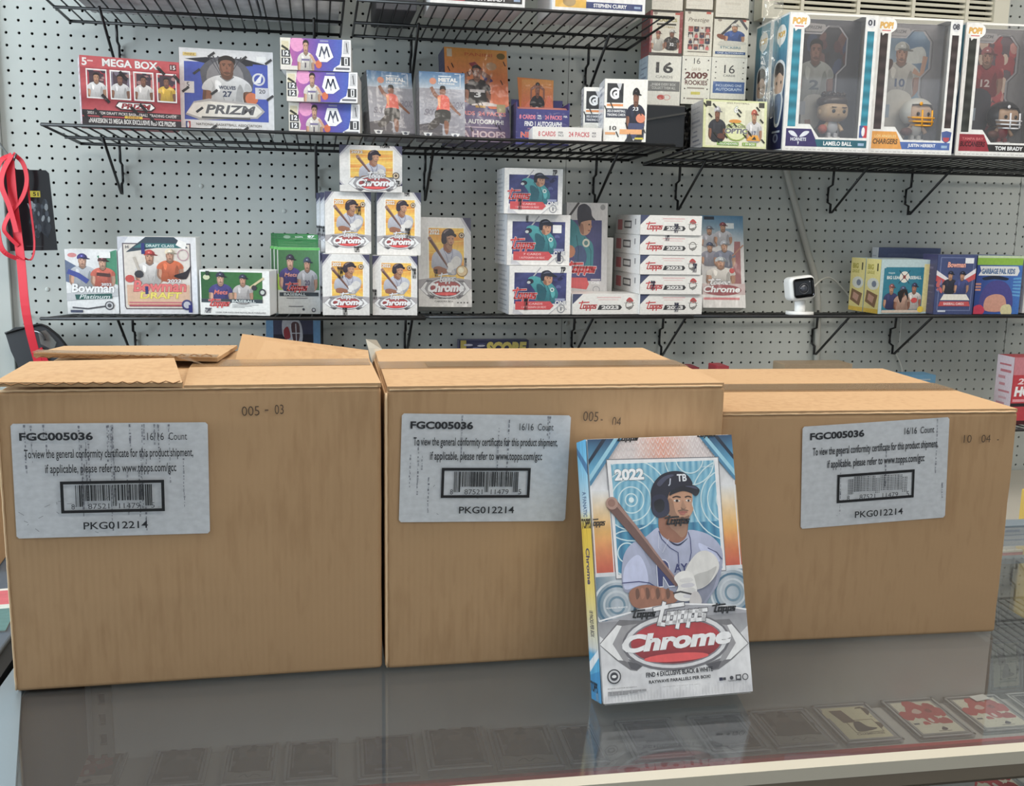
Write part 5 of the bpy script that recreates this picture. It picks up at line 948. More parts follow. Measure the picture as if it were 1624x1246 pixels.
def art_label(seed, dirt, tilt=False):
    """white shipping label with printed lines and a boxed barcode"""
    a = Art(0.62); rnd = random.Random(seed); K = (40, 42, 48)
    def bg(x, y): return (214, 217, 222)
    a.poly(spline([(0.0, 0.02), (0.0, 0.98), (0.012, 1.0), (0.988, 1.0), (1.0, 0.98), (1.0, 0.02), (0.988, 0.0), (0.012, 0.0)], 1, True), bg)
    for k in range(int(dirt * 30)):
        x = 0.03 + 0.94 * rnd.random() if k % 2 else rnd.choice((0.06, 0.12, 0.17, 0.26, 0.35, 0.50, 0.66, 0.87, 0.97)) + rnd.uniform(-0.008, 0.008)
        y = rnd.uniform(0, 0.9)
        for j in range(rnd.randint(5, 22)): a.rect(x + rnd.uniform(-0.003, 0.002), y, x + rnd.uniform(0.003, 0.008), min(0.99, y + rnd.uniform(0.008, 0.03)), mixc((96, 98, 110), (196, 198, 204), rnd.uniform(0.2, 0.85))); y = min(0.97, y + rnd.uniform(0.02, 0.04))
    for k in range(int(dirt * 14)):
        x = rnd.uniform(0.02, 0.5); y = rnd.uniform(0.03, 0.35); a.line([(x, y), (x + rnd.uniform(-0.03, 0.03), y + rnd.uniform(-0.03, 0.03))], 0.003, (150, 152, 160))
    a.text('FGC005036', 0.05, 0.865, 0.415, 0.935, K, 0.035); a.text('16/16', 0.69, 0.86, 0.775, 0.925, K, 0.0); a.text('Count', 0.80, 0.86, 0.895, 0.925, K, 0.0)
    a.text('To view the general conformity certificate for this product shipment,', 0.07, 0.69, 0.925, 0.79, K, 0.012); a.text('if applicable, please refer to www.topps.com/gcc', 0.17, 0.56, 0.835, 0.66, K, 0.012)
    a.frame(0.24, 0.23, 0.77, 0.51, 0.016, (24, 24, 28))
    x = 0.315
    while x < 0.70:
        w_ = rnd.choice((0.0022, 0.004, 0.004, 0.0065, 0.009)); y0 = 0.31 if (x < 0.35 or 0.49 < x < 0.52 or x > 0.665) else 0.335
        if tilt: 
            for j in range(9): a.rect(x, y0 + j * 0.017, x + w_, y0 + j * 0.017 + 0.010, (70, 72, 76))
        else: a.rect(x, y0 - (0.025 if y0 == 0.31 else 0), x + w_, 0.475, (40, 42, 46))
        x += w_ + rnd.choice((0.002, 0.003, 0.0045, 0.006))
    for t, x0, x1 in (('8', 0.293, 0.31), ('87521', 0.378, 0.485), ('11479', 0.535, 0.642), ('5', 0.70, 0.718)): a.text(t, x0, 0.265, x1, 0.312, (70, 72, 78), 0.0)
    a.text('PKG012214', 0.35, 0.085, 0.68, 0.15, K, 0.012)
    return a.mesh()


def art_slab(k):
    """trading card print seen through its plastic slab"""
    a = Art(1.25); S = a.sm
    pal = [((66, 62, 58), (40, 38, 36), (120, 116, 110)), ((196, 60, 66), (232, 226, 206), (150, 40, 48)), ((74, 70, 66), (44, 40, 38), (160, 158, 152)), ((96, 78, 60), (226, 216, 180), (60, 50, 44)), ((60, 62, 80), (40, 42, 56), (110, 110, 124)), ((170, 66, 64), (90, 60, 56), (206, 196, 186))][k]
    a.rect(0, 0, 1, 1, (156, 156, 158)); a.rect(0.05, 0.04, 0.95, 0.97, pal[1]); a.blobs(0.12, 0.3, 0.88, 0.9, 14, [pal[0], pal[1], mixc(pal[0], pal[2], 0.3)], 0.13, k)
    if k in (1, 5):
        S([(0.15, 0.55), (0.3, 0.85), (0.5, 0.92), (0.72, 0.80), (0.9, 0.62), (0.78, 0.50), (0.6, 0.55), (0.5, 0.46), (0.3, 0.5)], pal[0]); S([(0.42, 0.52), (0.60, 0.55), (0.66, 0.36), (0.56, 0.30), (0.44, 0.36)], pal[0]); S([(0.3, 0.66), (0.44, 0.76), (0.52, 0.66), (0.4, 0.6)], (226, 190, 180)); S([(0.6, 0.7), (0.72, 0.74), (0.74, 0.64), (0.64, 0.62)], pal[2]); S([(0.48, 0.44), (0.54, 0.46), (0.56, 0.36), (0.50, 0.34)], (232, 214, 208))
        a.rect(0.05, 0.04, 0.95, 0.28, pal[1] if k == 1 else pal[2]); S([(0.52, 0.12), (0.60, 0.2), (0.66, 0.14), (0.60, 0.10)], (70, 66, 80)); a.rect(0.42, 0.075, 0.70, 0.09, (110, 104, 104)); a.rect(0.08, 0.3, 0.2, 0.34, (80, 90, 110))
    elif k == 3:
        a.rect(0.14, 0.12, 0.86, 0.90, pal[1]); a.poly([(0.16, 0.88), (0.42, 0.88), (0.50, 0.50), (0.24, 0.5)], (104, 80, 60)); a.line([(0.30, 0.56), (0.86, 0.56), (0.86, 0.20), (0.3, 0.20), (0.3, 0.56)], 0.02, (70, 56, 44)); S([(0.36, 0.24), (0.42, 0.48), (0.56, 0.52), (0.64, 0.36), (0.80, 0.30), (0.6, 0.24)], (70, 60, 52)); a.text('CHAMPIONS', 0.28, 0.13, 0.84, 0.18, (60, 50, 44), 0.02)
    else:
        S([(0.22, 0.30), (0.26, 0.62), (0.42, 0.72), (0.58, 0.72), (0.74, 0.62), (0.80, 0.30)], pal[0]); S([(0.40, 0.70), (0.42, 0.86), (0.58, 0.86), (0.60, 0.70), (0.5, 0.64)], mixc(pal[0], (120, 92, 76), 0.45)); S([(0.38, 0.82), (0.5, 0.92), (0.62, 0.82)], pal[1])
        a.poly([(0.05, 0.04), (0.95, 0.04), (0.95, 0.22), (0.70, 0.26), (0.3, 0.24), (0.05, 0.28)], pal[2] if k == 2 else pal[1]); a.line([(0.10, 0.30), (0.10, 0.88)], 0.03, pal[2]); a.line([(0.90, 0.30), (0.90, 0.88)], 0.03, pal[2])
        if k == 2: a.line(spline([(0.3, 0.12), (0.42, 0.18), (0.5, 0.10), (0.62, 0.17), (0.76, 0.12)], 4), 0.014, (70, 70, 90))
        else: a.rect(0.24, 0.12, 0.76, 0.17, pal[2])
    return a.mesh()


def art_helmetcard():
    a = Art(1.0); a.rect(0, 0, 1, 1, (104, 152, 196)); a.rect(0.13, 0, 0.86, 1, (34, 34, 52)); a.rect(0.13, 0.72, 0.86, 1, (60, 64, 92)); a.sm([(0.30, 0.98), (0.42, 1.02), (0.62, 0.96), (0.66, 0.60), (0.50, 0.48), (0.38, 0.62), (0.30, 0.72)], (196, 196, 206)); a.sm([(0.46, 0.92), (0.60, 0.92), (0.60, 0.62), (0.50, 0.58)], (90, 60, 66)); a.line([(0.44, 0.9), (0.48, 0.55)], 0.02, (214, 214, 222)); a.line([(0.54, 0.92), (0.55, 0.55)], 0.016, (214, 214, 222)); a.line([(0.42, 0.74), (0.64, 0.74)], 0.016, (214, 214, 222)); a.sm([(0.32, 0.80), (0.40, 0.86), (0.44, 0.66), (0.34, 0.64)], (160, 44, 56)); a.sm([(0.14, 0.0), (0.16, 0.26), (0.4, 0.42), (0.6, 0.44), (0.76, 0.48), (0.84, 0.30), (0.84, 0.0)], (176, 44, 56)); a.sm([(0.76, 0.1), (0.8, 0.44), (0.84, 0.36), (0.85, 0.1)], (226, 222, 222)); a.sm([(0.36, 0.2), (0.5, 0.5), (0.58, 0.2)], (176, 110, 76)); return a.mesh()


def art_score():
    a = Art(0.4); a.rect(0, 0, 1, 1, (44, 48, 84)); a.rect(0.02, 0.0, 0.10, 1, (190, 172, 80)); a.blobs(0.12, 0.2, 0.34, 0.9, 10, [(110, 120, 160), (190, 190, 206), (60, 66, 110)], 0.05, 3); a.text('SCORE', 0.38, 0.18, 0.97, 0.92, (216, 198, 96), 0.07, 0.15, (30, 26, 30), 0.03); return a.mesh()


def art_red():
    a = Art(1.3); a.rect(0, 0, 1, 1, (186, 40, 54)); a.rect(0, 0.74, 1, 1, (196, 120, 130)); a.poly([(0.3, 1), (1, 1), (1, 0.62), (0.5, 0.68)], (60, 40, 96)); a.text('2022', 0.12, 0.60, 0.7, 0.69, (236, 206, 210), 0.03, 0.15); a.text('HOBBY', 0.06, 0.42, 0.98, 0.57, WHT, 0.06, 0.12); a.rect(0.04, 0.34, 0.96, 0.38, (226, 150, 160)); a.rect(0, 0.27, 1, 0.32, (40, 30, 34)); a.rect(0, 0, 1, 0.06, (70, 24, 30)); return a.mesh()


def art_stamp(t):
    a = Art(0.28)
    for s_, x0, x1, dy in t:
        if s_ in '-..': a.rect(x0, 0.3 if s_ != '-' else 0.45, x1 if s_ == '-' else x0 + 0.05, 0.42 if s_ != '-' else 0.58, (110, 84, 62))
        else: a.text(s_, x0, 0.1 + dy, x1, 0.9 + dy, (88, 68, 52), -0.005)
    return a.mesh()


# ================================================================== THE SETTING
def peg_panel(name, x0, x1, i0, i1, ph, zph, j0=-29, j1=31, sag=0):
    """painted hardboard with real round holes every inch"""
    p = 0.0254; r = 0.0031; n8 = 8; V = []; F = []; zc = 1.544 - zph * p
    for i in range(i0, i1 + 1):
        cx = (i + ph) * p; xa = max(x0, cx - p / 2) if i > i0 else x0; xb = min(x1, cx + p / 2) if i < i1 else x1
        for j in range(j0, j1 + 1):
            cz = zc - j * p; za, zb = cz - p / 2, cz + p / 2; n = len(V)
            V += [(xa, 0, za), (xb, 0, za), (xb, 0, zb), (xa, 0, zb)]
            for k in range(n8):
                a = math.pi * 2 * (k + 0.5) / n8 + math.pi; V.append((cx + r * math.cos(a), 0, cz + r * math.sin(a)))
            for k in range(n8):
                a = math.pi * 2 * (k + 0.5) / n8 + math.pi; V.append((cx + r * math.cos(a), 0.005, cz + r * math.sin(a)))
            H = [n + 4 + k for k in range(n8)]; B = [n + 12 + k for k in range(n8)]
            # octagon corner k sits at angle 202.5+45k: 0,1 bottom-left/bottom, ...
            F += [(n, H[0], H[7], n + 3), (n, n + 1, H[2], H[1]), (n, H[1], H[0]), (n + 1, n + 2, H[4], H[3]), (n + 1, H[3], H[2]), (n + 2, n + 3, H[6], H[5]), (n + 2, H[5], H[4]), (n + 3, H[7], H[6])]
            F += [(H[k], H[(k + 1) % n8], B[(k + 1) % n8], B[k]) for k in range(n8)]
    me = mesh_from(name, V, F); return me, zc - (j1 + 0.5) * p, zc - (j0 - 0.5) * p


wall = empty('wall_back', (0, 0, 0)); wall['kind'] = 'structure'
for x0, x1, i0, i1, ph, zph in ((-0.072, 1.1553, -2, 45, 0, 0), (1.1562, 2.3580, 46, 93, -0.169, -0.107), (2.3590, 3.45, 94, 135, -0.28, 0.16)):
    me, zl, zh = peg_panel('pegboard_panel', x0, x1, i0, i1, ph, zph)
    add('pegboard_panel', me, WALLP, wall)
add('backing_sheet', box_me('backing_sheet', -0.072, 0.02, 0.7, 3.45, 0.03, 2.32), DARK, wall)
add('plaster', boxes_me('plaster', [(-2.0, 0.0301, 0, 4.4, 0.12, 2.7), (-2.0, 0.0, 2.29, 4.4, 0.0301, 2.7), (-2.0, 0.004, 0, 4.4, 0.03, 0.742), (-2.0, 0.0, 0.742, -0.30, 0.03, 2.29), (3.46, 0, 0.742, 4.4, 0.03, 2.29)]), WALLP, wall)
# filled and painted-over peg holes
for x, z in ((0.0, 1.27), (-0.0508, 1.32), (0.508, 1.44), (0.33, 1.49), (0.584, 1.49), (0.787, 1.45), (1.17, 1.2)):
    add('filled_hole', ball_me('filled_hole', 0.005, 10, 6, (1, 0.25, 1)), WALLP, wall, (round(x / 0.0254) * 0.0254, -0.0005, 1.544 + round((z - 1.544) / 0.0254) * 0.0254))
for k, (xa, xb, pr_) in enumerate(((-0.118, -0.0725, 0.010), (-0.30, -0.1185, 0.016))):
    tag(add('trim_%d' % (k + 1), box_me('trim', xa, -pr_, 0.0, xb, 0.03, 2.6, 0.002), WALLP), kind='structure')
CEIL = mat('white_ceiling', (226, 224, 218), 0.9); FLOOR = mat('grey_floor', (116, 110, 104), 0.6, noise=0.1, scale=9); SIDEW = mat('painted_side_wall', (190, 194, 192), 0.8)
tag(add('floor', box_me('floor', -2.0, -5.0, -0.1, 4.4, 0.12, 0.0), FLOOR), kind='structure')
tag(add('ceiling', box_me('ceiling', -2.0, -5.0, 2.7, 4.4, 0.12, 2.8), CEIL), kind='structure')
tag(add('wall_right', box_me('wall_right', 4.4, -5.0, 0, 4.5, 0.12, 2.7), SIDEW), kind='structure')
tag(add('wall_left', boxes_me('wall_left', [(-2.1, -5.0, 0, -2.0, -1.96, 2.7), (-2.1, -0.34, 0, -2.0, 0.12, 2.7), (-2.1, -1.96, 0, -2.0, -0.34, 0.94), (-2.1, -1.96, 2.56, -2.0, -0.34, 2.7)]), SIDEW), kind='structure')
tag(add('window_1', boxes_me('window_1', [(-2.06, -1.96, 0.94, -2.0, -1.92, 2.56), (-2.06, -0.38, 0.94, -2.0, -0.34, 2.56), (-2.06, -1.92, 0.94, -2.0, -0.38, 0.98), (-2.06, -1.92, 2.52, -2.0, -0.38, 2.56), (-2.05, -1.17, 0.98, -2.02, -1.13, 2.52)]), mat('window_frame_white', (220, 220, 216), 0.5)), kind='structure')
for k, (lx, ly) in enumerate(((0.5, -1.45), (2.1, -1.35), (1.7, -3.4))):
    tag(add('trim_%d' % (k + 3), boxes_me('ceiling_fixture', [(lx - 0.64, ly - 0.29, 2.64, lx + 0.64, ly - 0.255, 2.70), (lx - 0.64, ly + 0.255, 2.64, lx + 0.64, ly + 0.29, 2.70), (lx - 0.64, ly - 0.255, 2.64, lx - 0.605, ly + 0.255, 2.70), (lx + 0.605, ly - 0.255, 2.64, lx + 0.64, ly + 0.255, 2.70), (lx - 0.605, ly - 0.255, 2.685, lx + 0.605, ly + 0.255, 2.70)]), mat('fixture_white', (232, 232, 228), 0.5)), kind='structure')
tag(add('wall_front', boxes_me('wall_front', [(-2.1, -5.1, 0, 4.5, -5.0, 0.7), (-2.1, -5.1, 2.4, 4.5, -5.0, 2.8), (-2.1, -5.1, 0.7, -1.6, -5.0, 2.4), (1.0, -5.1, 0.7, 1.3, -5.0, 2.4), (3.9, -5.1, 0.7, 4.5, -5.0, 2.4)]), SIDEW), kind='structure')


# ================================================================== WIRE SHELVES
def wire_shelf(label, x0, x1, yb, yf, zb, zf, brackets, step=0.0248, cut=0.0):
    """grid shelf with three rails, cross wires and triangular pegboard brackets; zb/zf height at wall and front"""
    t = empty('wire_shelf', (x0, 0, zb), (0, 0, 0), label, 'shelf'); L = x1 - x0
    z = lambda y: (zf - zb) * (y - yb) / (yf - yb)
    for nm, y, dz, r in (('front_rail', yf, 0, 0.0034), ('middle_rail', (yf + yb) / 2 + 0.02, -0.004, 0.0032), ('back_rail', yb, -0.003, 0.0034)):
        add(nm, tube_me(nm, [(0 if y != yb else cut, y, z(y) + dz), (L, y, z(y) + dz)], r), WIRE, t)
    cw = tube_me('cross_wire', [(0, yf, zf - zb), (0, yb, 0)], 0.0017, 6); cw.materials.append(WIRE)
    n = int(L / step)
    for k in range(n + 1): add('cross_wire', cw, None, t, (k * L / n, 0, 0))
    ew = tube_me('end_wire', [(0, yf, zf - zb), (0, yb, -0.003)], 0.0024, 6); ew.materials.append(WIRE)
    for x in (0, L): add('end_wire', ew, None, t, (x, 0, 0))
    br = tube_me('bracket', [(0, -0.028, 0.006), (0, -0.026, -0.038), (0, -0.006, -0.044), (0, -0.006, -0.080), (0, -0.022, -0.085), (0, -0.022, -0.106), (0, -0.032, -0.104), (0, yf * 0.58, z(yf * 0.54) - 0.006)], 0.0031, 6)
    br.materials.append(WIRE); hk = tube_me('peg_hook', [(0, 0.012, 0.004), (0, -0.004, 0.0), (0, -0.008, -0.014)], 0.0024, 6); hk.materials.append(WIRE)
    for bx in brackets:
        b = add('bracket', br, None, t, (bx - x0, 0, 0)); add('peg_hook', hk, None, b, (0, 0, -0.062))
    return t


wire_shelf('black wire shelf at top left, above the red mega box', 0.082, 0.636, -0.03, -0.34, 1.825, 1.834, (0.173, 0.58))
wire_shelf('black wire shelf at top centre, under the blue and gold window box', 0.662, 1.286, -0.03, -0.34, 1.825, 1.836, (0.79, 1.195), cut=-0.0)
wire_shelf('long black middle wire shelf holding the basketball card boxes', 0.090, 1.300, -0.03, -0.34, 1.578, 1.589, (0.168, 0.580, 0.822, 1.222))
wire_shelf('black middle wire shelf at right under the three window boxes', 1.335, 2.62, -0.03, -0.33, 1.569, 1.584, (1.427, 1.822, 2.033, 2.45))
wire_shelf('black lower wire shelf at left under the baseball boxes', 0.066, 0.792, -0.03, -0.33, 1.214, 1.234, (0.178, 0.587, 0.778))
wire_shelf('black lower wire shelf at centre under the white box stacks', 0.800, 1.362, -0.03, -0.33, 1.215, 1.237, (1.18,))
wire_shelf('black lower wire shelf at right under the white camera', 1.368, 2.62, -0.03, -0.31, 1.218, 1.2365, (1.402, 1.806, 2.022, 2.45))
wire_shelf('short black wire shelf at far right behind the right carton', 2.14, 2.75, -0.03, -0.33, 0.962, 0.975, (2.20, 2.62))


# ================================================================== BOXES ON THE SHELVES
PL = {
"mega":[0.1548,-0.3077,1.5915,0.2441,0.0012,0.1756,0.1265,0.07],
"prizm":[0.3218,-0.2376,1.5935,0.0727,0.0754,0.1779,0.1589,0.06],
"mosA":[0.5292,-0.2879,1.5909,-0.0815,0.0016,0.1368,0.0589,0.14],
"mosB":[0.5265,-0.3025,1.6508,-0.0985,0.0024,0.1349,0.0565,0.14],
"mosC":[0.5161,-0.3077,1.7082,-0.0587,0.0022,0.1328,0.0584,0.14],
"metA":[0.6901,-0.2156,1.5994,0.2164,0.2254,0.0964,0.1343,0.05],
"metB":[0.7887,-0.2402,1.5951,0.0405,0.1204,0.0943,0.1338,0.05],
"hooptall":[0.8551,-0.1694,1.5967,0.1213,0.2029,0.1396,0.2002,0.05],
"hoopopen":[0.9672,-0.2815,1.591,-0.1966,0.004,0.1311,0.0963,0.12],
"hooplid":[1.0062,-0.3255,1.5922,-0.1203,0.0018,0.1392,0.0258,0.1],
"donruss":[1.1483,-0.3393,1.5927,-0.155,0.0028,0.086,0.1215,0.09],
"optic":[1.3834,-0.279,1.5927,0.0078,0.0752,0.1435,0.0986,0.07],
"popA":[1.5536,-0.299,1.589,-0.0677,0.0037,0.1936,0.2813,0.14],
"popB":[1.7517,-0.3085,1.5898,-0.1483,0.0061,0.1906,0.2815,0.14],
"popC":[1.9608,-0.3211,1.5906,-0.1094,0.0074,0.1947,0.2791,0.14],
"plat":[0.0864,-0.2056,1.2314,-0.0156,0.0061,0.0981,0.1283,0.05],
"draft":[0.1874,-0.2098,1.2314,-0.0064,0.0,0.1511,0.1547,0.08],
"topwide":[0.3463,-0.2367,1.233,-0.1925,0.0,0.1406,0.0899,0.07],
"hanger":[0.4985,-0.2071,1.2317,-0.0697,0.0183,0.0862,0.1372,0.03],
"ch1":[0.5894,-0.2686,1.235,-0.0677,0.0,0.0944,0.1236,0.07],
"ch2":[0.6903,-0.2684,1.235,-0.0656,0.0,0.0911,0.1214,0.07],
"ch3":[0.5961,-0.2504,1.3592,-0.0015,0.0,0.0926,0.1239,0.07],
"ch4":[0.7005,-0.2511,1.357,0.0042,0.0,0.0897,0.1274,0.07],
"ch5":[0.6261,-0.2584,1.4838,-0.0316,0.0012,0.1249,0.0912,0.07],
"chtan":[0.7995,-0.1183,1.2388,-0.0522,0.2665,0.1186,0.2034,0.05],
"st1":[0.9816,-0.2327,1.2329,0.0423,0.0014,0.1377,0.1042,0.11],
"st2":[0.9762,-0.2275,1.338,0.0599,0.0019,0.1393,0.1073,0.11],
"st3":[0.9659,-0.2408,1.4461,-0.0288,0.0017,0.1241,0.0938,0.11],
"tall":[1.13,-0.14,1.232,-0.06,0.1,0.094,0.243,0.05],
"low":[1.1224,-0.2312,1.2329,0.0538,0.0016,0.1537,0.0444,0.14],
"q1":[1.2752,-0.231,1.233,0.054,0.0019,0.1471,0.0443,0.16],
"q2":[1.2722,-0.2344,1.2779,0.0291,0.0006,0.1448,0.0426,0.16],
"q3":[1.2694,-0.2375,1.3212,0.0266,0.0004,0.142,0.0421,0.16],
"q4":[1.2668,-0.239,1.3639,0.0201,0.0003,0.1429,0.0423,0.16],
"q5":[1.2653,-0.2412,1.4068,0.0016,0.0,0.1397,0.0419,0.16],
"chblue":[1.4594,-0.1336,1.2392,-0.0742,0.2542,0.1029,0.2189,0.05],
"big":[1.8762,-0.183,1.2299,0.1701,0.0043,0.1611,0.1276,0.06],
"bowblue":[2.0102,-0.1991,1.2307,-0.0097,0.0003,0.1017,0.14,0.06],
"gpk":[2.1253,-0.1849,1.23,-0.0081,0.0023,0.1215,0.1397,0.08]
}
PL['hoopopen'] = [0.996, -0.20, 1.591, -0.06, 0.0, 0.114, 0.1015, 0.09]
for k in ('q1', 'q2', 'q3', 'q4', 'q5'): PL[k][7] = 0.18
PL['low'][7] = 0.085


def pack(name, label, key, front, side=None, group=None, body=None, cat='box', rows=1, pl=None, bev=0.0012, top=True):
    X, Y, Z, yaw, lean, W, H, D = pl or PL[key]
    t = empty(name, (X, Y, Z), (0, 0, 0), label, cat, group)
    t.rotation_euler = (Matrix.Rotation(yaw, 3, 'Z') @ Matrix.Rotation(-lean, 3, 'X')).to_euler()
    add('carton', box_me('carton', 0, 0, 0, W, D, H, bev), body or WHITE, t)
    lay('front_print', front, t, W, H)
    if side: lay('side_print', side, t, D, H, (-0.0004, D, 0), (0, 0, -math.pi / 2))
    return t


def dup_tree(o, parent=None):
    c = o.copy(); COL.objects.link(c); c.parent = parent
    for ch in list(o.children): dup_tree(ch, c)
    return c


C_ = lambda n, rgb: mat('card_' + n, rgb, 0.5, coat=0.3)
A = {k: f() for k, f in dict(mega=art_mega, prizm=art_prizm, mosaic=art_mosaic, metal=art_metal, htall=art_hoops_tall, hbody=art_hoops_body, hhead=art_hoops_header, packs=art_packs, donruss=art_donruss, optic=art_optic, plat=art_platinum, draft=art_draft, twide=art_topps_wide, hang=art_hanger, head=art_header, tall=art_tall, chblue=art_chblue, big=art_big, bigside=art_bigside, bow=art_bowblue, gpk=art_gpk, side23=art_2023side).items()}
CHM = chrome_small; ch_w = CHM(wide=True, marks=((0.36, 0.18, 0.50, 0.24), (0.90, 0.12, 0.96, 0.26), (0.64, 0.955, 0.80, 1.0)))
ch_t = CHM(tan=True, marks=((0.86, 0.45, 0.91, 0.55), (0.30, 0.33, 0.36, 0.42)))
ch_m = [CHM(marks=m) for m in (((0.42, 0.0, 0.52, 0.13), (0.32, 0.60, 0.44, 0.80)), ((0.0, 0.26, 0.09, 0.44), (0.88, 0.62, 0.97, 0.80)), ((0.62, 0.02, 0.74, 0.12), (0.66, 0.62, 0.78, 0.78)), ((0.64, 0.26, 0.76, 0.44), (0.62, 0.94, 0.74, 1.0)))]
S_white = art_side((222, 224, 230), 1); S_blue = art_side((196, 208, 226), 2, None, (110, 130, 170)); S_red = art_side((206, 190, 200), 3, None, (170, 60, 70)); S_don = art_side((206, 206, 210), 5, None, (80, 86, 110)); S_ser = art_side((214, 216, 222), 6, None, (120, 130, 150)); S_navy = art_side((60, 58, 100), 7, None, (150, 140, 170)); S_grey = art_side((120, 122, 130), 8, None, (80, 80, 92))

pack('card_box', 'red mega box with four player windows, leftmost on the middle shelf', 'mega', A['mega'], S_red, body=C_('red', (176, 50, 62)))
p_ = pack('card_box', 'tall grey and blue box with player in white number 27 jersey', 'prizm', A['prizm'], S_white)
add('price_sticker', box_me('price_sticker', 0, -0.0006, 0, 0.016, 0, 0.009), mat('price_sticker', (240, 240, 238), 0.6), p_, (0.146, -0.0008, 0.139), (0, 0.12, 0))
for key, lb in (('mosA', 'purple and white flat box, bottom of the stack of three'), ('mosB', 'purple and white flat box, middle of the stack of three'), ('mosC', 'purple and white flat box, top of the stack of three')):
    pack('flat_card_box', lb, key, A['mosaic'], S_white, 'purple flat boxes stacked on the middle shelf')
for key, lb in (('metA', 'grey leaning box with leaping player in red, beside the purple stack'), ('metB', 'grey box with leaping player in red, next to the orange box')):
    pack('card_box', lb, key, A['metal'], S_grey, 'grey boxes with a leaping player', C_('silver', (150, 152, 160)))
pack('card_box', 'tall orange over violet box with player in black jersey', 'htall', A['htall'], S_navy, body=C_('violet', (96, 86, 120)), pl=PL['hooptall'])
# open display box: body, raised header with picture
X, Y, Z, yaw, lean, W, H, D = PL['hoopopen']
t = empty('display_box', (X, Y, Z), (0, 0, yaw), 'open dark blue display box with orange picture header', 'box')
NAVY = C_('navy', (56, 54, 116))
add('tray', boxes_me('tray', [(0, 0, 0, W, 0.002, H * 0.72), (0, D - 0.002, 0, W, D, H), (0, 0, 0, 0.002, D, H * 0.86), (W - 0.002, 0, 0, W, D, H * 0.86), (0, 0, 0, W, D, 0.002)]), NAVY, t)
lay('front_print', A['hbody'], t, W, H * 0.72)
add('header_card', prism_me('header_card', [(0.02, H * 0.6), (W - 0.02, H * 0.6), (W - 0.024, H * 1.42), (0.012, H * 1.46)], D - 0.005, D - 0.003), C_('orange', (220, 130, 60)), t)
lay('header_print', A['hhead'], t, W - 0.044, H * 0.82, (0.022, D - 0.0056, H * 0.6))
for k in range(10): add('card_pack', box_me('card_pack', 0.004, 0.006 + k * 0.0075, 0.003, W - 0.004, 0.0115 + k * 0.0075, H * 0.74 + 0.002 * (k % 3)), C_('pack', (190, 120, 110)), t)
t = pack('card_box', 'flat white tray printed with pack counts, before the blue display box', 'hooplid', A['packs'])
add('torn_film', prism_me('torn_film', [(0.06, 0.026), (0.139, 0.026), (0.136, 0.031), (0.12, 0.036), (0.10, 0.031)], 0.02, 0.022), BAG, t)
pack('card_box', 'white box with player in navy number 23 jersey holding a ball', 'donruss', A['donruss'], S_don)
pl = list(PL['donruss']); pl[0] -= 0.018; pl[1] += 0.094; pl[6] -= 0.006; pl[7] = 0.05
pack('card_box', 'pale box standing directly behind the white number 23 box', None, A['donruss'], S_don, pl=pl)
pack('card_box', 'pale green and yellow football card box beside the window boxes', 'optic', A['optic'], S_white, body=C_('palegreen', (220, 226, 180)))

# cello boxes standing at the back: an upper picture box over a lower text box, three columns
CEL = C_('cream', (222, 218, 206))
for k, (x0, x1, zt, zm, zl, nm) in enumerate(((1.299, 1.372, 1.888, 1.793, 1.686, 'red edged football'), (1.376, 1.440, 1.893, 1.795, 1.693, 'small portrait grid'), (1.443, 1.522, 1.879, 1.795, 1.706, 'blue jersey quarterback'))):
    y = -0.15 - 0.004 * k
    yy = ' in the back corner above the black bags'
    pack('tall_card_box', 'cream picture box with ' + nm + yy, None, art_cello(k), art_side((150, 60, 66) if k == 0 else (214, 210, 198), k), pl=[x0, y, zm + 0.001, -0.05, 0, x1 - x0, zt - zm - 0.002, 0.07], body=CEL)
    pack('tall_card_box', ('cream box reading 16 with grey band', 'cream box reading 2009 rookies', 'cream box reading 16 with blue band')[k] + ', under a picture box', None, art_cellolow(k), art_side((190, 206, 220), k), pl=[x0 - 0.002, y - 0.002, zl, -0.05, 0, x1 - x0 + 0.002, zm - zl, 0.075], body=CEL)
    t = pack('tall_card_box', 'plain cream box at the top of the ' + nm + ' column', None, art_side((226, 222, 210), 30 + k, None, (206, 200, 186)), None, pl=[x0 + 0.002, y, zt + 0.001, -0.05, 0, x1 - x0 - 0.004, 0.10, 0.07], body=CEL)
# crumpled black bags under them
BLKBAG = mat('black_plastic', (20, 20, 22), 0.28, coat=0.2)


def lump(name, x, y, z, sx, sy, sz, seed, m, amp=0.35, label=None, cat=None):
    bm = bmesh.new(); bmesh.ops.create_icosphere(bm, subdivisions=4, radius=1); rnd = random.Random(seed)
    import mathutils.noise as mn
    for v in bm.verts:
        n = mn.noise(v.co * 2.2 + Vector((seed, 0, 0))) * amp + mn.noise(v.co * 6 + Vector((seed, 3, 0))) * amp * 0.35
        v.co *= 1 + n; v.co.z = max(v.co.z, -0.75)
        v.co = Vector((v.co.x * sx, v.co.y * sy, (v.co.z + 0.75) * sz))
    me = bpy.data.meshes.new(name); bm.to_mesh(me); bm.free(); o = add(name, me, m, None, (x, y, z)); tag(o, label, cat); return o


def stack_block(name, label, x0, y0, z0, x1, y1, z1, m, cat='box', yaw=0):
    t = empty(name, (x0, y0, z0), (0, 0, yaw), label, cat); add('carton', box_me('carton', 0, 0, 0, x1 - x0, y1 - y0, z1 - z0, 0.002), m, t); return t


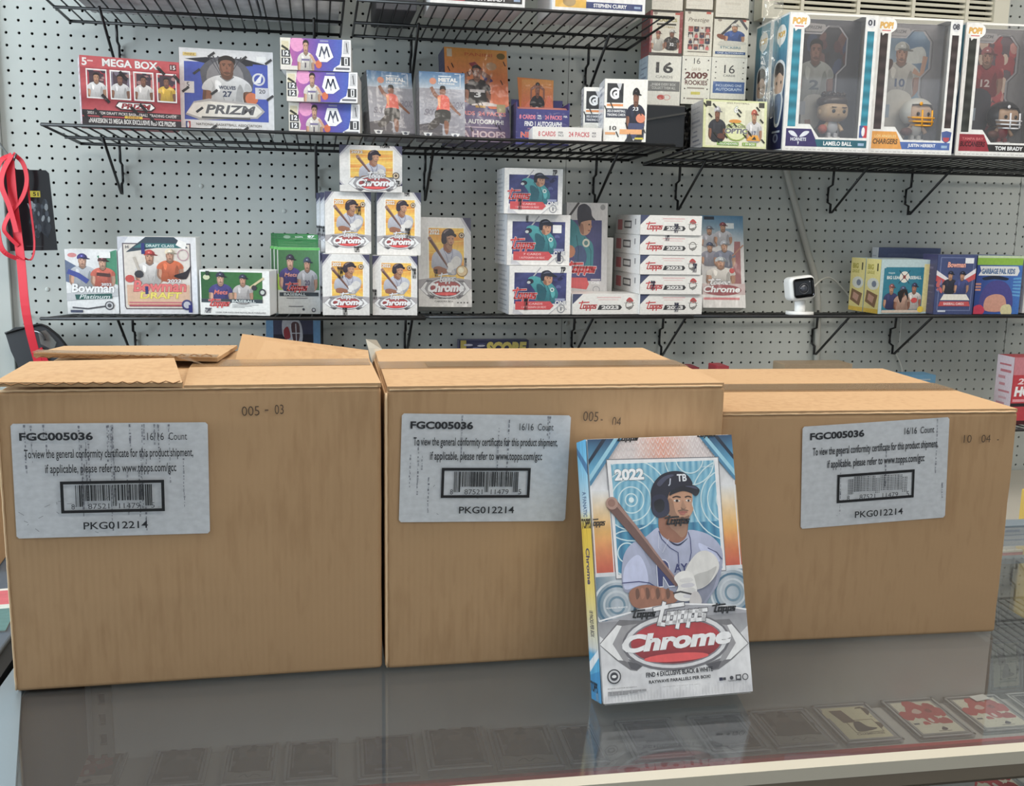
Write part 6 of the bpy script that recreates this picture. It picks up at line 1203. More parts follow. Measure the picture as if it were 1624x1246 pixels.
t = stack_block('black_box', 'black box lying under the number 16 cream box', 1.262, -0.235, 1.592, 1.358, -0.07, 1.680, BLKBAG)
add('lid_flap', prism_me('lid_flap', [(0.0, 0.052), (0.094, 0.070), (0.094, 0.074), (0.0, 0.056)], -0.012, -0.0005), mat('grey_film', (64, 64, 62), 0.3), t)
lump('plastic_bag', 1.405, -0.142, 1.591, 0.036, 0.040, 0.052, 3, BLKBAG, 0.45, 'crumpled black plastic bag left of the pale green box', 'bag')
lump('plastic_bag', 1.515, -0.12, 1.590, 0.026, 0.045, 0.062, 9, BLKBAG, 0.40, 'black bag squeezed between green box and teal window box', 'bag')

# ---- window boxes with figures
FIGS = [dict(skin=(206, 176, 140), hair=(66, 52, 44), jersey=(196, 200, 206)), dict(skin=(210, 178, 150), hair=(226, 224, 214), jersey=(220, 220, 216)), dict(skin=(206, 170, 140), hair=(40, 40, 44), jersey=(150, 50, 54))]
OUT = [(0, 0), (1, 0), (1, 1), (0, 1)]; WIN = [(0.17, 0.20), (0.30, 0.20), (0.41, 0.105), (0.86, 0.105), (0.86, 0.985), (0.17, 0.985)]
PFR = [pop_front((26, 112, 132), (52, 40, 100), 'HORNETS', 'LAMELO BALL', '01', 'nba', (30, 96, 112)), pop_front((52, 42, 42), (226, 156, 60), 'CHARGERS', 'JUSTIN HERBERT', '08', 'nfl', (70, 102, 170)), pop_front((44, 46, 42), (150, 36, 52), 'BUCCANEERS', 'TOM BRADY', '10', 'nfl', (44, 40, 40))]
PSD = pop_side()
LB = ['teal framed window box with basketball figure, leftmost of the three', 'dark framed window box with helmeted figure and orange badge', 'dark framed window box with red badge at the right edge']
LF = ['big-headed vinyl basketball figure inside the teal window box', 'big-headed vinyl figure in white football helmet', 'big-headed vinyl figure in dark football helmet']


def window_box(k, pl, label, fig=True):
    X, Y, Z, yaw, lean, W, H, D = pl
    t = empty('window_box', (X, Y, Z), (0, 0, yaw), label, 'window box')
    add('front_frame', prism_me('front_frame', [(x * W, z * H) for x, z in OUT], 0, 0.0008, [[(x * W, z * H) for x, z in WIN]]), WHITE, t)
    add('carton', boxes_me('carton', [(0, 0.0008, 0, 0.0008, D, H), (W - 0.0008, 0.0008, 0, W, D, H), (0, D - 0.0008, 0, W, D, H), (0.0008, 0.0008, 0, W - 0.0008, D, 0.0008), (0, 0.0008, H - 0.0008, 0.17 * W, D, H), (0.86 * W, 0.0008, H - 0.0008, W, D, H), (0.17 * W, D - 0.03, H - 0.0008, 0.86 * W, D, H)]), WHITE, t)
    lay('front_print', PFR[k], t, W, H); lay('side_print', PSD, t, D, H, (-0.0004, D, 0), (0, 0, -math.pi / 2))
    add('window_film', boxes_me('window_film', [(0.16 * W, 0.001, 0.10 * H, 0.87 * W, 0.0013, H - 0.001)]), PANE, t)
    if fig:
        add('inner_tray', boxes_me('inner_tray', [(0.01, D * 0.62, 0.004, W - 0.01, D * 0.62 + 0.001, H - 0.004), (0.16 * W, 0.004, 0.095 * H, W - 0.01, D * 0.62, 0.100 * H)]), mat('grey_inner_card', (120, 118, 122), 0.6), t)
        lay('backdrop_print', pop_card(k), t, W * 0.84, H * 0.9, (W * 0.10, D * 0.61, H * 0.09))
        bz = Z + 0.101 * H; fx, fy = 0.62 * W, D * 0.33; c, s = math.cos(yaw), math.sin(yaw)
        f = empty('vinyl_figure', (X + fx * c - fy * s, Y + fx * s + fy * c, bz), (0, 0, yaw + 0.15), LF[k], 'figurine'); q = FIGS[k]
        SK = mat('vinyl_skin_%s' % 'abc'[k], q['skin'], 0.4); HR = mat('vinyl_hair_%s' % 'abc'[k], q['hair'], 0.35); JR = mat('vinyl_kit_%s' % 'abc'[k], q['jersey'], 0.4); EY = mat('vinyl_black', (16, 16, 18), 0.15)
        add('head', ball_me('head', 0.031, 24, 16, (1.0, 0.82, 0.70), 0.72, (0, 0, 0.058)), SK, f)
        for sx in (-1, 1):
            if k == 0: add('ear', ball_me('ear', 0.006, 10, 8, (0.6, 0.8, 1), 1, (sx * 0.031, 0, 0.056)), SK, f)
            add('eye', ball_me('eye', 0.0042, 12, 8, (1, 0.5, 1), 1, (sx * 0.0125, -0.0245, 0.057)), EY, f)
            add('leg', box_me('leg', sx * 0.008 - 0.005, -0.006, 0, sx * 0.008 + 0.005, 0.006, 0.014, 0.003), JR, f)
            add('arm', tube_me('arm', spline([(sx * 0.010, 0, 0.034), (sx * 0.017, -0.003, 0.028), (sx * 0.021, -0.008, 0.018)], 4), 0.0042), SK, f)
            add('shoe', box_me('shoe', sx * 0.009 - 0.006, -0.013, 0, sx * 0.009 + 0.006, 0.006, 0.005, 0.002), mat('vinyl_shoe', (222, 222, 222), 0.4), f)
        add('torso', ball_me('torso', 0.013, 16, 10, (1.05, 0.75, 1.15), 0.85, (0, 0, 0.026)), JR, f)
        if k == 0:
            add('hair', ball_me('hair', 0.0325, 24, 12, (1.0, 0.84, 0.45), 0.8, (0, 0.004, 0.078)), HR, f)
            rnd = random.Random(5)
            for j in range(16):
                a_ = j / 16 * 6.28; add('hair_spike', tube_me('hair_spike', [(0.018 * math.cos(a_), 0.012 * math.sin(a_), 0.086), (0.026 * math.cos(a_), 0.018 * math.sin(a_), 0.093 + 0.005 * rnd.random())], 0.0045, 5), HR, f)
            add('nose', ball_me('nose', 0.0022, 8, 6, (1, 1, 0.8), 1, (0, -0.0262, 0.051)), SK, f)
            add('brow', boxes_me('brow', [(-0.018, -0.0266, 0.064, -0.007, -0.025, 0.0655), (0.007, -0.0266, 0.064, 0.018, -0.025, 0.0655)]), HR, f)
            add('basketball', ball_me('basketball', 0.010, 16, 12, (1, 1, 1), 1, (-0.027, -0.008, 0.020)), mat('orange_ball', (190, 92, 70), 0.5), f)
        else:
            bm = bmesh.new(); bmesh.ops.create_uvsphere(bm, u_segments=28, v_segments=18, radius=1)
            bmesh.ops.delete(bm, geom=[v for v in bm.verts if v.co.y < -0.45 and -0.75 < v.co.z < 0.35 and abs(v.co.x) < 0.72] + [v for v in bm.verts if v.co.z < -0.85], context='VERTS')
            for v in bm.verts: v.co = Vector((v.co.x * 0.036, v.co.y * 0.033, v.co.z * 0.031 + 0.062))
            me = bpy.data.meshes.new('helmet'); bm.to_mesh(me); bm.free()
            for p in me.polygons: p.use_smooth = True
            add('helmet', me, HR, f); FM = mat('facemask_%s' % 'abc'[k], (226, 160, 50) if k == 1 else (206, 206, 210), 0.35)
            for zz, bw in ((0.050, 0.030), (0.042, 0.027), (0.034, 0.021)):
                add('facemask_bar', tube_me('facemask_bar', spline([(-bw, -0.014, zz), (-bw * 0.7, -0.034, zz - 0.002), (0, -0.042, zz - 0.003), (bw * 0.7, -0.034, zz - 0.002), (bw, -0.014, zz)], 5), 0.0018, 6), FM, f)
            for sx in (-1, 1): add('facemask_bar', tube_me('facemask_bar', [(sx * 0.012, -0.038, 0.064), (sx * 0.012, -0.040, 0.032)], 0.0018, 6), FM, f)
            add('helmet_mark', ball_me('helmet_mark', 0.004, 10, 6, (1, 0.3, 1), 1, (-0.010, -0.0290, 0.078)), FM, f); add('football', ball_me('football', 0.010, 16, 10, (1.4, 0.9, 0.9), 1, (-0.026, -0.006, 0.020)), mat('football_brown', (104, 60, 50), 0.5), f)
    return t


for k, key in enumerate(('popA', 'popB', 'popC')):
    pl = list(PL[key]); pl[7] = 0.09
    if k: pl[3] = -0.09
    if k == 1: pl[0] = 1.7520; pl[1] = -0.300; pl[5] = 0.190
    if k == 2: pl[0] = 1.9580; pl[1] = -0.305
    window_box(k, pl, LB[k])
pl = list(PL['popA']); pl[0] += 0.002; pl[1] += 0.093; pl[7] = 0.09
window_box(0, pl, 'teal window box behind the leftmost window box, only its side showing', False)

# ---- lower shelf
pack('card_box', 'white and green box with two baseball players, leftmost on lower shelf', 'plat', A['plat'], S_white)
pack('card_box', 'square silver box with red and cream helmets, second on lower shelf', 'draft', A['draft'], S_white)
pack('card_box', 'low wide green and white baseball box', 'topwide', A['twide'], S_white)
for n_ in range(3):
    pl = list(PL['hanger']); pl[0] -= 0.0085 * n_; pl[1] += 0.034 * n_; pl[3] = -0.03; pl[7] = 0.03
    t = pack('hanger_box', ('green hanger box in front, three deep beside the silver boxes', 'green hanger box in the middle of its row of three', 'green hanger box at the back of its row of three')[n_], None, A['hang'], art_side((226, 232, 230), 11, None, (190, 110, 110)), 'green hanger boxes', pl=pl)
    W, H = pl[5], pl[6]
    add('hang_tab', prism_me('hang_tab', [(0.0, H - 0.002), (W * 0.96, H - 0.002), (W * 0.96, H + 0.026), (0.0, H + 0.027)], 0.026, 0.0268, [[(W * 0.4, H + 0.012), (W * 0.56, H + 0.012), (W * 0.56, H + 0.017), (W * 0.4, H + 0.017)]]), C_('green', (44, 120, 64)), t)
    lay('tab_print', A['head'], t, W * 0.96 - 0.002, 0.011, (0.001, 0.0256, H + 0.0155)); lay('tab_print', art_side((44, 120, 64), 2, None, (50, 130, 70)), t, W * 0.96 - 0.002, 0.012, (0.001, 0.0256, H + 0.0005))
POS = ('bottom left', 'bottom right', 'middle left', 'middle right')
for k, key in enumerate(('ch1', 'ch2', 'ch3', 'ch4')):
    pack('blaster_box', 'small silver box with orange batter card, %s of the pyramid stack' % POS[k], key, ch_m[k], S_blue, 'small silver batter boxes')
for n_ in (1, 2):
    for key, nm in (('ch3', 'middle'), ('ch1', 'bottom')):
        pl = list(PL[key]); pl[0] -= 0.0085 * n_ if key == 'ch3' else 0.004 * n_; pl[1] += 0.073 * n_; pl[7] = 0.07
        pl[6] = PL[key][6] - 0.0006
        pl[2] = PL[key][2]
        if n_ == 1 or key == 'ch3': pack('blaster_box', 'silver batter box %s behind the %s left one of the pyramid' % (('directly', 'second')[n_ - 1], nm), None, ch_m[1], S_blue, 'small silver batter boxes', pl=pl)
pack('blaster_box', 'silver batter box lying on its side on top of the pyramid stack', 'ch5', ch_w, S_blue)
p_ = pack('card_box', 'large silver box with orange batter card leaning behind the pyramid', 'chtan', ch_t, S_white, body=C_('silver2', (206, 202, 200)))
for k, key in enumerate(('st1', 'st2', 'st3')):
    pack('card_box', 'white box with teal batter, %s of the stack of three' % ('bottom', 'middle', 'top')[k], key, art_series(k), S_ser, 'white teal batter boxes')
pack('card_box', 'tall box with teal batter in profile behind the white stack', 'tall', A['tall'], S_white, body=C_('pale', (206, 204, 202)))
t = pack('box_sleeve', 'plain white sleeve beside the tall teal batter box', None, art_side((226, 224, 220), 4, None, (214, 212, 208)), pl=[1.222, -0.120, 1.232, 0, 0, 0.020, 0.165, 0.04])
pack('long_card_box', 'white 2023 box lying alone beside the stack of five', 'low', art_2023(4), A['side23'], 'white 2023 boxes')
for k, key in enumerate(('q1', 'q2', 'q3', 'q4', 'q5')):
    pack('long_card_box', 'white 2023 box, %s of the stack of five' % ('bottom', 'second from bottom', 'middle', 'second from top', 'top')[k], key, art_2023((k + 4) % 5 if k else 3), A['side23'], 'white 2023 boxes')
pack('card_box', 'tall pale blue box crowded with players right of the white stack', 'chblue', A['chblue'], S_white, body=C_('palegrey', (200, 202, 204)))
X, Y, Z, yaw, lean, W, H, D = PL['big']; yaw = 0.10
for n_ in range(2):
    pack('card_box', ('light blue box with three players and teal window', 'light blue box with yellow side, behind the three players box')[n_], None, A['big'], A['bigside'], 'light blue boxes with yellow sides', C_('lightblue', (196, 212, 214)), pl=[X - 0.006 * n_, Y + 0.059 * n_, Z, yaw, 0, W * 0.93, H, 0.056])
pack('card_box', 'navy box with red and white stripes near the right edge', 'bowblue', A['bow'], S_navy, body=C_('navy2', (66, 72, 112)))
pack('card_box', 'blue and lime green sticker box at the right end of lower shelf', 'gpk', A['gpk'], S_navy, body=C_('blue', (40, 80, 150)))
pack('card_box', 'pale box cut off by the right edge on the lower shelf', None, art_side((210, 214, 214), 21, None, (70, 90, 140)), S_white, pl=[2.262, -0.18, 1.232, 0, 0, 0.10, 0.13, 0.06])
pack('card_box', 'dark blue box lying behind the navy striped box', None, art_side((70, 80, 116), 22), S_white, pl=[1.95, -0.042, 1.2235, 0, 0, 0.17, 0.158, 0.03], body=NAVY)
pack('card_box', 'red hobby box with large white letters at the right edge', None, art_red(), S_red, pl=[2.172, -0.29, 0.979, 0, 0.0, 0.11, 0.16, 0.06], body=C_('red', (176, 50, 62)))

# ---- boxes on the top shelves (mostly above the frame)
UND = mat('pale_printed_card', (214, 214, 220), 0.7, noise=0.25, scale=25)
for x0, x1, d0, lb in ((0.13, 0.30, -0.32, 'grey printed box at the left end of the top left shelf'), (0.305, 0.47, -0.325, 'grey printed box in the middle of the top left shelf'), (0.475, 0.630, -0.32, 'grey printed box at the right end of the top left shelf')):
    pack('storage_box', lb, None, art_side((150, 152, 160), int(x0 * 100)), None, pl=[x0, d0, 1.838, 0, 0, x1 - x0, 0.17, 0.27], body=UND)


def top_window_box(x0, z, W, H, D, band, badge, btxt, ntxt, lab, y=-0.325):
    t = empty('window_box', (x0, y, z), (0, 0, 0), lab, 'window box'); add('carton', box_me('carton', 0, 0, 0, W, D, H, 0.001), mat('white_box_card', (226, 226, 228), 0.6), t)
    a = Art(H / W); a.rect(0, 0, 1, 1, (232, 232, 232)); a.rect(0.17, 0.12, 0.86, 0.95, (70, 70, 76)); a.poly([(0.03, 0.03), (0.40, 0.03), (0.32, 0.14), (0.03, 0.14)], badge); a.rect(0.36, 0.03, 0.97, 0.075, band); a.text(ntxt, 0.44, 0.040, 0.80, 0.066, WHT, 0.04); a.ell(0.18, 0.07, 0.07, 0.035, mixc(badge, (60, 60, 80), 0.4), 14); a.rect(0.88, 0.045, 0.95, 0.06, (150, 170, 200))
    lay('front_print', a.mesh(), t, W, H); return t


top_window_box(0.800, 1.8395, 0.185, 0.28, 0.14, (40, 38, 40), (150, 36, 52), '', 'TOM BRADY', 'white window box with red badge on the top centre shelf')
top_window_box(1.040, 1.8395, 0.190, 0.28, 0.14, (44, 58, 110), (226, 176, 60), '', 'STEPHEN CURRY', 'white window box with yellow badge on the top centre shelf')
add_ = stack_block('storage_box', 'dark box standing between the two top shelf window boxes', 0.70, -0.26, 1.8365, 0.78, -0.06, 1.99, mat('dark_box', (70, 70, 76), 0.6))

# ---- camera gadget
t = empty('security_camera', (1.652, -0.235, 1.2335), (0, 0, -0.05), 'small white cube security camera standing on the lower shelf', 'camera'); CW = mat('white_plastic', (232, 232, 230), 0.35)
add('base', tube_me('base', [(0, 0, 0), (0, 0, 0.003), (0, 0, 0.007)], 0.031, 28), CW, t)
add('stem', tube_me('stem', [(0, 0, 0.006), (0, 0, 0.016), (0, 0.002, 0.032)], 0.012, 16), CW, t)
hd = add('housing', box_me('housing', -0.030, -0.022, -0.027, 0.030, 0.024, 0.027, 0.011, 4), CW, t, (-0.004, 0, 0.060), (-0.08, -0.13, 0.0))
add('face_plate', box_me('face_plate', -0.0235, -0.0238, -0.0215, 0.0235, -0.020, 0.0215, 0.0065, 3), mat('gloss_black', (8, 8, 10), 0.12), t, (-0.004, 0, 0.060), (-0.08, -0.13, 0))
add('lens', ball_me('lens', 0.0085, 20, 12, (1, 0.35, 1), 1, (-0.004, -0.0240, 0.060)), mat('lens_glass', (60, 62, 70), 0.05, coat=1.0), t)
add('lens_ring', tube_me('lens_ring', [(-0.004 + 0.011 * math.cos(a_ / 24 * 6.283), -0.0242, 0.060 + 0.011 * math.sin(a_ / 24 * 6.283)) for a_ in range(24)], 0.0012, 6, True), mat('grey_ring', (70, 70, 74), 0.3), t)
add('sensor', ball_me('sensor', 0.0014, 8, 6, (1, 0.5, 1), 1, (0.008, -0.0240, 0.076)), mat('gloss_grey', (150, 150, 156), 0.2), t)
CABLE = mat('white_cable', (196, 196, 190), 0.5); COND = mat('grey_painted_conduit', (176, 176, 170), 0.5)
tag(add('cable', tube_me('cable', spline([(1.668, -0.208, 1.268), (1.72, -0.16, 1.290), (1.80, -0.05, 1.302), (1.842, -0.02, 1.302), (1.889, -0.02, 1.262), (1.905, -0.02, 1.23)], 8), 0.0022), CABLE), 'thin white cable running from the camera along the wall', 'cable')
tag(add('cable', tube_me('cable', spline([(2.045, -0.012, 1.215), (2.047, -0.012, 1.146), (2.041, -0.012, 1.113), (2.062, -0.012, 1.064), (2.07, -0.012, 0.95)], 8), 0.002), CABLE), 'thin white cord hanging below the lower right shelf', 'cable')
tag(add('conduit', tube_me('conduit', spline([(1.66, -0.012, 1.72), (1.701, -0.012, 1.575), (1.737, -0.012, 1.473), (1.776, -0.012, 1.366), (1.802, -0.012, 1.296), (1.815, -0.012, 1.209), (1.822, -0.012, 1.05)], 8), 0.0078, 10), COND), 'thick grey cable conduit slanting down the pegboard behind the camera', 'conduit')

# ---- vent / air conditioner at the top right
t = empty('air_vent', (1.60, -0.02, 1.905), (0, 0, 0), 'cream louvred air conditioner grille above the window boxes', 'vent'); CR = mat('cream_plastic', (214, 210, 194), 0.5)
add('frame', boxes_me('frame', [(0, -0.03, 0, 0.03, 0.015, 0.36), (0.60, -0.03, 0, 0.64, 0.015, 0.36), (0.03, -0.03, 0, 0.60, 0.015, 0.022), (0.03, -0.03, 0.33, 0.60, 0.015, 0.36)]), CR, t)
add('cavity', box_me('cavity', 0.03, 0.005, 0.02, 0.60, 0.012, 0.34), mat('dark_cavity', (24, 24, 22), 0.9), t)
sl = box_me('slat', 0, -0.006, -0.0035, 0.57, 0.006, 0.0035, 0.001, 1); sl.materials.append(CR)
for k in range(24): add('slat', sl, None, t, (0.03, -0.018, 0.030 + k * 0.0125), (0.25, 0, 0))
for k in range(4): add('rib', box_me('rib', -0.004, -0.028, 0.02, 0.004, 0.0, 0.34), CR, t, (0.03 + 0.57 * (k + 0.5) / 4, 0, 0))

# ---- clear bag hanging beside the window boxes
bm = bmesh.new(); N1, N2 = 10, 46; vs = []
import mathutils.noise as mn
for side in (0, 1):
    for j in range(N2 + 1):
        for i in range(N1 + 1):
            u, v = i / N1, j / N2; wd = 0.022 + 0.020 * math.sin(v * 3.1) ** 0.5
            n = mn.noise(Vector((u * 4, v * 14, side * 7))) * 0.010
            bulge = math.sin(u * math.pi) * 0.012 * (1 if side else -1)
            vs.append(bm.verts.new((1.540 + (u - 0.5) * 2 * wd * 0.55 + n * 0.4, -0.245 + bulge + n, 1.66 + v * 0.34)))
for side in (0, 1):
    o_ = side * (N1 + 1) * (N2 + 1)
    for j in range(N2):
        for i in range(N1): q = o_ + j * (N1 + 1) + i; bm.faces.new((vs[q], vs[q + 1], vs[q + N1 + 2], vs[q + N1 + 1]))
me = bpy.data.meshes.new('clear_bag'); bm.to_mesh(me); bm.free()
for p in me.polygons: p.use_smooth = True
tag(add('clear_bag', me, BAG), 'crinkled clear plastic sleeve hanging left of the teal window box', 'bag')

# ================================================================== LEFT WALL HANGINGS
REDR = mat('red_ribbon', (206, 34, 52), 0.6); STEEL = mat('steel_hook', (110, 110, 112), 0.3, 0.8)


def ribbon_me(name, pts, w, wdir=(1, 0, 0), th=0.0012, k=6):
    P = [Vector(p) for p in spline(pts, k)]; V = []; F = []
    for i, p in enumerate(P):
        d = (P[min(i + 1, len(P) - 1)] - P[max(i - 1, 0)]).normalized(); wd = Vector(wdir); wd = (wd - d * wd.dot(d)).normalized(); nn = d.cross(wd)
        V += [p + wd * w / 2 + nn * th / 2, p - wd * w / 2 + nn * th / 2, p - wd * w / 2 - nn * th / 2, p + wd * w / 2 - nn * th / 2]
    for i in range(len(P) - 1):
        for k2 in range(4): F.append((i * 4 + k2, i * 4 + (k2 + 1) % 4, i * 4 + 4 + (k2 + 1) % 4, i * 4 + 4 + k2))
    F += [(3, 2, 1, 0), tuple(len(V) - 4 + q for q in range(4))]
    return mesh_from(name, V, F)


tag(add('peg_hook', tube_me('peg_hook', [(-0.1016, 0.01, 1.620), (-0.1016, -0.008, 1.612), (-0.030, -0.108, 1.540), (-0.018, -0.125, 1.532), (-0.010, -0.135, 1.545)], 0.002), STEEL), 'steel peg hook holding the red lanyard and black badge', 'hook')
t = empty('badge', (-0.046, -0.088, 1.350), (0, 0, 0), 'large black badge card hanging behind the red lanyard', 'badge')
add('card', prism_me('card', [(0, 0), (0.092, 0.003), (0.084, 0.160), (0.078, 0.166), (-0.004, 0.166)], 0, 0.002), mat('badge_black', (18, 18, 22), 0.3, coat=0.5), t)
a = Art(1.8); a.poly([(0.45, 0.35), (0.6, 0.62), (0.72, 0.60), (0.95, 0.30), (0.85, 0.16), (0.6, 0.3)], (44, 50, 60)); a.blobs(0.5, 0.2, 0.9, 0.62, 26, [(70, 80, 92), (110, 122, 134), (40, 46, 56), (150, 160, 168)], 0.05, 4); a.rect(0.5, 0.68, 0.74, 0.76, (206, 190, 50)); a.text('51', 0.58, 0.695, 0.70, 0.745, (40, 40, 30), 0.03); a.text('VIP', 0.44, 0.53, 0.62, 0.60, (150, 160, 170), 0.04); a.rect(0.36, 0.05, 0.74, 0.056, (70, 70, 76))
lay('badge_print', a.mesh(), t, 0.088, 0.160, (0.0, -0.0004, 0.002))
t = empty('lanyard', (-0.02, -0.12, 1.54), (0, 0, 0), 'bright red ribbon lanyard looped over the hook, hanging down left wall', 'lanyard')
for nm, pts, w in (('strap', [(-0.006, -0.004, 0.002), (-0.004, -0.004, -0.09), (0.002, -0.002, -0.20), (0.006, 0.0, -0.32), (0.016, 0.03, -0.43)], 0.019),
                   ('loop', [(-0.002, -0.002, 0.004), (-0.026, -0.006, -0.014), (-0.037, -0.008, -0.07), (-0.037, -0.006, -0.15), (-0.030, -0.003, -0.188), (-0.006, 0.0, -0.204), (0.010, 0.0, -0.206)], 0.012),
                   ('loop', [(0.0, 0.0, 0.006), (0.018, -0.003, -0.012), (0.024, -0.004, -0.045), (0.014, -0.006, -0.08), (-0.012, -0.008, -0.115), (-0.024, -0.008, -0.142), (-0.018, -0.006, -0.158), (0.0, -0.004, -0.178)], 0.009),
                   ('loop', [(0.0, -0.008, 0.004), (-0.018, -0.010, -0.03), (-0.022, -0.011, -0.06), (-0.010, -0.011, -0.10), (0.0, -0.011, -0.15)], 0.011),
                   ('loop', [(0.004, 0.0, 0.004), (0.022, 0.0, -0.02), (0.026, 0.0, -0.09), (0.030, 0.0, -0.17), (0.022, 0.0, -0.205), (0.004, 0.0, -0.20)], 0.004)):
    add(nm, ribbon_me(nm, pts, w, (1, -0.3, 0)), REDR, t)
add('clip', box_me('clip', -0.004, -0.003, -0.012, 0.004, 0.003, 0.0, 0.001), STEEL, t, (0.014, 0.028, -0.43))
tag(add('peg_hook', tube_me('peg_hook', spline([(-0.046, 0.01, 1.205), (-0.046, -0.012, 1.205), (-0.040, -0.03, 1.186), (-0.022, -0.05, 1.180), (-0.005, -0.06, 1.176), (0.004, -0.06, 1.160)], 5), 0.0025), STEEL), 'steel peg hook above the left carton holding a dark pouch', 'hook')
t = empty('pouch', (-0.076, -0.055, 1.04), (0, 0, 0), 'dark grey pouch hanging on lower left hook behind the carton', 'pouch')
add('shell', prism_me('shell', spline([(0.0, 0.135), (0.045, 0.148), (0.082, 0.15), (0.125, 0.10), (0.14, 0.02), (0.05, -0.02), (0.026, 0.05)], 2, True), 0, 0.012), mat('dark_grey_rubber', (58, 60, 64), 0.5), t)
add('edge_cord', tube_me('edge_cord', spline([(0.0, -0.002, 0.135), (0.045, -0.002, 0.148), (0.082, -0.002, 0.15), (0.125, -0.002, 0.10), (0.14, -0.002, 0.02)], 5), 0.0025), WIRE, t)
add('flap', prism_me('flap', [(0.062, 0.10), (0.072, 0.105), (0.105, 0.02), (0.05, 0.02)], -0.004, -0.001), REDR, t)
add('tag_sleeve', prism_me('tag_sleeve', [(0.066, 0.138), (0.082, 0.142), (0.102, 0.115), (0.096, 0.098), (0.07, 0.112)], -0.004, -0.002), BAG, t)

# cards hanging under the lower shelf
t = empty('hanging_card', (0.464, -0.034, 1.04), (0, 0, 0), 'blue bordered football card sleeve hanging below the green hanger boxes', 'card')
add('sleeve', box_me('sleeve', 0, 0, 0, 0.121, 0.002, 0.166, 0.0005), C_('cardblue', (104, 152, 196)), t); lay('card_print', art_helmetcard(), t, 0.121, 0.12, (0, -0.0005, 0.042))
pack('card_box', 'yellow and navy box reading score, low behind the middle carton', None, art_score(), S_navy, pl=[0.902, -0.036, 1.11, 0, 0, 0.166, 0.043, 0.03], body=NAVY)
for k, (x, y, z, w_, d_, h_, c, lb) in enumerate(((1.350, -0.32, 1.02, 0.035, 0.05, 0.108, (120, 34, 44), 'red topped box peeking over the middle carton edge'), (1.425, -0.32, 1.02, 0.028, 0.05, 0.110, (150, 40, 50), 'small red box peeking over the right carton at left'), (1.578, -0.33, 1.02, 0.16, 0.06, 0.114, (150, 130, 104), 'tan box peeking over the back of the right carton'), (1.89, -0.32, 0.98, 0.075, 0.05, 0.112, (84, 130, 160), 'blue box peeking over the right carton at right'))):
    t = empty('card_box', (x, y, z), (0, 0, 0), lb, 'box'); add('carton', box_me('carton', 0, 0, 0, w_, d_, h_, 0.002), C_('peek%s' % 'abcd'[k], c), t); lay('front_print', art_side(c, 50 + k, None, (200, 190, 180)), t, w_, h_)
# low wall unit that carries them
t = empty('wire_rack', (1.30, -0.35, 0.0), (0, 0, 0), 'black wire rack low on the wall behind the cartons', 'rack')
for y in (0.0, 0.14, 0.28): add('rail', tube_me('rail', [(0, y, 1.016 - 0.0), (0.80, y, 1.016)], 0.0025, 6), WIRE, t)
cwm = tube_me('cross_wire', [(0, 0, 1.016), (0, 0.32, 1.016)], 0.0013, 5); cwm.materials.append(WIRE)
for k in range(28): add('cross_wire', cwm, None, t, (0.01 + k * 0.0285, 0, 0))
for o in [o for o in COL.objects if o.get('label', '').startswith('blue box peeking')]: o.location.z = 1.019; o.location.y = -0.30; o.children[0].scale = (1, 1, 0.74); o.children[1].scale.z *= 0.74

# ================================================================== SHOWCASE COUNTER
TH = 0.004


def flap_me(name, poly, th=TH, bend=0.0):
    """corrugated sheet with a wavy inner ply showing at the cut edge"""
    loops = [[Vector((p[0], p[1], 0)) for p in poly]]; tris = tessellate_polygon(loops); n = len(poly); z = lambda p: p[2] if len(p) > 2 else 0.0
    V = [(p[0], p[1], z(p)) for p in poly] + [(p[0], p[1], z(p) + th) for p in poly]
    F = [tuple(t) for t in tris] + [tuple(i + n for i in t) for t in tris] + [(i, (i + 1) % n, (i + 1) % n + n, i + n) for i in range(n)]
    me = mesh_from(name, V, F); bm = bmesh.new(); bm.from_mesh(me); bmesh.ops.recalc_face_normals(bm, faces=bm.faces[:]); bm.to_mesh(me); bm.free(); return me


YAW = R(-1.1); SX, SY = 0.31, -1.6455


def on_case(x, y):
    """case coordinates -> room coordinates"""
    c, s = math.cos(YAW), math.sin(YAW); return SX + x * c - y * s, SY + x * s + y * c


ALU = mat('blue_grey_aluminium', (150, 164, 174), 0.35, 0.55); CREAM = mat('cream_aluminium', (214, 208, 192), 0.38, 0.25); GREYL = mat('grey_laminate', (196, 193, 190), 0.7, noise=0.05, scale=20); DKEND = mat('dark_end_panel', (40, 36, 33), 0.7)
REDS = mat('red_edge_strip', (196, 44, 50), 0.45)
sc = empty('display_case', (SX, SY, 0), (0, 0, YAW), 'long glass topped display counter with cream metal edge and red strip', 'display case')
LC = 2.6; DC = 0.62
add('top_glass', box_me('top_glass', -0.004, 0.0128, 0.994, LC, DC - 0.01, 1.0), GLASS, sc)
add('front_rail', boxes_me('front_rail', [(0, -0.001, 0.990, LC, 0.0125, 1.0015)]), CREAM, sc); add('rail_face', boxes_me('rail_face', [(0, 0.0, 0.976, LC, 0.010, 0.990)]), mat('grey_beige_rail', (122, 112, 98), 0.5, 0.1), sc)
side = flap_me('side_rail', [(-0.028, -0.001), (0.054, -0.001), (0.050, 0.006), (-0.006, 0.222), (-0.008, DC), (-0.028, DC)], 0.0062)
add('side_rail', side, ALU, sc, (0, 0, 0.9953)); add('side_rail_web', boxes_me('side_rail_web', [(-0.0285, 0.0, 0.93, -0.0265, DC, 0.995)]), ALU, sc)
add('back_rail', boxes_me('back_rail', [(0.03, DC - 0.03, 0.97, LC, DC, 1.0015)]), ALU, sc)
add('front_glass', box_me('front_glass', 0.0, 0.0, 0.30, LC, 0.005, 0.978), clear_mat('front_glass_pane', (0.9, 0.92, 0.91), 1.5, 0, 0.02), sc)
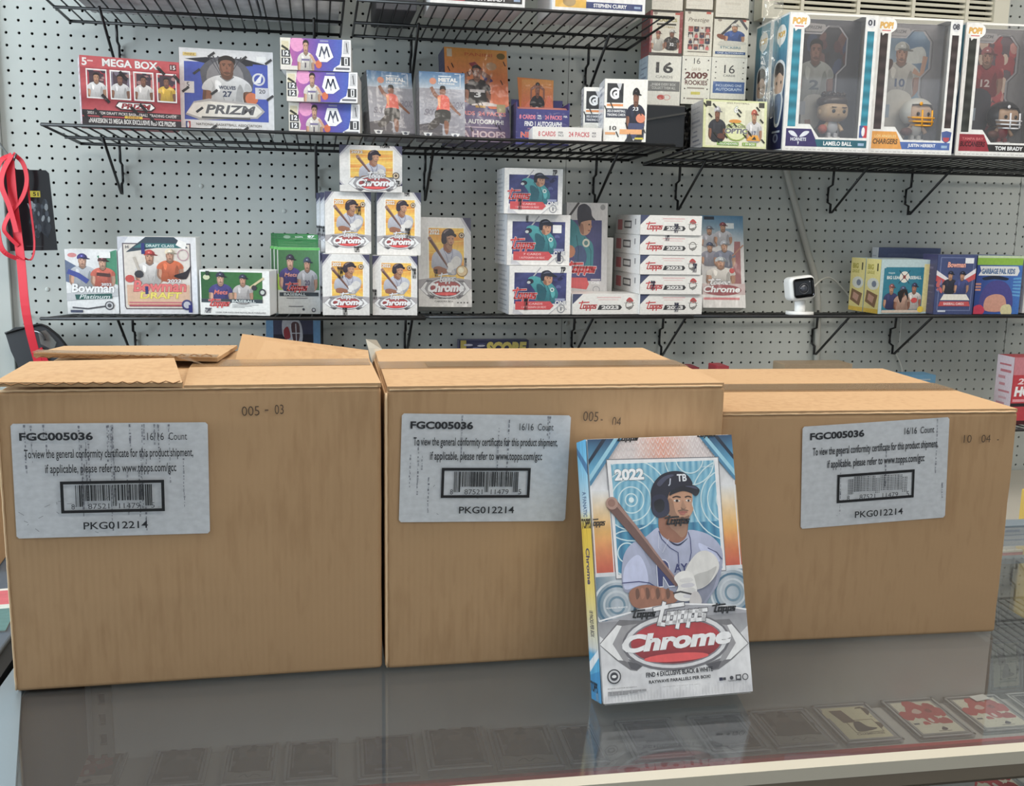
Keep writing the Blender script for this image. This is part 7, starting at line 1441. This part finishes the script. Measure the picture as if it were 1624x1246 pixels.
add('end_panel', boxes_me('end_panel', [(-0.030, 0.006, 0.05, -0.012, 0.462, 0.994)]), DKEND, sc)
add('plinth', boxes_me('plinth', [(-0.02, 0.0, 0.0, LC, DC, 0.30)]), mat('wood_plinth', (90, 84, 78), 0.7), sc)
# sliding rear doors, one panel each
dx = [-0.026, 0.598, 1.162]
for k in range(2): add('sliding_door', box_me('sliding_door', dx[k] + 0.001, 0.463 + 0.004 * (k % 2), 0.30, dx[k + 1] - 0.001, 0.468 + 0.004 * (k % 2), 0.988, 0.001), GREYL, sc)
add('sliding_door', box_me('sliding_door', 1.30, 0.470, 0.30, 1.95, 0.474, 0.97), clear_mat('door_glass', (0.8, 0.8, 0.8), 1.5, 0, 0.12, (120, 120, 120)), sc)
add('door_track', boxes_me('door_track', [(0.006, 0.476, 0.986, LC, 0.490, 0.993), (0.006, 0.462, 0.29, LC, 0.480, 0.30)]), ALU, sc)
# slotted shelf standard
st = add('shelf_standard', prism_me('shelf_standard', [(0.0, 0.62), (0.022, 0.62), (0.022, 0.986), (0.0, 0.986)], 0.455, 0.4615, [[(0.007, 0.64 + k * 0.0254), (0.015, 0.64 + k * 0.0254), (0.015, 0.654 + k * 0.0254), (0.007, 0.654 + k * 0.0254)] for k in range(13)]), mat('grey_steel', (150, 147, 142), 0.5, 0.1), sc, (-0.004, 0, 0))
add('slot_backing', box_me('slot_backing', 0.002, 0.4616, 0.62, 0.020, 0.4622, 0.985), DARK, sc, (-0.004, 0, 0))
# upper shelf and lower shelf
add('upper_shelf', box_me('upper_shelf', -0.026, 0.3625, 0.788, LC, 0.461, 0.796, 0.001), GREYL, sc)
add('upper_shelf_lip', boxes_me('upper_shelf_lip', [(-0.026, 0.3555, 0.786, LC, 0.3625, 0.7975)]), REDS, sc)
add('lower_shelf', box_me('lower_shelf', -0.026, 0.30, 0.648, LC, 0.64, 0.655), GREYL, sc)
add('shelf_support', boxes_me('shelf_support', [(0.03, 0.34, 0.770, 0.036, 0.45, 0.788), (1.2, 0.34, 0.770, 1.206, 0.45, 0.788)]), mat('grey_steel', (150, 147, 142), 0.5, 0.1), sc)

SLP = [art_slab(k) for k in range(6)]
case_me = box_me('slab_case', -0.5, -0.5, 0, 0.5, 0.5, 1, 0.0)


def slab(x, y, z, w_, l_, yaw, k, label, th=0.006, sticker=False, n=[0]):
    t = empty('card_slab', (x, y, z), (0, 0, yaw), label, 'card slab', 'slabbed cards in the display case')
    add('case', box_me('case', -w_ / 2, -l_ / 2, 0, w_ / 2, l_ / 2, th, 0.0012, 1), ACRYL, t)
    add('case_rim', boxes_me('case_rim', [(-w_ / 2, -l_ / 2, th, w_ / 2, -l_ / 2 + 0.003, th + 0.0012), (-w_ / 2, l_ / 2 - 0.003, th, w_ / 2, l_ / 2, th + 0.0012), (-w_ / 2, -l_ / 2, th, -w_ / 2 + 0.003, l_ / 2, th + 0.0012), (w_ / 2 - 0.003, -l_ / 2, th, w_ / 2, l_ / 2, th + 0.0012)]), mat('slab_rim', (176, 176, 178), 0.3), t)
    lay('card_print', SLP[k], t, w_ * 0.86, l_ * 0.88, (-w_ * 0.43, -l_ * 0.44, th + 0.0004), (-math.pi / 2, 0, 0), PRINTM)
    if sticker: add('price_sticker', box_me('price_sticker', 0, 0, th + 0.002, 0.024, 0.014, th + 0.0025), mat('price_sticker', (240, 240, 238), 0.6), t, (0.0, l_ * 0.30, 0), (0, 0, 0.2))
    return t


SL = [((0.311, -1.213), 0.080, 0.085, 5, 'wide slab at far left near the slotted standard'), ((0.414, -1.222), 0.066, 0.085, 0, 'dark slab, second from the left end'), ((0.495, -1.228), 0.062, 0.090, 2, 'dark slab left of centre with a pale corner'), ((0.566, -1.232), 0.062, 0.090, 0, 'dark slab just left of the two cartons joint'),
      ((0.655, -1.235), 0.072, 0.100, 4, 'grey slab with red print under the cartons joint'), ((0.738, -1.235), 0.076, 0.100, 0, 'thick slab with dark framed player card'), ((0.822, -1.240), 0.080, 0.102, 2, 'slab with signed card, left of the standing box'), ((0.893, -1.245), 0.048, 0.090, 0, 'narrow slab half under the standing box reflection'),
      ((0.985, -1.246), 0.076, 0.096, 4, 'bluish slab beneath the standing box'), ((1.082, -1.247), 0.078, 0.094, 0, 'grey slab right of the standing box reflection'), ((1.170, -1.247), 0.080, 0.094, 2, 'dark portrait slab in the middle of the right half'), ((1.260, -1.248), 0.078, 0.098, 3, 'tan and cream slab with framed picture'),
      ((1.360, -1.249), 0.076, 0.100, 1, 'cream slab with red player, third from the right'), ((1.452, -1.250), 0.078, 0.092, 1, 'slab with red players and white price sticker'), ((1.545, -1.252), 0.078, 0.092, 4, 'bluish slab at the right edge of the upper shelf')]
for k, ((x, y), w_, l_, c, lb) in enumerate(SL): slab(x, y, 0.7965, w_, l_, YAW, c, lb, 0.005 + 0.004 * (k == 5), k == 13)
for k, (x, c, lb) in enumerate(((1.02, 0, 'large dark slab on the lower shelf at left of the pair'), (1.15, 0, 'dark slab with white sticker on the lower shelf'), (1.262, 4, 'violet slab on the lower shelf seen below the cream rail'), (1.39, 5, 'red and brown slab on the lower shelf near right corner'), (1.51, 1, 'red slab on the lower shelf at the right corner'))):
    slab(x, -1.192, 0.6555, 0.090, 0.135, YAW, c, lb, 0.006, k == 1)

# ================================================================== SHIPPING CARTONS
TAPE = clear_mat('packing_tape', (0.90, 0.85, 0.77), 1.4, 0.22, 0.16, (190, 164, 132), 0.75)
TH = 0.004


def carton(label, x, y, yaw, W, D, H, seam, lab, lpos, lsize, lrot, stamp, spos, seed):
    t = empty('shipping_carton', (x, y, 1.0016), (0, 0, yaw), label, 'cardboard box', 'cardboard shipping cartons')
    me = box_me('body', 0, 0, 0, W, D, H - TH, 0.0035, 3)
    rnd = random.Random(seed); bm = bmesh.new(); bm.from_mesh(me); bmesh.ops.subdivide_edges(bm, edges=[e for e in bm.edges if e.calc_length() > 0.1], cuts=9, use_grid_fill=True)
    for v in bm.verts:     # slightly bowed sides
        u, w2 = v.co.x / W, v.co.z / H; b = math.sin(math.pi * max(0, min(1, u))) * math.sin(math.pi * max(0, min(1, w2)))
        if v.co.y < 0.002: v.co.y -= 0.0022 * b + 0.0006 * mn.noise(Vector((u * 5, w2 * 5, seed)))
        if v.co.x > W - 0.004 or v.co.x < 0.004: v.co.x += 0.0008 * mn.noise(Vector((v.co.y * 20, w2 * 6, seed + 3)))
    bm.to_mesh(me); bm.free()
    for p in me.polygons: p.use_smooth = False
    add('body', me, BOARD, t)
    PE = mat('worn_lit_paper_edge', (216, 184, 146), 0.9)  # pale: exposed paper on the upright edge, painted highlight along the top front
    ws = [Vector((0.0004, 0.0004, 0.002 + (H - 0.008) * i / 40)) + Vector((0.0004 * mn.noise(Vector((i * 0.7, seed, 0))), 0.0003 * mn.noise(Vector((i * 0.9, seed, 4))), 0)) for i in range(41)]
    add('worn_lit_edge', tube_me('worn_lit_edge', ws, 0.0011, 5), PE, t)
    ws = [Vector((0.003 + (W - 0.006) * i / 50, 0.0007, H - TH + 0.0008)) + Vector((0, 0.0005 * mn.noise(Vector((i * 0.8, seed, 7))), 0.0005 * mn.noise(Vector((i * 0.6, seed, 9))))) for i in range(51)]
    add('worn_lit_edge', tube_me('worn_lit_edge', ws, 0.0012, 5), PE, t)
    lb_ = lay('shipping_label', lab, t, lsize[0], lsize[1], (lpos[0], -0.0032, lpos[1]), (0, lrot, 0), PRINTM)
    lay('ink_stamp', art_stamp(stamp), t, spos[2], spos[3], (spos[0], -0.0034, spos[1]), (0, spos[4], 0), PRINTM)
    return t


def flute(parent, p0, p1, z, h=0.0022, step=0.006, depth=0.002):
    """zigzag corrugation along a cut edge"""
    p0, p1 = Vector(p0), Vector(p1); L = (p1 - p0).length; n = int(L / step); d = (p1 - p0) / max(n, 1); pts = []
    for i in range(n + 1): pts.append(p0 + d * i + Vector((0, 0, z + (h if i % 2 else 0))))
    add('fluting', tube_me('fluting', pts, 0.0005, 4), KRAFT_EDGE, parent)


# left carton: slit open, flaps slightly raised
W, D, H = 0.334, 0.268, 0.2835
t = carton('left cardboard carton with its top flaps cut open', 0.304, -1.425, R(0.1), W, D, H, 0.14, art_label(1, 1.0), (0.0105, 0.1475), (0.166, 0.1045), 0.012, (('005', 0.05, 0.44, 0.0), ('-', 0.56, 0.64, 0.05), ('03', 0.78, 0.98, 0.05)), (0.206, 0.254, 0.040, 0.011, -0.02), 1)
add('top_flap', flap_me('top_flap', [(0.158, 0.0), (W, 0.0), (W - 0.002, 0.135), (0.15, 0.140), (0.150, 0.105)]), BOARD, t, (0, 0, H - TH))
add('top_flap', flap_me('top_flap', [(0.000, -0.002, 0.004), (0.157, -0.001, 0.0015), (0.137, 0.100, 0.010), (0.001, 0.110, 0.006)]), BOARD, t, (0, 0, H - TH + 0.0012)); flute(t, (0.137, 0.100, 0), (0.157, -0.001, 0), H + 0.001)
flute(t, (0.002, -0.0025, 0), (0.155, -0.0015, 0), H + 0.0022)
add('top_flap', flap_me('top_flap', [(0.0, 0.128, 0.012), (0.175, 0.134, 0.005), (0.185, D, 0.001), (-0.004, D + 0.002, 0.001)]), BOARD, t, (0, 0, H - TH + 0.001)); flute(t, (0.002, 0.1275, 0), (0.17, 0.1335, 0), H + 0.008)
add('inside_flap', flap_me('inside_flap', [(0.010, 0.05), (0.15, 0.05), (0.15, 0.24), (0.01, 0.24)]), BOARD, t, (0, 0, H - 2 * TH - 0.0005))
add('raised_flap', mesh_from('raised_flap', [(0.188, 0.185, H - 0.006), (0.333, 0.185, H - 0.006), (0.3335, 0.232, H + 0.000), (0.194, 0.222, H + 0.0205), (0.188, 0.189, H - 0.007), (0.333, 0.189, H - 0.007), (0.3335, 0.236, H - 0.002), (0.194, 0.226, H + 0.018)], [(0, 1, 2, 3), (7, 6, 5, 4), (0, 4, 5, 1), (1, 5, 6, 2), (2, 6, 7, 3), (3, 7, 4, 0)]), BOARD, t)
add('tape', boxes_me('tape', [(0.150, 0.112, H + 0.0002, W - 0.004, 0.160, H + 0.0006)]), TAPE, t)
add('tape', flap_me('tape', [(0.0, 0.122, 0.013), (0.175, 0.126, 0.0060), (0.175, 0.150, 0.0055), (0.0, 0.146, 0.0125)], 0.0004), TAPE, t, (0, 0, H + 0.0014))
add('tape', mesh_from('tape', [(0.140, 0.098, H + 0.012), (0.165, 0.110, H + 0.002), (0.158, 0.125, H + 0.003), (0.146, 0.120, H + 0.010)], [(0, 1, 2, 3)]), TAPE, t)
# middle carton
W, D, H = 0.3335, 0.268, 0.2805
t = carton('middle cardboard carton taped shut behind the standing box', 0.6425, -1.427, R(-0.6), W, D, H, 0.135, art_label(2, 0.32), (0.0115, 0.1500), (0.1625, 0.1055), 0.028, (('005', 0.06, 0.42, 0.10), ('..', 0.48, 0.62, 0.0), ('04', 0.76, 0.97, -0.25)), (0.186, 0.243, 0.042, 0.012, 0.06), 2)
for y0, y1 in ((0.0, 0.1335), (0.1345, D)): add('top_flap', flap_me('top_flap', [(0.001, y0), (W - 0.001, y0 if y0 else 0.001), (W - 0.001, y1), (0.001, y1)]), BOARD, t, (0, 0, H - TH))
add('tape', boxes_me('tape', [(0.0, 0.108, H + 0.0002, W, 0.160, H + 0.0006), (W, 0.108, H - 0.05, W + 0.0006, 0.160, H + 0.0006)]), TAPE, t)
add('tape', boxes_me('tape', [(0.05, 0.116, H + 0.0007, W, 0.150, H + 0.0010)]), TAPE, t)
add('tape_tail', mesh_from('tape_tail', [(-0.004, 0.22, H - 0.01), (0.010, 0.262, H + 0.000), (0.003, 0.258, H + 0.012), (-0.010, 0.250, H + 0.014), (-0.008, 0.235, H + 0.006)], [(0, 1, 2, 3, 4)]), clear_mat('white_tape', (0.95, 0.95, 0.92), 1.45, 0.1, 0.5, (232, 228, 216), 1.5), t)
add('side_fold', flap_me('side_fold', [(-0.0015, 0.004), (0.0, 0.0), (0.0, D), (-0.0015, D)], H - 0.01), BOARD, t, (0, 0, 0.003))
# right carton
W, D, H = 0.328, 0.285, 0.2490
t = carton('right cardboard carton, taped shut and sitting lower than the others', 0.9775, -1.4185, R(-2.4), W, D, H, 0.14, art_label(3, 0.15, True), (0.0925, 0.1250), (0.161, 0.1085), -0.052, (('10', 0.0, 0.22, 0.0), ('04', 0.50, 0.76, 0.0), ('.', 0.95, 1.0, 0.0)), (0.266, 0.213, 0.040, 0.0105, 0.0), 3)
for y0, y1 in ((0.0, 0.1395), (0.1435, D)): add('top_flap', flap_me('top_flap', [(0.001, y0), (W - 0.001, y0 if y0 else 0.001), (W - 0.001, y1), (0.001, y1)]), BOARD, t, (0, 0, H - TH))
add('tape', boxes_me('tape', [(0.0, 0.112, H + 0.0002, W, 0.165, H + 0.0006)]), TAPE, t)
add('tape', boxes_me('tape', [(0.0, 0.120, H + 0.0007, W, 0.160, H + 0.0010)]), TAPE, t)

# ================================================================== STANDING FOREGROUND BOX
t = empty('card_box', (0.8262, -1.5480, 1.0016 + 0.0105), (0, 0, 0), 'silver and blue box with large batter portrait, standing before the cartons', 'box')
t.rotation_euler = (Matrix.Rotation(R(0.3), 3, 'Z') @ Matrix.Rotation(R(-18.2), 3, 'X') @ Matrix.Rotation(R(-0.5), 3, 'Y')).to_euler()
W, H, D = 0.1432, 0.2380, 0.034
add('carton', box_me('carton', 0, 0, 0, W, D, H, 0.0022, 3), C_('silverbox', (214, 218, 224)), t)
lay('front_print', hero_front(), t, W - 0.001, H - 0.001, (0.0005, -0.0005, 0.0005)); lay('side_print', hero_side(), t, D, H, (-0.0005, D, 0), (0, 0, -math.pi / 2))
add('film_crimp', boxes_me('film_crimp', [(0.002, -0.0022, -0.001, W - 0.002, -0.0016, 0.004), (-0.002, 0.006, 0.001, 0.0, 0.012, 0.008)]), BAG, t)

# ================================================================== LEFT NEIGHBOUR COUNTER AND CLUTTER
t = empty('side_counter', (0, 0, 0), (0, 0, 0), 'blue grey side counter left of the display case, with black seam', 'counter')
BG = mat('blue_grey_laminate', (92, 104, 118), 0.4)
add('counter_top', box_me('counter_top', -0.6, -1.50, 0.97, 0.262, -0.90, 1.000, 0.002), BG, t); add('seam_strip', box_me('seam_strip', 0.262, -1.70, 0.95, 0.277, -1.0, 0.996), mat('black_rubber', (10, 10, 12), 0.5), t); add('counter_top', box_me('counter_top', -0.6, -1.70, 0.97, 0.262, -1.503, 0.999, 0.002), BG, t)
add('base_cabinet', box_me('base_cabinet', -0.6, -1.65, 0, 0.26, -0.9, 0.969), mat('dark_cabinet', (50, 52, 58), 0.7), t)
t = empty('playmat', (0.02, -1.30, 0.9995), (0, 0, 0.1), 'pink and teal printed sheet lying on the side counter', 'mat')
add('sheet', box_me('sheet', 0, 0, 0, 0.235, 0.13, 0.002), C_('sheet', (150, 160, 165)), t)
a = Art(0.55); a.rect(0, 0, 1, 1, (90, 130, 130)); a.rect(0, 0.6, 1, 1, (206, 96, 106)); a.rect(0, 0.5, 1, 0.6, (206, 216, 210)); a.poly([(0.6, 0.5), (0.9, 0.5), (0.8, 0.8), (0.7, 0.8)], (226, 226, 222)); a.rect(0, 0.95, 1, 1, (230, 226, 220))
lay('sheet_print', a.mesh(), t, 0.235, 0.13, (0, 0, 0.0024), (-math.pi / 2, 0, 0), PRINTM)
t = empty('shipping_carton', (-0.06, -1.10, 1.0005), (0, 0, 0.05), 'tan carton half hidden at the left edge behind the left carton', 'cardboard box')
add('body', box_me('body', 0, 0, 0, 0.25, 0.19, 0.135, 0.003), BOARD, t)
add('tape', box_me('tape', 0.0, 0.08, 0.1352, 0.25, 0.12, 0.1355), TAPE, t)

tag(add('side_table', boxes_me('side_table', [(-0.5, -0.895, 0.93, 0.26, -0.6, 0.968), (-0.5, -0.895, 0, -0.44, -0.6, 0.93), (0.2, -0.895, 0, 0.26, -0.6, 0.93)]), mat('dark_table', (46, 46, 50), 0.6)), 'dark table behind the blue grey side counter at left', 'table')

# ================================================================== CABINET AGAINST THE WALL (seen at the right)
t = empty('wall_cabinet', (1.30, -0.62, 0), (0, 0, 0), 'glass fronted wall cabinet at right with pale deck and red stripe', 'cabinet')
add('deck', box_me('deck', 0, 0.0, 0.765, 1.9, 0.615, 0.790, 0.002), mat('pale_deck', (190, 184, 172), 0.5), t)
add('price_strip', box_me('price_strip', 0, -0.003, 0.780, 1.9, 0.0, 0.789), mat('pink_strip', (206, 90, 96), 0.5), t); add('edge_strip', box_me('edge_strip', 0, -0.004, 0.789, 1.9, 0.002, 0.793), mat('pale_edge', (226, 220, 210), 0.4), t)
add('back', box_me('back', 0, 0.60, 0.02, 1.9, 0.612, 0.765), DARK, t); add('side', boxes_me('side', [(0, 0.0, 0.02, 0.012, 0.6, 0.765), (1.888, 0, 0.02, 1.9, 0.6, 0.765)]), DKEND, t); add('base', box_me('base', 0, 0.0, 0, 1.9, 0.612, 0.02), DKEND, t)
for z in (0.28, 0.43, 0.58): add('inner_shelf', box_me('inner_shelf', 0.012, 0.05, z, 1.888, 0.6, z + 0.008), mat('cabinet_shelf', (120, 118, 114), 0.6), t)
add('door_glass', box_me('door_glass', 0.012, 0.004, 0.02, 1.888, 0.008, 0.764), clear_mat('cabinet_glass', (0.85, 0.88, 0.9), 1.5, 0, 0.06), t)
add('glass_edge', box_me('glass_edge', 0.62, 0.0, 0.02, 0.626, 0.012, 0.764), mat('glass_edge', (170, 176, 172), 0.3), t)
for z in (0.288, 0.438, 0.588):
    for k in range(9):
        tt = slab(1.30 + 0.30 + k * 0.11, -0.53, z, 0.08, 0.115, 0, (k * 5 + int(z * 100)) % 6, 'slabbed card upright in the glass fronted wall cabinet', 0.006); tt.rotation_euler = (R(80), 0, 0); tt.location.z = z + 0.06; tt['group'] = 'slabs standing in the wall cabinet'
tag(add('folder', box_me('folder', 0, 0, 0, 0.03, 0.2, 0.26, 0.002), C_('yellow', (214, 180, 90)), None, (1.86, -0.86, 0.60)), 'yellow folder standing at the right edge behind the display case', 'folder')
for o in list(bpy.data.objects):
    if o.name.startswith('folder'): o.location = (1.98, -0.80, 0.655)
